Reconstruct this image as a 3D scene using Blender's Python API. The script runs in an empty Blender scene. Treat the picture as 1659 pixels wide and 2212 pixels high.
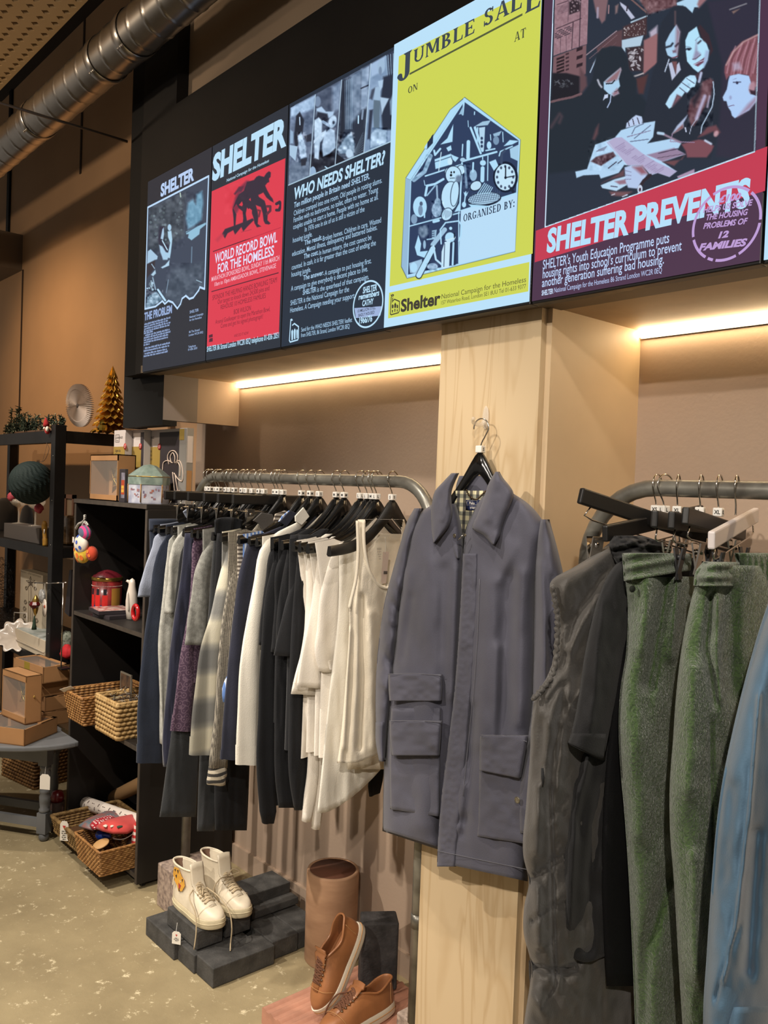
import bpy, bmesh, math, random
import numpy as np
from mathutils import Vector, Matrix
SC = bpy.context.scene
COL = SC.collection
rng = np.random.default_rng(7)
random.seed(7)

# ------------------------------------------------------------------ camera
F = 1840.1
YAW, PITCH, ROLL = 0.84996293, 0.02520018, 0.03708662
CX, CY = 829.5, 1106.0
CAM = np.array([0.0, 0.0, 1.5])
_f = np.array([-math.sin(YAW)*math.cos(PITCH), math.cos(YAW)*math.cos(PITCH), -math.sin(PITCH)])
_r0 = np.array([math.cos(YAW), math.sin(YAW), 0.0]); _u0 = np.cross(_r0, _f)
_r = _r0*math.cos(ROLL)+_u0*math.sin(ROLL); _u = -_r0*math.sin(ROLL)+_u0*math.cos(ROLL)
cam = bpy.data.cameras.new('camera'); camo = bpy.data.objects.new('camera', cam); COL.objects.link(camo)
camo.matrix_world = Matrix(((_r[0], _u[0], -_f[0], CAM[0]), (_r[1], _u[1], -_f[1], CAM[1]), (_r[2], _u[2], -_f[2], CAM[2]), (0, 0, 0, 1)))
cam.sensor_fit = 'VERTICAL'; cam.sensor_height = 24.0; cam.lens = F/2212*24.0
cam.clip_start = 0.02; cam.clip_end = 60
SC.camera = camo
SC.view_settings.view_transform = 'Standard'; SC.view_settings.look = 'None'
SC.view_settings.exposure = 0.0; SC.view_settings.gamma = 1.0; SC.view_settings.use_curve_mapping = False

# ------------------------------------------------------------------ lights
WARM = (1.0, 0.90, 0.79)
w = bpy.data.worlds.new('shop_ambient'); SC.world = w; w.use_nodes = True
w.node_tree.nodes['Background'].inputs[0].default_value = (1.0, 0.88, 0.76, 1)
w.node_tree.nodes['Background'].inputs[1].default_value = 0.2

def spot(name, loc, to, power, angle=70, radius=0.025, blend=0.5, col=WARM):
    l = bpy.data.lights.new(name, 'SPOT'); l.energy = power; l.color = col
    l.spot_size = math.radians(angle); l.spot_blend = blend; l.shadow_soft_size = radius
    o = bpy.data.objects.new(name, l); COL.objects.link(o); o.location = loc
    o.rotation_euler = (Vector(to)-Vector(loc)).to_track_quat('-Z', 'Y').to_euler()
    return o
spot('track_and_fill_spot', (-0.62, 0.62, 2.55), (-1.05, 1.42, 0.7), 24, 82)
spot('track_and_fill_spot', (-1.55, 0.62, 2.55), (-2.0, 1.40, 0.6), 42, 82)
spot('track_and_fill_spot', (-2.45, 0.60, 2.55), (-2.75, 1.35, 0.6), 60, 84)
spot('track_and_fill_spot', (-2.6, -0.5, 2.75), (-2.7, 0.8, 0.0), 230, 74)  # extra fill added to brighten the floor, not part of the track row
spot('track_and_fill_spot', (-3.75, 0.55, 2.55), (-3.8, 1.35, 0.9), 80, 84)
spot('track_and_fill_spot', (-5.2, 0.6, 2.75), (-5.3, 1.95, 1.9), 60, 95, 0.05, 0.8, (1.0, 0.66, 0.36))
spot('track_and_fill_spot', (-1.1, -1.5, 2.7), (-1.4, 1.45, 0.7), 190, 48)
spot('track_and_fill_spot', (0.7, -0.9, 2.7), (-0.75, 1.3, 0.8), 170, 50)  # fill lamp added to lift the dim clothes on the right rail
spot('track_and_fill_spot', (-4.0, -0.6, 2.7), (-4.3, 1.3, 2.95), 75, 120, 0.05, 0.8, (1.0, 0.78, 0.56))  # added fill, turned up to brighten the duct and upper left wall
spot('track_and_fill_spot', (-1.6, -0.6, 2.5), (-1.9, 1.45, 3.3), 40, 90, 0.05, 0.8)  # added upward fill that lightens the wall above the black beam

# ------------------------------------------------------------------ photo pixel <-> place
def ray(x, y):
    return _r*(x-CX)/F-_u*(y-CY)/F+_f
def at(x, y, **k):
    (a, v), = k.items(); i = 'XYZ'.index(a); d = ray(x, y)
    return CAM+d*((v-CAM[i])/d[i])
def atv(x, y, axis, v):
    """vectorised: arrays of pixels onto the plane axis = v (v may be an array)"""
    x = np.asarray(x, float); y = np.asarray(y, float)
    d = _r*((x-CX)/F)[..., None]-_u*((y-CY)/F)[..., None]+_f
    i = 'XYZ'.index(axis)
    t = (np.asarray(v)-CAM[i])/d[..., i]
    return CAM+d*t[..., None]
def pr(p):
    d = np.asarray(p, float)-CAM; z = d@_f
    return np.stack([CX+F*(d@_r)/z, CY-F*(d@_u)/z], -1)
def cv(ox, oy, s):
    return lambda pts: [(ox+p[0]/s, oy+p[1]/s)+tuple(p[2:]) for p in pts]

# ------------------------------------------------------------------ materials
def lin(c):
    c = np.asarray(c, float)/255.0
    return np.where(c <= 0.04045, c/12.92, ((c+0.055)/1.055)**2.4)
def lin4(c): return tuple(lin(c))+(1.0,)
MATS = {}
def nd(nt, t, **kw):
    n = nt.nodes.new(t)
    for k, v in kw.items():
        if k in n.inputs: n.inputs[k].default_value = v
        else: setattr(n, k, v)
    return n
def M(name, c, rough=0.6, metal=0.0, var=0.0, vscale=6.0, bump=0.0, bscale=60.0, spec=0.5, sheen=0.0, coat=0.0, det=3.0, c2=None, stretch=None, trans=0.0, ior=1.45):
    if name in MATS: return MATS[name]
    m = bpy.data.materials.new(name); m.use_nodes = True; nt = m.node_tree; L = nt.links
    b = nt.nodes['Principled BSDF']
    b.inputs['Base Color'].default_value = lin4(c); b.inputs['Roughness'].default_value = rough
    b.inputs['Metallic'].default_value = metal; b.inputs['Specular IOR Level'].default_value = spec
    if sheen: b.inputs['Sheen Weight'].default_value = sheen
    if coat: b.inputs['Coat Weight'].default_value = coat; b.inputs['Coat Roughness'].default_value = 0.12
    if trans: b.inputs['Transmission Weight'].default_value = trans; b.inputs['IOR'].default_value = ior
    tc = nd(nt, 'ShaderNodeTexCoord'); src = tc.outputs['Object']
    if stretch:
        mp = nd(nt, 'ShaderNodeMapping'); mp.inputs['Scale'].default_value = stretch; L.new(src, mp.inputs[0]); src = mp.outputs[0]
    if var or c2:
        n = nd(nt, 'ShaderNodeTexNoise', Scale=vscale, Detail=det); L.new(src, n.inputs['Vector'])
        r = nd(nt, 'ShaderNodeValToRGB')
        ca = np.asarray(c, float); cb = np.asarray(c2, float) if c2 else np.clip(ca*(1-var), 0, 255); cc = ca if c2 else np.clip(ca*(1+var), 0, 255)
        r.color_ramp.elements[0].position = 0.32; r.color_ramp.elements[1].position = 0.68
        r.color_ramp.elements[0].color = lin4(cb); r.color_ramp.elements[1].color = lin4(cc)
        L.new(n.outputs['Fac'], r.inputs[0]); L.new(r.outputs[0], b.inputs['Base Color'])
    if bump:
        n2 = nd(nt, 'ShaderNodeTexNoise', Scale=bscale, Detail=2.0); L.new(src, n2.inputs['Vector'])
        bp = nd(nt, 'ShaderNodeBump', Strength=bump, Distance=0.004); L.new(n2.outputs['Fac'], bp.inputs['Height']); L.new(bp.outputs[0], b.inputs['Normal'])
    MATS[name] = m
    return m
def EM(name, c, s=1.0):
    if name in MATS: return MATS[name]
    m = M(name, (6, 6, 8), 0.35, spec=0.2); b = m.node_tree.nodes['Principled BSDF']
    b.inputs['Emission Color'].default_value = lin4(c); b.inputs['Emission Strength'].default_value = s
    return m
def attr_mat(name, emit=False, rough=0.5, attr='tone', **kw):
    if name in MATS: return MATS[name]
    m = M(name, (6, 6, 8) if emit else (200, 200, 200), rough, **kw); nt = m.node_tree; b = nt.nodes['Principled BSDF']
    a = nd(nt, 'ShaderNodeAttribute', attribute_name=attr)
    if emit:
        nt.links.new(a.outputs['Color'], b.inputs['Emission Color']); b.inputs['Emission Strength'].default_value = 1.0
    else:
        nt.links.new(a.outputs['Color'], b.inputs['Base Color'])
    return m
def fabric(name, c, var=0.07, bump=0.25, bscale=420, vscale=14, rough=0.85, sheen=0.15, **kw):
    return M(name, c, rough, var=var, vscale=vscale, bump=bump, bscale=bscale, sheen=sheen, spec=0.25, **kw)
def pattern(name, kind, cols, sc, rough=0.85, bump=0.2):
    """woven / printed cloth patterns worked out in object space (y = across, z = down)"""
    if name in MATS: return MATS[name]
    m = M(name, cols[0], rough, spec=0.25, sheen=0.1); nt = m.node_tree; L = nt.links; b = nt.nodes['Principled BSDF']
    tc = nd(nt, 'ShaderNodeTexCoord'); sp = nd(nt, 'ShaderNodeSeparateXYZ'); L.new(tc.outputs['Object'], sp.inputs[0])
    def tri(sock, freq, ph=0.0):
        a = nd(nt, 'ShaderNodeMath', operation='MULTIPLY_ADD'); L.new(sock, a.inputs[0]); a.inputs[1].default_value = freq; a.inputs[2].default_value = ph
        s = nd(nt, 'ShaderNodeMath', operation='SINE'); L.new(a.outputs[0], s.inputs[0])
        g = nd(nt, 'ShaderNodeMath', operation='MULTIPLY_ADD'); L.new(s.outputs[0], g.inputs[0]); g.inputs[1].default_value = 0.5; g.inputs[2].default_value = 0.5
        return g.outputs[0]
    def ramp(sock, stops):
        r = nd(nt, 'ShaderNodeValToRGB'); e = r.color_ramp.elements
        while len(e) < len(stops): e.new(0.5)
        for i, (p, c) in enumerate(stops): e[i].position = p; e[i].color = lin4(c)
        L.new(sock, r.inputs[0]); return r.outputs[0]
    def mix(a, bb, fac=0.5, mode='MULTIPLY'):
        x = nd(nt, 'ShaderNodeMix', data_type='RGBA', blend_type=mode); x.inputs[0].default_value = fac
        L.new(a, x.inputs[6]); L.new(bb, x.inputs[7]); return x.outputs[2]
    if kind == 'plaid':
        v = ramp(tri(sp.outputs['Z'], sc), [(0.0, cols[0]), (0.25, cols[0]), (0.5, cols[1]), (0.8, cols[2]), (1.0, cols[2])])
        u = ramp(tri(sp.outputs['Y'], sc*1.1, 1.0), [(0.0, (255, 255, 255)), (0.45, (255, 255, 255)), (0.7, (165, 165, 165)), (1.0, (150, 150, 150))])
        out = mix(v, u, 0.8)
    elif kind == 'check':
        ch = nd(nt, 'ShaderNodeTexChecker', Scale=sc); mp = nd(nt, 'ShaderNodeMapping'); mp.inputs['Rotation'].default_value = (0.78, 0, 0)
        L.new(tc.outputs['Object'], mp.inputs[0]); L.new(mp.outputs[0], ch.inputs['Vector']); ch.inputs[1].default_value = lin4(cols[0]); ch.inputs[2].default_value = lin4(cols[1]); out = ch.outputs[0]
    elif kind == 'stripe':
        out = ramp(tri(sp.outputs['Z'] if len(cols) < 3 else sp.outputs['Y'], sc), [(0.0, cols[0]), (0.45, cols[0]), (0.55, cols[1]), (1.0, cols[1])])
    elif kind == 'paisley':
        vo = nd(nt, 'ShaderNodeTexVoronoi', Scale=sc, feature='F1'); L.new(tc.outputs['Object'], vo.inputs['Vector'])
        s2 = tri(vo.outputs['Distance'], 16.0)
        out = ramp(s2, [(0.0, cols[0]), (0.55, cols[0]), (0.8, cols[1]), (1.0, cols[1])])
    elif kind == 'tartan':
        v = ramp(tri(sp.outputs['Z'], sc), [(0.0, cols[0]), (0.5, cols[0]), (0.6, cols[1]), (1.0, cols[1])])
        u = ramp(tri(sp.outputs['X'], sc), [(0.0, (255, 255, 255)), (0.5, (255, 255, 255)), (0.6, (110, 110, 130)), (1.0, (80, 80, 105))])
        out = mix(v, u, 0.9)
    elif kind == 'dots':
        vo = nd(nt, 'ShaderNodeTexVoronoi', Scale=sc, feature='F1'); vo.inputs['Randomness'].default_value = 0.35; L.new(tc.outputs['Object'], vo.inputs['Vector'])
        out = ramp(vo.outputs['Distance'], [(0.0, cols[1]), (0.33, cols[1]), (0.36, cols[0]), (1.0, cols[0])])
    L.new(out, b.inputs['Base Color'])
    if bump:
        n2 = nd(nt, 'ShaderNodeTexNoise', Scale=400.0); L.new(tc.outputs['Object'], n2.inputs['Vector'])
        bp = nd(nt, 'ShaderNodeBump', Strength=bump, Distance=0.003); L.new(n2.outputs['Fac'], bp.inputs['Height']); L.new(bp.outputs[0], b.inputs['Normal'])
    return m

# ------------------------------------------------------------------ objects
def tag(o, label=None, cat=None, group=None, kind=None):
    if label: o['label'] = label
    if cat: o['category'] = cat
    if group: o['group'] = group
    if kind: o['kind'] = kind
    return o
def thing(name, label, cat, loc=(0, 0, 0), group=None, rot=(0, 0, 0)):
    o = bpy.data.objects.new(name, None); COL.objects.link(o); o.location = loc; o.rotation_euler = rot
    o.empty_display_size = 0.05
    return tag(o, label, cat, group)
class MB:
    """collects shapes in world (or local) coordinates and links them as ONE mesh object"""
    def __init__(s): s.v = []; s.f = []; s.n = 0; s.sm = []
    def add(s, v, f, smooth=False):
        v = np.asarray(v, float).reshape(-1, 3); s.v.append(v)
        s.f += [tuple(int(i)+s.n for i in q) for q in f]; s.sm += [smooth]*len(f); s.n += len(v); return s
    def box(s, lo, hi, M3=None, org=None):
        (a, b, c), (d, e, g) = lo, hi
        v = np.array([(a, b, c), (d, b, c), (d, e, c), (a, e, c), (a, b, g), (d, b, g), (d, e, g), (a, e, g)], float)
        if M3 is not None: v = v@np.asarray(M3).T
        if org is not None: v = v+np.asarray(org)
        return s.add(v, [(0, 3, 2, 1), (4, 5, 6, 7), (0, 1, 5, 4), (1, 2, 6, 5), (2, 3, 7, 6), (3, 0, 4, 7)])
    def tube(s, pts, rad, n=10, caps=True, closed=False, flat=1.0, ref=None):
        p = np.asarray(pts, float); m = len(p)
        rad = np.full(m, rad, float) if np.isscalar(rad) else np.asarray(rad, float)
        t = np.gradient(p, axis=0)
        if closed: t = np.roll(p, -1, 0)-np.roll(p, 1, 0)
        t /= np.linalg.norm(t, axis=1)[:, None]+1e-12
        r = np.array(ref if ref is not None else ((0, 0, 1) if abs(t[0][2]) < 0.9 else (1, 0, 0)), float)
        vs = []
        for i in range(m):
            a = r-t[i]*(r@t[i]); na = np.linalg.norm(a)
            if na < 1e-6: a = np.array((1.0, 0.3, 0.1)); a -= t[i]*(a@t[i]); na = np.linalg.norm(a)
            a /= na; b = np.cross(t[i], a); r = a
            th = np.linspace(0, 2*math.pi, n, endpoint=False)
            vs.append(p[i]+rad[i]*(np.cos(th)[:, None]*a*flat+np.sin(th)[:, None]*b))
        f = []
        for i in range(m if closed else m-1):
            j = (i+1) % m
            for k in range(n): f.append((i*n+k, i*n+(k+1) % n, j*n+(k+1) % n, j*n+k))
        if caps and not closed:
            f.append(tuple(range(n))[::-1]); f.append(tuple(range((m-1)*n, m*n)))
        return s.add(np.concatenate(vs), f, True)
    def lathe(s, prof, c=(0, 0, 0), n=24, R3=None, sx=1.0, sy=1.0):
        vs = []; th = np.linspace(0, 2*math.pi, n, endpoint=False)
        for r, z in prof: vs.append(np.stack([r*np.cos(th)*sx, r*np.sin(th)*sy, np.full(n, z)], 1))
        v = np.concatenate(vs)
        if R3 is not None: v = v@np.asarray(R3).T
        f = [(i*n+k, i*n+(k+1) % n, (i+1)*n+(k+1) % n, (i+1)*n+k) for i in range(len(prof)-1) for k in range(n)]
        f.append(tuple(range(n))[::-1]); f.append(tuple(range((len(prof)-1)*n, len(prof)*n)))
        return s.add(v+np.asarray(c), f, True)
    def ell(s, c, r, n=14, m=8, R3=None):
        th = np.linspace(0, 2*math.pi, n, endpoint=False); vs = []
        for i in range(m+1):
            ph = math.pi*i/m; q = max(math.sin(ph), 1e-3)
            vs.append(np.stack([q*np.cos(th)*r[0], q*np.sin(th)*r[1], np.full(n, -math.cos(ph)*r[2])], 1))
        v = np.concatenate(vs)
        if R3 is not None: v = v@np.asarray(R3).T
        f = [(i*n+k, i*n+(k+1) % n, (i+1)*n+(k+1) % n, (i+1)*n+k) for i in range(m) for k in range(n)]
        return s.add(v+np.asarray(c), f, True)
    def prism(s, poly, d):
        """poly: 3D points of a flat outline; d: extrusion vector"""
        p = np.asarray(poly, float); n = len(p); v = np.concatenate([p, p+np.asarray(d)])
        f = [tuple(range(n))[::-1], tuple(range(n, 2*n))]+[(i, (i+1) % n, n+(i+1) % n, n+i) for i in range(n)]
        return s.add(v, f)
    def grid(s, P, closed_u=False, smooth=True, skip=None):
        """P: (rows, cols, 3)"""
        a, b = P.shape[:2]; f = []
        for i in range(a-1):
            for k in range(b if closed_u else b-1):
                if skip is not None and skip[i, k]: continue
                j = (k+1) % b; f.append((i*b+k, i*b+j, (i+1)*b+j, (i+1)*b+k))
        return s.add(P.reshape(-1, 3), f, smooth)
    def build(s, name, mat, parent=None, bevel=0, subsurf=0, local=None, recalc=True, weld=False):
        v = np.concatenate(s.v) if s.v else np.zeros((0, 3))
        if local is None and parent is not None: local = wloc(parent)
        if local is not None: v = v-np.asarray(local)
        me = bpy.data.meshes.new(name); me.from_pydata(v.tolist(), [], s.f)
        if recalc or weld:
            bm = bmesh.new(); bm.from_mesh(me)
            if weld: bmesh.ops.remove_doubles(bm, verts=bm.verts, dist=1e-5)
            if recalc: bmesh.ops.recalc_face_normals(bm, faces=bm.faces)
            bm.to_mesh(me); bm.free()
        if len(me.polygons) == len(s.sm): me.polygons.foreach_set('use_smooth', s.sm)
        elif any(s.sm): me.polygons.foreach_set('use_smooth', [True]*len(me.polygons))
        for mm in (mat if isinstance(mat, (list, tuple)) else [mat]): me.materials.append(mm)
        o = bpy.data.objects.new(name, me); COL.objects.link(o)
        if parent is not None: o.parent = parent
        elif local is not None: o.location = local
        if bevel:
            bv = o.modifiers.new('bevel', 'BEVEL'); bv.width = bevel; bv.segments = 2; bv.limit_method = 'ANGLE'; bv.angle_limit = 0.7
        if subsurf:
            ss = o.modifiers.new('sub', 'SUBSURF'); ss.levels = subsurf; ss.render_levels = subsurf
        return o
def wloc(o):
    v = np.zeros(3)
    while o is not None: v = v+np.array(o.location); o = o.parent
    return v
def struct(name, mb, mat, **kw):
    o = mb.build(name, mat, **kw); o['kind'] = 'structure'; return o
def copy_tree(o, parent=None):
    c = o.copy(); COL.objects.link(c)
    if parent is not None: c.parent = parent
    for ch in list(o.children): copy_tree(ch, c)
    return c
def Rz(a): c, s = math.cos(a), math.sin(a); return np.array([[c, -s, 0], [s, c, 0], [0, 0, 1.0]])
def Rx(a): c, s = math.cos(a), math.sin(a); return np.array([[1.0, 0, 0], [0, c, -s], [0, s, c]])
def Ry(a): c, s = math.cos(a), math.sin(a); return np.array([[c, 0, s], [0, 1.0, 0], [-s, 0, c]])
def spline(pts, n):
    p = np.asarray(pts, float); m = len(p)
    if m < 3: return np.stack([p[0]+(p[-1]-p[0])*t for t in np.linspace(0, 1, n)])
    d = np.r_[0, np.cumsum(np.linalg.norm(np.diff(p, axis=0), axis=1))]; tt = np.linspace(0, d[-1], n)
    tan = np.gradient(p, d, axis=0); out = []
    for t in tt:
        i = min(max(np.searchsorted(d, t)-1, 0), m-2); h = d[i+1]-d[i]; u = (t-d[i])/h
        out.append((2*u**3-3*u**2+1)*p[i]+(u**3-2*u**2+u)*h*tan[i]+(-2*u**3+3*u**2)*p[i+1]+(u**3-u**2)*h*tan[i+1])
    return np.array(out)
def vnoise(x, y, seed=0):
    """smooth value noise, period-free enough"""
    xi = np.floor(x).astype(int); yi = np.floor(y).astype(int); xf = x-xi; yf = y-yi
    h = lambda a, b: ((np.sin(a*127.1+b*311.7+seed*74.7)*43758.5453) % 1.0)
    sx = xf*xf*(3-2*xf); sy = yf*yf*(3-2*yf)
    return (h(xi, yi)*(1-sx)+h(xi+1, yi)*sx)*(1-sy)+(h(xi, yi+1)*(1-sx)+h(xi+1, yi+1)*sx)*sy
def inside(px, py, poly):
    r = np.zeros(px.shape, bool); n = len(poly)
    for i in range(n):
        x0, y0 = poly[i][:2]; x1, y1 = poly[(i+1) % n][:2]
        if y0 == y1: continue
        c = ((y0 > py) != (y1 > py)) & (px < (x1-x0)*(py-y0)/(y1-y0)+x0)
        r ^= c
    return r
def segdist(px, py, pts, closed=False):
    d = np.full(px.shape, 1e9); n = len(pts)
    for i in range(n if closed else n-1):
        x0, y0 = pts[i][:2]; x1, y1 = pts[(i+1) % n][:2]
        dx, dy = x1-x0, y1-y0; l = dx*dx+dy*dy+1e-9
        t = np.clip(((px-x0)*dx+(py-y0)*dy)/l, 0, 1)
        d = np.minimum(d, np.hypot(px-x0-t*dx, py-y0-t*dy))
    return d
# ------------------------------------------------------------------ setting
def floor_mat():
    m = M('screed_floor', (172, 154, 116), 0.5, spec=0.35); nt = m.node_tree; L = nt.links; b = nt.nodes['Principled BSDF']
    tc = nd(nt, 'ShaderNodeTexCoord')
    a = nd(nt, 'ShaderNodeTexNoise', Scale=2.2, Detail=5.0, Roughness=0.6); c = nd(nt, 'ShaderNodeTexNoise', Scale=26.0, Detail=6.0, Roughness=0.75)
    e = nd(nt, 'ShaderNodeTexNoise', Scale=11.0, Detail=4.0, Roughness=0.6)
    for n in (a, c, e): L.new(tc.outputs['Object'], n.inputs['Vector'])
    r1 = nd(nt, 'ShaderNodeValToRGB'); r1.color_ramp.elements[0].position = 0.3; r1.color_ramp.elements[1].position = 0.7
    r1.color_ramp.elements[0].color = lin4((140, 126, 96)); r1.color_ramp.elements[1].color = lin4((176, 160, 124)); L.new(a.outputs['Fac'], r1.inputs[0])
    r2 = nd(nt, 'ShaderNodeValToRGB'); r2.color_ramp.elements[0].position = 0.585; r2.color_ramp.elements[1].position = 0.68
    r2.color_ramp.elements[0].color = (0, 0, 0, 1); r2.color_ramp.elements[1].color = (1, 1, 1, 1)
    ad = nd(nt, 'ShaderNodeMath', operation='MULTIPLY_ADD'); L.new(e.outputs['Fac'], ad.inputs[0]); ad.inputs[1].default_value = 0.3; L.new(c.outputs['Fac'], ad.inputs[2])
    s2 = nd(nt, 'ShaderNodeMath', operation='SUBTRACT'); L.new(ad.outputs[0], s2.inputs[0]); s2.inputs[1].default_value = 0.15; L.new(s2.outputs[0], r2.inputs[0])
    mx = nd(nt, 'ShaderNodeMix', data_type='RGBA'); L.new(r2.outputs[0], mx.inputs[0]); L.new(r1.outputs[0], mx.inputs[6]); mx.inputs[7].default_value = lin4((226, 212, 176))
    L.new(mx.outputs[2], b.inputs['Base Color'])
    bp = nd(nt, 'ShaderNodeBump', Strength=0.35, Distance=0.006); L.new(c.outputs['Fac'], bp.inputs['Height']); L.new(bp.outputs[0], b.inputs['Normal'])
    return m
def ply_mat(name, c, c2):
    m = M(name, c, 0.55, spec=0.3); nt = m.node_tree; L = nt.links; b = nt.nodes['Principled BSDF']
    tc = nd(nt, 'ShaderNodeTexCoord'); mp = nd(nt, 'ShaderNodeMapping'); mp.inputs['Scale'].default_value = (9, 9, 0.9); L.new(tc.outputs['Object'], mp.inputs[0])
    n = nd(nt, 'ShaderNodeTexNoise', Scale=1.4, Detail=2.0); n.inputs['Distortion'].default_value = 1.2; L.new(mp.outputs[0], n.inputs['Vector'])
    mu = nd(nt, 'ShaderNodeMath', operation='MULTIPLY'); L.new(n.outputs['Fac'], mu.inputs[0]); mu.inputs[1].default_value = 9.0
    fr = nd(nt, 'ShaderNodeMath', operation='PINGPONG'); L.new(mu.outputs[0], fr.inputs[0]); fr.inputs[1].default_value = 1.0
    r = nd(nt, 'ShaderNodeValToRGB'); r.color_ramp.elements[0].position = 0.0; r.color_ramp.elements[1].position = 0.5
    r.color_ramp.elements[0].color = lin4(c2); r.color_ramp.elements[1].color = lin4(c); L.new(fr.outputs[0], r.inputs[0]); L.new(r.outputs[0], b.inputs['Base Color'])
    return m
PLY = ply_mat('birch_plywood', (205, 182, 146), (192, 166, 128))
PLYS = M('birch_plywood_side', (196, 172, 138), 0.55, var=0.03, vscale=5)
PINK = M('plaster_wall', (172, 150, 130), 0.75, var=0.03, vscale=3, bump=0.12, bscale=90)
TAN = M('tan_wall', (176, 140, 104), 0.75, var=0.03, vscale=2, bump=0.05, bscale=80)
GREYB = M('grey_board', (128, 118, 112), 0.7, var=0.04, vscale=3)
BLK = M('black_board', (24, 22, 21), 0.55, var=0.12, vscale=5, spec=0.3)
BLK2 = M('matt_black_paint', (12, 12, 12), 0.6, spec=0.25)
STEELB = M('black_steel', (24, 23, 23), 0.45, var=0.15, vscale=12, spec=0.4)

mb = MB(); mb.add([(-9, -4, 0), (3, -4, 0), (3, 2.2, 0), (-9, 2.2, 0)], [(0, 1, 2, 3)]); struct('floor', mb, floor_mat())
mb = MB(); mb.box((-3.3, 1.81, 0), (3.0, 1.87, 1.925)); struct('wall_back', mb, PINK)
mb = MB(); mb.box((-9, 1.95, 0), (-3.1, 2.0, 4.2)); struct('wall_left', mb, TAN)
mb = MB(); mb.box((-6.012, 1.944, 0), (-5.996, 1.952, 2.9)); struct('trim_1', mb, M('seam_shadow_gap', (60, 46, 34), 0.9))
mb = MB(); mb.box((-6.35, 1.935, 2.98), (-6.3, 1.955, 4.2)); struct('trim_5', mb, BLK2)
mb = MB(); mb.box((-5.05, 1.944, 3.3), (-5.03, 1.952, 4.2)); struct('trim_6', mb, M('seam_shadow_gap', (60, 46, 34), 0.9))
mb = MB(); mb.box((-2.995, 1.625, 1.735), (-2.963, 1.81, 1.905)); struct('wall_side', mb, PINK)
mb = MB(); mb.box((-3.0, 1.482, 1.735), (-2.963, 1.625, 1.905)); struct('trim_2', mb, GREYB)
# pillar: plywood face board on a carcass
mb = MB(); mb.box((-1.465, 1.45, 0), (-1.163, 1.468, 1.905)); struct('pillar_front', mb, PLY)
mb = MB(); mb.box((-1.463, 1.4685, 0), (-1.149, 1.815, 1.905)); struct('pillar_side', mb, PLYS)
# soffit over the two bays
mb = MB(); mb.box((-2.998, 1.405, 1.903), (3.0, 1.497, 1.93)); struct('soffit_rail', mb, M('soffit_rail_board', (112, 98, 80), 0.6))
mb = MB(); mb.box((-2.998, 1.497, 1.905), (3.0, 1.87, 1.93)); struct('soffit_panel', mb, M('soffit_board', (176, 152, 120), 0.6, var=0.05, vscale=8))
# black fascia, stile and post carrying the screens
mb = MB(); mb.box((-3.06, 1.412, 1.904), (3.0, 1.50, 2.832)); struct('fascia_beam', mb, BLK)
mb = MB(); mb.box((-3.06, 1.415, 2.832), (-2.80, 1.50, 4.2)); struct('fascia_stile', mb, BLK)
mb = MB(); mb.box((-3.25, 1.481, 1.715), (-2.964, 1.54, 1.904)); mb.box((-3.168, 1.418, 1.904), (-3.06, 1.54, 4.2)); mb.box((-3.33, 1.49, 1.715), (-3.252, 1.56, 1.99)); struct('fascia_post', mb, BLK2)
mb = MB(); mb.box((-2.80, 1.46, 2.80), (3.0, 1.52, 4.2)); struct('wall_upper', mb, M('upper_wall', (150, 128, 104), 0.7, var=0.03, vscale=2))
mb = MB(); mb.box((-2.96, 1.797, 0), (-1.465, 1.81, 0.075)); struct('baseboard_left', mb, PINK)
mb = MB(); mb.box((-1.149, 1.797, 0), (2.9, 1.81, 0.075)); struct('baseboard_right', mb, PINK)

# LED strips
LEDM = EM('led_glow', (255, 226, 180), 26.0)
for k, (x0, x1, lab) in enumerate(((-2.955, -1.468, 'glowing warm LED strip over the left clothes rail'), (-1.146, 1.2, 'glowing warm LED strip right of the plywood pillar'))):
    r = thing('light_strip', lab, 'light', ((x0+x1)/2, 1.80, 1.898))
    MB().box((x0, 1.803, 1.885), (x1, 1.8095, 1.9045)).build('channel', M('aluminium', (170, 168, 165), 0.35, metal=1.0), r)
    MB().box((x0+.002, 1.789, 1.888), (x1-.002, 1.803, 1.902)).build('diffuser', LEDM, r)

# spiral duct
STEEL = M('galvanised_duct', (176, 172, 166), 0.3, metal=1.0, var=0.08, vscale=7)
duct = thing('ventilation_duct', 'shiny spiral steel ventilation duct crossing the top left corner', 'duct', (-3.6, 1.22, 2.96))
def ductc(x):
    t = (x+5.4)/3.2
    return np.array([x, 1.22, 2.945+0.035*t])
n = 40; xs = np.linspace(-7.2, -1.6, 900); th = np.linspace(0, 2*math.pi, n, endpoint=False); P = np.zeros((900, n, 3))
for k in range(n):
    ph = (xs/0.105+th[k]/(2*math.pi)) % 1.0
    rr = 0.0745+0.0028*np.exp(-((ph-0.5)/0.035)**2)
    P[:, k, 0] = xs; P[:, k, 1] = 1.22+rr*np.cos(th[k]); P[:, k, 2] = 2.945+0.035*(xs+5.4)/3.2+rr*np.sin(th[k])
mb = MB(); mb.grid(P, closed_u=True); mb.build('duct_tube', STEEL, duct)
for x in (-2.72, -2.95, -3.62):
    c = ductc(x); mb = MB(); mb.tube([c-np.array((.02, 0, 0)), c-np.array((.016, 0, 0)), c+np.array((.016, 0, 0)), c+np.array((.02, 0, 0))], [.0775, .0795, .0795, .0775], 32, caps=False)
    cl = mb.build('joint_collar', STEEL, duct)
    mb = MB()
    for dx in (-.012, .004, .016): mb.ell(c+np.array((dx, -.052, -.061)), (.004, .004, .004), 8, 5)
    mb.build('screw', M('bright_zinc', (215, 210, 200), 0.25, metal=1.0), cl)
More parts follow.
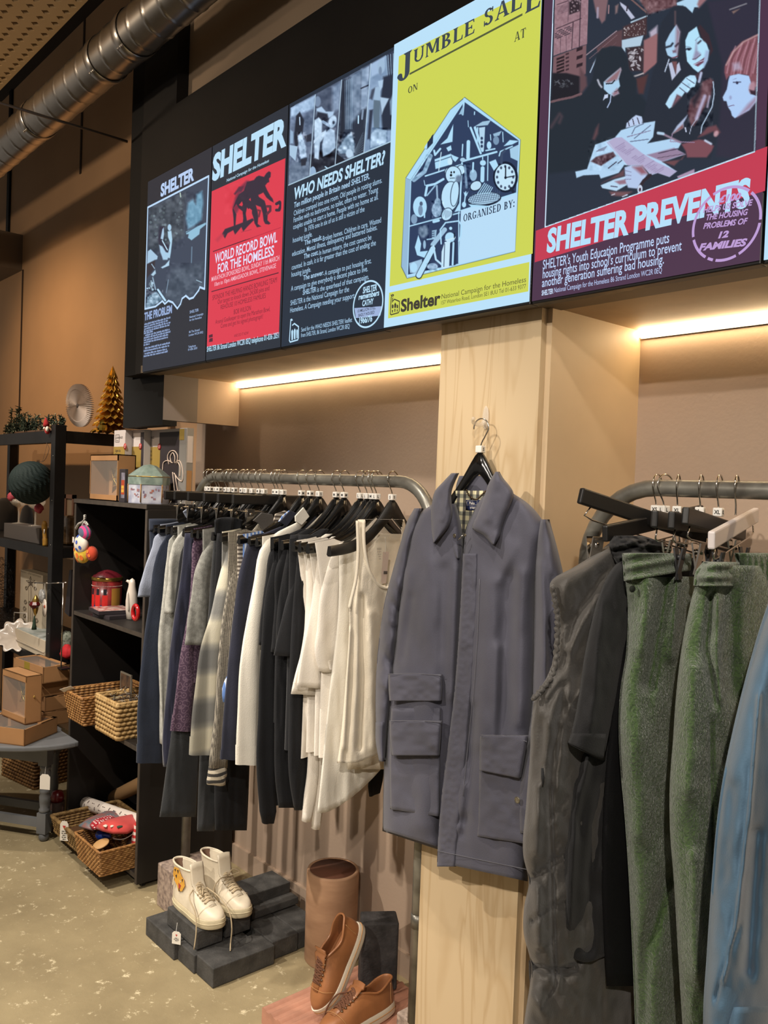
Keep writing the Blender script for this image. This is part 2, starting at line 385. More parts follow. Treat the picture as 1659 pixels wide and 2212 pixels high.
# rod and ceiling raft
a, b = at(275, 306, X=-3.17), at(-30, 213, X=-3.17)
mb = MB(); mb.tube([a, b, b+(b-a)*1.0], 0.0055, 8); tag(mb.build('tie_rod', M('zinc_rod', (130, 122, 112), 0.45, metal=0.8)), 'thin grey tie rod running from the black post under the duct', 'rod')
mb = MB()
px0, px1, py0, py1, zz, st = -6.6, -1.7, -0.2, 1.13, 3.12, 0.052
nx = int((px1-px0)/st); ny = int((py1-py0)/st)
for i in range(nx):
    for j in range(ny):
        x, y = px1-(i+.5)*st, py1-(j+.5)*st; h = st/2; q = 0.0155
        v = [(x-h, y-h, zz), (x+h, y-h, zz), (x+h, y+h, zz), (x-h, y+h, zz), (x, y-q, zz), (x+q, y, zz), (x, y+q, zz), (x-q, y, zz)]
        mb.add(v, [(0, 1, 5, 4), (1, 2, 6, 5), (2, 3, 7, 6), (3, 0, 4, 7)])
raft = mb.build('ceiling_raft', M('cream_perforated_metal', (176, 146, 104), 0.6), recalc=False); tag(raft, 'cream perforated ceiling panel in the upper left corner', 'ceiling panel')
md = raft.modifiers.new('thick', 'SOLIDIFY'); md.thickness = 0.012; md.offset = 1
mb = MB(); mb.box((-9, -4, 4.2), (3, 2.2, 4.25)); struct('ceiling', mb, M('dark_ceiling', (52, 48, 46), 0.8))
mb = MB(); mb.box((-9, 0.9, 3.42), (-1.2, 1.12, 3.5)); struct('ceiling_beam', mb, M('dark_ceiling', (52, 48, 46), 0.8))
# perforated cable tray on the far left wall
tray = thing('cable_tray', 'perforated steel cable tray end on the far left wall', 'cable tray', (-6.4, 1.86, 2.98))
MB().box((-7.4, 1.80, 2.90), (-6.03, 1.95, 3.14)).build('tray_body', M('galvanised_tray', (120, 108, 94), 0.5, metal=0.6), tray)
mb = MB()
for i in range(9):
    for j in range(5): mb.box((-6.12-i*.07, 1.797, 2.925+j*.045), (-6.08-i*.07, 1.8015, 2.94+j*.045))
mb.build('slot', BLK2, tray)['kind'] = 'stuff'
# ------------------------------------------------------------------ lit poster screens
YS = 1.388
WHT = (188, 226, 250)
SCREENS = {}
def xpl(x, y): return at(x, y, Y=YS)[0]
EDG = [xpl(313, 600), xpl(451, 560), xpl(615, 500), xpl(843, 400), xpl(1164, 300), xpl(1651, 470)]
EDG.append(EDG[5]+0.48)
ZB = at(560, 758, Y=YS)[2]; ZT = ZB+0.690
def screen(i, label, face, proud=0.0):
    x0, x1 = EDG[i]+0.0015, EDG[i+1]-0.0015
    r = thing('poster_screen', label, 'screen', ((x0+x1)/2, YS, ZB), 'lit poster screens in a row')
    y = YS-proud
    MB().box((x0, y+.002, ZB-.006), (x1, 1.411, ZT+.004)).build('housing', M('screen_housing', (16, 15, 15), 0.4), r, bevel=.002)
    MB().add([(x0+.001, y, ZB), (x1-.001, y, ZB), (x1-.001, y, ZT), (x0+.001, y, ZT)], [(0, 1, 2, 3)]).build('screen_face', EM('screen_'+'_'.join(map(str, face)), face), r, recalc=False)
    SCREENS[i] = (r, y)
    return r
screen(0, 'leftmost lit poster screen with dark photograph of people in a yard', (48, 50, 58))
screen(1, 'lit poster screen with red panel and silhouetted bowlers', (46, 52, 62))
screen(2, 'lit poster screen of dense white text under four small photographs', (42, 52, 66))
screen(3, 'bright yellow lit poster screen with drawing of a cluttered house', WHT, .006)
screen(4, 'large lit poster screen with photograph of four people over a red banner', (78, 54, 76), .004)
screen(5, 'lit blue poster screen with white border cut off at right edge', WHT)

_glyph = {}
def text_mesh(s, bold, shear, kern=1.0):
    k = (s, bold, shear, kern)
    if k in _glyph: return _glyph[k]
    cu = bpy.data.curves.new('t', 'FONT'); cu.body = s; cu.size = 1.0; cu.offset = bold; cu.shear = shear; cu.space_character = kern; cu.resolution_u = 3
    o = bpy.data.objects.new('t', cu); COL.objects.link(o); bpy.context.view_layer.update()
    dg = bpy.context.evaluated_depsgraph_get(); me = bpy.data.meshes.new_from_object(o.evaluated_get(dg))
    v = np.zeros(len(me.vertices)*3); me.vertices.foreach_get('co', v); v = v.reshape(-1, 3)
    f = [tuple(p.vertices) for p in me.polygons]
    bpy.data.objects.remove(o); bpy.data.curves.remove(cu); bpy.data.meshes.remove(me)
    _glyph[k] = (v, f); return v, f
CAPH = {}
def caph(bold):
    if bold not in CAPH:
        v, _ = text_mesh('H', bold, 0.0); CAPH[bold] = (v[:, 1].min(), v[:, 1].max()-v[:, 1].min())
    return CAPH[bold]
def zat(x, y, Y): return at(x, y, Y=Y)[2]
def xend(xr, z, Y, x0):
    X = x0+0.2
    for _ in range(8):
        e = pr((X, Y, z)); e2 = pr((X+.01, Y, z)); X += (xr-e[0])/(e2[0]-e[0])*.01
    return X
def lay(mb, v, f, A, B, cap, b0, ch, dep):
    """glyphs v from A to B (baseline), cap height cap, on a plane facing -Y"""
    A = np.asarray(A); B = np.asarray(B); u = B-A; L = np.linalg.norm(u); u = u/L; up = np.array([-u[2], 0, u[0]])
    sx = L/(v[:, 0].max()-v[:, 0].min()); sz = cap/ch
    q = A+(v[:, 0]-v[:, 0].min())[:, None]*sx*u+(v[:, 1]-b0)[:, None]*sz*up
    q[:, 1] = dep
    mb.add(q, f)
def lines(i, name, rows, col, bold=0.0, tr=None, shear=0.0, lift=.0012, kern=1.0):
    """rows: (text, x left, y baseline, x right, cap height px[, y right]) in photo pixels or crop pixels through tr"""
    r, y = SCREENS[i]; mb = MB(); s = tr[2] if tr else 1.0; ox, oy = (tr[0], tr[1]) if tr else (0, 0)
    for row in rows:
        t, xl, yb, xr, cap = row[:5]
        xl, xr, yb, cap = ox+xl/s, ox+xr/s, oy+yb/s, cap/s
        v, f = text_mesh(t, bold, shear, kern); b0, ch = caph(bold)
        A = at(xl, yb, Y=y)
        if len(row) > 5: B = at(xr, oy+row[5]/s, Y=y)
        else: B = np.array([xend(xr, A[2], y, A[0]), y, A[2]])
        h = zat(xl, yb-cap, y)-A[2]
        lay(mb, v, f, A, B, h, b0, ch, y-lift)
    return mb.build(name, EM('ink_'+'_'.join(map(str, col)), col), r, recalc=False)
def shape(i, name, polys, col, tr=None, lift=.0006):
    r, y = SCREENS[i]; mb = MB()
    for p in polys:
        if tr: p = cv(*tr)(p)
        mb.add([at(a[0], a[1], Y=y)*np.array((1, 0, 1))+np.array((0, y-lift, 0)) for a in p], [tuple(range(len(p)))])
    return mb.build(name, EM('ink_'+'_'.join(map(str, col)), col), r, recalc=False)
def strokes(i, name, pls, wpx, col, tr=None, lift=.0009):
    r, y = SCREENS[i]; mb = MB()
    for p in pls:
        if tr: p = cv(*tr)(p)
        q = [at(a[0], a[1], Y=y) for a in p]
        wd = abs(zat(p[0][0], p[0][1]-wpx/(tr[2] if tr else 1), y)-q[0][2])
        for a, b in zip(q[:-1], q[1:]):
            u = b-a; L = np.hypot(u[0], u[2]); nn = np.array([-u[2], 0, u[0]])/L*wd/2; e = u/L*wd*.3
            v = np.array([a-nn-e, b-nn+e, b+nn+e, a+nn-e]); v[:, 1] = y-lift; mb.add(v, [(0, 1, 2, 3)])
    return mb.build(name, EM('ink_'+'_'.join(map(str, col)), col), r, recalc=False)
def ring(i, name, cx, cy, top, wd, col, tr=None, lift=.0015, gaps=(), squash=1.0):
    s = tr[2] if tr else 1.0; ox, oy = (tr[0], tr[1]) if tr else (0, 0); r, y = SCREENS[i]
    c = at(ox+cx/s, oy+cy/s, Y=y); R = zat(ox+cx/s, oy+top/s, y)-c[2]; w_ = R*wd
    mb = MB(); n = 72
    for k in range(n):
        if any(g[0] <= k < g[1] for g in gaps): continue
        a0, a1 = 2*math.pi*k/n, 2*math.pi*(k+1)/n
        v = [(c[0]+squash*q*math.cos(a), y-lift, c[2]+q*math.sin(a)) for q, a in ((R-w_, a0), (R, a0), (R, a1), (R-w_, a1))]; mb.add(v, [(0, 1, 2, 3)])
    return mb.build(name, EM('ink_'+'_'.join(map(str, col)), col), r, recalc=False), c, R
class Canvas:
    """a picture shown on a screen: coloured point by point on a fine mesh"""
    def __init__(s, i, corners, step, bg, lift=.0009):
        s.i = i; r, y = SCREENS[i]; s.y = y-lift
        q = np.array([at(a[0], a[1], Y=y) for a in corners])
        x0, x1, z0, z1 = q[:, 0].min(), q[:, 0].max(), q[:, 2].min(), q[:, 2].max(); s.ext = (x0, x1, z0, z1)
        nx = int((x1-x0)/step)+1; nz = int((z1-z0)/step)+1
        X, Z = np.meshgrid(np.linspace(x0, x1, nx), np.linspace(z1, z0, nz)); s.P = np.stack([X, np.full_like(X, s.y), Z], -1)
        g = pr(s.P); s.px = g[..., 0]; s.py = g[..., 1]; s.c = np.tile(np.asarray(bg, float), X.shape+(1,))
    def blend(s, m, al, col):
        c = col(s.px[m], s.py[m]) if callable(col) else np.asarray(col, float)
        s.c[m] = s.c[m]*(1-al[:, None])+c*al[:, None]
    def box(s, p, pad):
        p = np.asarray([q[:2] for q in p]); a, b = p.min(0)-pad, p.max(0)+pad
        return (s.px > a[0]) & (s.px < b[0]) & (s.py > a[1]) & (s.py < b[1])
    def poly(s, p, col, tr=None, soft=1.2, al=1.0):
        if tr: p = cv(*tr)(p)
        m = s.box(p, 3*soft); x, y = s.px[m], s.py[m]
        if not len(x): return
        d = segdist(x, y, p, True); d = np.where(inside(x, y, p), d, -d)
        s.blend(m, al*np.clip(.5+d/soft, 0, 1), col)
    def line(s, p, w_, col, tr=None, soft=1.0, al=1.0, closed=False):
        if tr: p = cv(*tr)(p); w_ = w_/tr[2]
        m = s.box(p, w_+3); x, y = s.px[m], s.py[m]
        if not len(x): return
        s.blend(m, al*np.clip(.5+(w_/2-segdist(x, y, p, closed))/soft, 0, 1), col)
    def ell(s, cx, cy, rx, ry, col, tr=None, rot=0.0, soft=1.2, al=1.0):
        t = np.linspace(0, 2*math.pi, 25)[:-1]; c, q = math.cos(rot), math.sin(rot)
        p = [(cx+rx*math.cos(a)*c-ry*math.sin(a)*q, cy+rx*math.cos(a)*q+ry*math.sin(a)*c) for a in t]
        s.poly(p, col, tr, soft, al)
    def grain(s, p, amp, sc, tr=None, seed=1):
        if tr: p = cv(*tr)(p)
        m = s.box(p, 0); x, y = s.px[m], s.py[m]; k = inside(x, y, p)
        n = (vnoise(x/sc/1.6, y/sc/1.6, seed)+.6*vnoise(x/sc/.8, y/sc/.8, seed+1)-.8)*amp*.75
        v = s.c[m]; v[k] = np.clip(v[k]+n[k][:, None], 0, 255); s.c[m] = v
    def specks(s, p, n, col, tr=None, size=1.5, seed=3, al=1.0, asp=1.0):
        if tr: p = cv(*tr)(p)
        g = np.random.default_rng(seed); a = np.asarray([q[:2] for q in p]); lo, hi = a.min(0), a.max(0); k = 0
        while k < n:
            q = lo+(hi-lo)*g.random(2)
            k += 1
            if inside(np.array([q[0]]), np.array([q[1]]), p)[0]:
                z = size*(.5+g.random()); s.ell(q[0], q[1], z, z*asp, np.asarray(col)*(.6+.5*g.random()), None, g.random()*3, 1.0, al)
    def build(s, name, clip=None):
        r, y = SCREENS[s.i]; a, b = s.c.shape[:2]; mb = MB(); sk = None
        if clip is not None:
            k = inside(s.px, s.py, clip); sk = ~(k[:-1, :-1] | k[1:, 1:])
        mb.grid(s.P, smooth=False, skip=sk); o = mb.build(name, attr_mat('screen_picture', emit=True, rough=0.35, spec=0.2), r, recalc=False)
        at_ = o.data.color_attributes.new('tone', 'FLOAT_COLOR', 'POINT')
        c = np.ones((a*b, 4)); c[:, :3] = lin(np.clip(s.c, 0, 255)).reshape(-1, 3); at_.data.foreach_set('color', c.ravel())
        return o
# --- slab-serif capitals for the yellow poster, each a set of outlines in a box 1 high
def serif(ch):
    S = lambda x0, x1, y0, y1: [(x0, y0), (x1, y0), (x1, y1), (x0, y1)]
    def stem(x, w_, y0=0.0, y1=1.0, sb=True, st=True):
        o = [S(x, x+w_, y0, y1)]
        if sb: o.append([(x-.09, y0), (x+w_+.09, y0), (x+w_+.02, y0+.09), (x-.02, y0+.09)])
        if st: o.append([(x-.09, y1), (x-.02, y1-.09), (x+w_+.02, y1-.09), (x+w_+.09, y1)])
        return o
    def bowl(cx, cy, rx, ry, t, a0, a1, tx=None):
        n = 12; tx = tx or t; o = []
        for k in range(n):
            p, q = a0+(a1-a0)*k/n, a0+(a1-a0)*(k+1)/n
            o.append([(cx+rx*math.cos(p), cy+ry*math.sin(p)), (cx+rx*math.cos(q), cy+ry*math.sin(q)), (cx+(rx-tx)*math.cos(q), cy+(ry-t)*math.sin(q)), (cx+(rx-tx)*math.cos(p), cy+(ry-t)*math.sin(p))])
        return o
    pi = math.pi
    D = {
     'J': (0.62, lambda: stem(.34, .22, .1, 1, sb=False)+bowl(.28, .12, .28, .3, .1, -pi, 0, .22)+bowl(.1, .08, .12, .12, .11, 0, 2*pi)),
     'U': (0.9, lambda: stem(.1, .2, .35, 1, sb=False)+stem(.68, .12, .35, 1, sb=False)+bowl(.45, .36, .35, .36, .11, -pi, 0, .15)),
     'M': (1.15, lambda: stem(.09, .1)+stem(.85, .2)+[[(.1, 1), (.36, 1), (.66, .12), (.5, .12)], [(.5, .12), (.62, .12), (.95, 1), (.82, 1)]]),
     'B': (0.82, lambda: stem(.1, .21)+bowl(.34, .75, .32, .25, .09, -pi/2, pi/2, .2)+bowl(.34, .27, .4, .27, .09, -pi/2, pi/2, .21)+[S(.25, .36, .0, .09), S(.25, .36, .91, 1), S(.25, .36, .46, .55)]),
     'L': (0.76, lambda: stem(.1, .21)+[S(.2, .68, 0, .09), [(.6, 0), (.72, 0), (.74, .3), (.68, .3)]]),
     'E': (0.8, lambda: stem(.1, .21)+[S(.2, .7, 0, .09), S(.2, .68, .91, 1), S(.2, .56, .46, .55), [(.6, 0), (.72, 0), (.76, .26), (.7, .26)], [(.6, 1), (.7, 1), (.72, .76), (.66, .76)], [(.5, .38), (.58, .38), (.58, .63), (.5, .63)]]),
     'S': (0.72, lambda: bowl(.36, .74, .28, .26, .1, .1*pi, 1.5*pi, .18)+bowl(.36, .27, .3, .27, .1, -.9*pi, .5*pi, .19)+[[(.14, .66), (.4, .44), (.62, .34), (.34, .58)], [(.58, .98), (.66, .98), (.66, .68), (.6, .68)], [(.06, .02), (.14, .02), (.12, .34), (.06, .34)]]),
     'A': (0.95, lambda: [[(.1, 0), (.2, 0), (.5, 1), (.42, 1)], [(.42, 1), (.58, 1), (.9, 0), (.68, 0)], S(.25, .7, .28, .36), [(.0, 0), (.32, 0), (.26, .08), (.06, .08)], [(.58, 0), (.98, 0), (.94, .08), (.62, .08)]]),
     'O': (0.95, lambda: bowl(.47, .5, .44, .52, .1, 0, 2*pi, .2)),
     'N': (0.98, lambda: stem(.1, .1)+stem(.78, .1)+[[(.08, 1), (.34, 1), (.88, 0), (.7, 0)]]),
     'T': (0.82, lambda: stem(.3, .21, st=False)+[S(.03, .78, .91, 1), [(.03, 1), (.12, 1), (.06, .72), (.0, .72)], [(.7, 1), (.78, 1), (.82, .72), (.76, .72)]]),
     'R': (0.9, lambda: stem(.1, .21)+bowl(.34, .74, .34, .26, .09, -pi/2, pi/2, .2)+[S(.25, .36, .91, 1), S(.25, .36, .47, .56), [(.36, .5), (.56, .52), (.9, 0), (.66, 0)], [(.6, 0), (.96, 0), (.92, .07), (.64, .07)]]),
     'G': (0.92, lambda: bowl(.46, .5, .42, .52, .1, .2*pi, 1.85*pi, .2)+[S(.62, .82, .08, .46), S(.52, .92, .38, .46), [(.72, .98), (.8, .98), (.8, .66), (.74, .66)]]),
     'I': (0.44, lambda: stem(.11, .21)),
     'D': (0.92, lambda: stem(.1, .21)+bowl(.36, .5, .48, .5, .09, -pi/2, pi/2, .21)+[S(.25, .38, 0, .09), S(.25, .38, .91, 1)]),
     'Y': (0.9, lambda: stem(.35, .2, 0, .48, st=False)+[[(.36, .4), (.55, .46), (.25, 1), (.05, 1)], [(.42, .42), (.54, .42), (.82, 1), (.72, 1)], S(-.02, .34, .93, 1), S(.6, .92, .93, 1)]),
     ':': (0.3, lambda: bowl(.14, .12, .11, .12, .11, 0, 2*pi)+bowl(.14, .62, .11, .12, .11, 0, 2*pi)),
     ' ': (0.45, lambda: []),
    }
    wd, fn = D[ch]; return wd, fn()
def serif_line(i, name, rows, col, tr, lift=.0013):
    r, y = SCREENS[i]; ox, oy, s = tr; mb = MB()
    for t, xl, yb, xr, cap in rows:
        A = at(ox+xl/s, oy+yb/s, Y=y); xe = xend(ox+xr/s, A[2], y, A[0]); h = zat(ox+xl/s, oy+(yb-cap)/s, y)-A[2]
        g = [serif(c) for c in t]; tot = sum(a for a, _ in g)+.06*(len(g)-1); k = (xe-A[0])/tot; x = 0
        for a, ps in g:
            for p in ps: mb.add([(A[0]+(x+u)*k, y-lift, A[2]+v*h) for u, v in p], [tuple(range(len(p)))])
            x += a+.06
    return mb.build(name, EM('ink_'+'_'.join(map(str, col)), col), r, recalc=False)

# ================= screen 4: yellow poster
YEL, YI = (206, 214, 88), (62, 72, 84)
T3 = (820, 0, 3.16)
shape(3, 'yellow_panel', [[(862, 122), (1171, -32), (1151, 548), (842, 619)], [(841, 632.5), (1144, 566), (1141.5, 629.5), (838.7, 688)]], YEL)
TJ = (840, 40, 9.217)
serif_line(3, 'headline', [('UMBLE', 490, 915, 1725, 268)], YI, TJ)
serif_line(3, 'headline', [('SAL', 708, 190, 975, 112)], YI, T3)
serif_line(3, 'headline', [('J', 180, 1215, 445, 440)], YI, TJ)
serif_line(3, 'headline', [('E', 992, 98, 1105, 150)], YI, T3)
serif_line(3, 'notice_words', [('ON', 385, 1505, 580, 128), ], (78, 84, 60), TJ)
serif_line(3, 'notice_words', [('AT', 920, 290, 1000, 62)], (78, 84, 60), T3)
strokes(3, 'headline_rule', [[(886, 160), (1128, 32)]], 4.2, (84, 92, 62))
TD = (860, 200, 5.268)
LB, DK = (176, 222, 250), (48, 64, 96)
cvs = Canvas(3, [(868, 205), (1132, 205), (1132, 606), (862, 606)], .00115, YEL)
YL = lambda x, y: np.stack([np.full(x.shape, 204.), np.full(x.shape, 214.), np.full(x.shape, 92.)], 1)
cvs.poly([(85, 970), (590, 195), (757, 50), (1395, 535), (1333, 1812), (100, 2118), (33, 1982)], (70, 84, 96), TD)
cvs.poly([(90, 972), (594, 198), (757, 62), (142, 993)], LB, TD)
cvs.poly([(85, 972), (142, 995), (102, 2108), (38, 1978)], (150, 186, 216), TD)
cvs.poly([(757, 58), (1390, 535), (1328, 1808), (100, 2112), (140, 1000)], LB, TD)
cvs.poly([(160, 1000), (752, 105), (1372, 545), (1345, 1140), (715, 1340), (690, 1945), (112, 2098), (150, 1005)], DK, TD)
cvs.poly([(715, 1345), (1358, 1150), (1332, 1800), (690, 1948)], (186, 222, 248), TD)
for p, w_ in (([(310, 950), (730, 815)], 16), ([(735, 780), (1120, 675)], 22), ([(130, 1520), (700, 1368)], 14), ([(727, 800), (700, 1345)], 18), ([(752, 70), (735, 250)], 20), ([(690, 1360), (690, 1940)], 12), ([(1345, 1140), (715, 1340)], 8), ([(110, 2085), (500, 2000)], 26), ([(1380, 560), (1350, 1140)], 14)): cvs.line(p, w_, LB, TD)
cvs.poly([(298, 640), (308, 410), (405, 362), (395, 575), (330, 645)], (40, 52, 74), TD)
cvs.poly([(298, 640), (308, 412), (340, 398), (330, 640)], LB, TD)
cvs.poly([(318, 405), (324, 318), (352, 308), (350, 395)], LB, TD); cvs.poly([(346, 385), (350, 290), (388, 278), (384, 365)], (160, 200, 228), TD)
cvs.poly([(690, 250), (745, 140), (740, 255), (715, 245)], (150, 190, 220), TD)
cvs.poly([(1200, 610), (1270, 540), (1375, 550), (1300, 590)], LB, TD); cvs.poly([(1270, 640), (1375, 590), (1365, 780), (1280, 740)], (165, 205, 232), TD); cvs.line([(1150, 720), (1165, 670), (1300, 610)], 14, LB, TD)
# clock
cvs.ell(1222, 960, 142, 178, (22, 32, 52), TD); cvs.ell(1218, 962, 118, 152, (196, 230, 250), TD)
for k in range(12):
    a = k*math.pi/6; cvs.ell(1218+92*math.sin(a), 962-122*math.cos(a), 13, 17, (70, 84, 110), TD)
cvs.line([(1222, 968), (1224, 840)], 14, (20, 28, 44), TD); cvs.line([(1222, 968), (1322, 948)], 12, (20, 28, 44), TD); cvs.ell(1222, 968, 14, 16, (20, 28, 44), TD)
cvs.line([(1285, 1090), (1310, 1130)], 34, (30, 40, 60), TD); cvs.line([(1175, 800), (1180, 690), (1215, 660)], 30, (60, 76, 104), TD)
# bear
def bl(c): return lambda *a, **k: None
for args in ((568, 905, 34, 46, 0), (716, 880, 42, 52, 0), (628, 938, 86, 98, 0), (592, 1180, 98, 165, .1), (645, 1150, 42, 142, .12), (556, 1385, 56, 72, .5)):
    cvs.ell(args[0], args[1], args[2]+8, args[3]+8, (34, 46, 70), TD, args[4]); cvs.ell(args[0], args[1], args[2], args[3], (188, 226, 250), TD, args[4])
cvs.ell(690, 980, 36, 40, (110, 130, 156), TD, soft=5); cvs.ell(605, 908, 9, 13, (15, 20, 32), TD); cvs.ell(637, 905, 9, 13, (15, 20, 32), TD); cvs.ell(602, 940, 14, 14, (15, 20, 32), TD); cvs.line([(590, 975), (640, 972)], 7, (20, 26, 40), TD)
for k in range(7): cvs.line([(520+k*18, 1330+k*6), (545+k*14, 1430-k*8)], 5, (96, 116, 146), TD)
# record, guitar, books, rackets and the rest of the clutter
cvs.ell(248, 1300, 78, 118, LB, TD); cvs.ell(262, 1265, 18, 26, (80, 96, 124), TD); cvs.ell(255, 1340, 26, 60, (120, 146, 176), TD)
cvs.ell(440, 1335, 58, 84, (140, 170, 200), TD); cvs.ell(450, 1250, 36, 52, (130, 160, 190), TD); cvs.line([(448, 1250), (440, 1060)], 20, (150, 182, 210), TD); cvs.grain([(370, 1230), (520, 1230), (520, 1430), (370, 1430)], 90, 4, TD)
cvs.line([(310, 1170), (330, 1060), (420, 1040), (515, 985)], 26, LB, TD); cvs.line([(420, 1060), (330, 1170)], 16, (150, 190, 220), TD); cvs.line([(295, 1000), (305, 1055), (390, 1050)], 8, LB, TD); cvs.line([(300, 1420), (302, 1300)], 16, LB, TD)
cvs.ell(182, 1440, 36, 56, (130, 160, 190), TD)
cvs.poly([(480, 592), (560, 520), (628, 360), (618, 560)], LB, TD); cvs.poly([(415, 760), (600, 695), (614, 815), (425, 870)], LB, TD); cvs.ell(590, 785, 28, 38, (200, 232, 250), TD); cvs.line([(420, 790), (600, 730)], 8, DK, TD); cvs.line([(490, 680), (462, 890)], 10, (200, 232, 250), TD)
cvs.line([(410, 660), (420, 710), (480, 640)], 22, LB, TD); cvs.poly([(548, 630), (600, 600), (610, 650), (570, 670)], LB, TD); cvs.poly([(600, 700), (640, 720), (690, 740), (650, 790), (620, 760)], LB, TD); cvs.line([(180, 995), (300, 900), (370, 720)], 46, (140, 176, 206), TD); cvs.grain([(170, 1000), (320, 700), (400, 700), (320, 900)], 80, 5, TD)
cvs.line([(735, 590), (728, 720)], 14, LB, TD); cvs.ell(735, 765, 30, 24, (170, 206, 232), TD)
for x0, y0, x1, y1, w_ in ((825, 400, 940, 690, 24), (875, 400, 960, 660, 30), (905, 400, 900, 590, 14), (800, 560, 795, 740, 40)): cvs.line([(x0, y0), (x1, y1)], w_, LB, TD)
cvs.poly([(920, 400), (990, 390), (975, 660), (935, 640)], (180, 214, 238), TD)
for yy in (520, 565, 610): cvs.ell(952, yy, 14, 18, DK, TD)
cvs.poly([(870, 385), (960, 330), (1055, 315), (1020, 370)], (160, 196, 222), TD); cvs.ell(1035, 600, 26, 44, LB, TD); cvs.ell(1115, 545, 34, 50, (120, 150, 180), TD); cvs.poly([(1080, 470), (1180, 435), (1150, 490), (1090, 500)], (150, 186, 214), TD); cvs.line([(1000, 660), (1100, 640)], 16, LB, TD); cvs.line([(1190, 450), (1195, 560)], 10, LB, TD); cvs.line([(870, 220), (868, 250)], 12, LB, TD); cvs.line([(795, 320), (800, 390)], 8, LB, TD); cvs.line([(1050, 480), (1055, 540)], 10, LB, TD)
cvs.ell(855, 940, 42, 66, (150, 186, 216), TD); cvs.line([(855, 800), (850, 900)], 20, LB, TD); cvs.ell(965, 800, 34, 32, LB, TD); cvs.line([(962, 860), (958, 1000)], 44, LB, TD); cvs.line([(962, 735), (962, 760)], 12, LB, TD); cvs.line([(1022, 720), (1018, 1000)], 12, LB, TD); cvs.poly([(1035, 790), (1110, 760), (1140, 830), (1090, 890)], LB, TD); cvs.line([(760, 830), (780, 1080)], 26, (110, 140, 172), TD); cvs.grain([(740, 800), (830, 800), (830, 1100), (740, 1100)], 90, 4, TD)
cvs.ell(978, 1212, 198, 82, (24, 34, 54), TD, -.12); cvs.ell(978, 1205, 184, 66, (170, 206, 232), TD, -.12)
for k in range(13): cvs.line([(800+k*28, 1260-k*4), (850+k*26, 1150-k*4)], 5, (70, 88, 116), TD); 
for k in range(5): cvs.line([(800, 1185+k*22), (1160, 1140+k*22)], 5, (70, 88, 116), TD)
cvs.poly([(800, 1270), (1030, 1290), (1040, 1310), (830, 1300)], LB, TD)
for k in range(6): cvs.line([(905+k*26, 1150), (985+k*18, 1030+k*10)], 9, LB, TD)
cvs.ell(885, 1062, 72, 56, (24, 34, 54), TD, -.5); cvs.ell(885, 1060, 64, 48, (190, 224, 246), TD, -.5); cvs.line([(770, 1130), (755, 1250)], 14, LB, TD); cvs.ell(750, 1275, 24, 32, LB, TD); cvs.poly([(745, 1130), (775, 1150), (800, 1125), (780, 1175), (760, 1190)], LB, TD)
cvs.poly([(640, 1360), (700, 1250), (700, 1345)], LB, TD); cvs.line([(405, 1470), (460, 1455)], 30, LB, TD)
# bottom room: lamp, bat, golf bag
cvs.ell(290, 1580, 56, 70, (110, 132, 158), TD, soft=5); cvs.grain([(230, 1500), (350, 1500), (350, 1660), (230, 1660)], 70, 5, TD); cvs.poly([(230, 1620), (262, 1720), (250, 1810), (340, 1800), (300, 1880), (215, 1850), (190, 1760)], LB, TD); cvs.ell(300, 1730, 16, 50, (150, 186, 214), TD)
cvs.poly([(385, 1570), (440, 1560), (430, 1650), (385, 1660)], (150, 186, 214), TD)
for k in range(3): cvs.line([(390, 1590+k*24), (412, 1586+k*24)], 9, DK, TD)
cvs.line([(330, 1672), (420, 1660)], 12, LB, TD); cvs.line([(395, 1730), (480, 1620), (530, 1560)], 52, (160, 196, 224), TD)
cvs.poly([(125, 1940), (270, 1895), (275, 1960), (230, 2060), (135, 2050)], (160, 196, 224), TD); cvs.ell(178, 1990, 40, 56, LB, TD)
cvs.line([(235, 2085), (395, 1775)], 74, (30, 42, 64), TD); cvs.line([(235, 2080), (395, 1775)], 58, (182, 224, 250), TD)
cvs.line([(490, 1720), (480, 1560), (540, 1480), (690, 1460), (720, 1510), (715, 1620), (690, 1690)], 16, LB, TD)
cvs.ell(590, 1650, 56, 60, LB, TD); cvs.poly([(525, 1680), (655, 1640), (650, 1660), (560, 1690)], (200, 232, 250), TD); cvs.ell(598, 1545, 18, 18, LB, TD); cvs.line([(640, 1600), (640, 1650)], 12, (20, 30, 50), TD)
cvs.poly([(490, 1990), (495, 1810), (530, 1700), (592, 1690), (580, 1990), (520, 2002)], (200, 232, 250), TD); cvs.line([(530, 1720), (520, 1980)], 9, (60, 76, 104), TD); cvs.poly([(600, 1700), (660, 1690), (655, 1960), (610, 1975)], (36, 50, 76), TD); cvs.line([(630, 1710), (620, 1960)], 22, LB, TD); cvs.line([(400, 1740), (430, 1900), (500, 1960)], 22, (182, 222, 248), TD); cvs.ell(390, 1980, 60, 40, (140, 170, 200), TD); cvs.grain([(320, 1930), (460, 1930), (460, 2030), (320, 2040)], 90, 4, TD)
cvs.build('house_drawing', clip=cv(*TD)([(70, 975), (590, 180), (757, 42), (1402, 530), (1338, 1822), (235, 2130), (98, 2124), (28, 1984)]))
serif_line(3, 'organiser_words', [('ORGANISED BY:', 745, 1472, 1330, 82)], (40, 52, 78), TD)
TZ = (780, 600, 8.295)
INK4 = (66, 62, 52)
lines(3, 'brand_word', [('Shelter', 715, 622, 1425, 228)], INK4, .035, TZ)
p9 = lambda x, y: (780+x/8.295, 600+y/8.295)
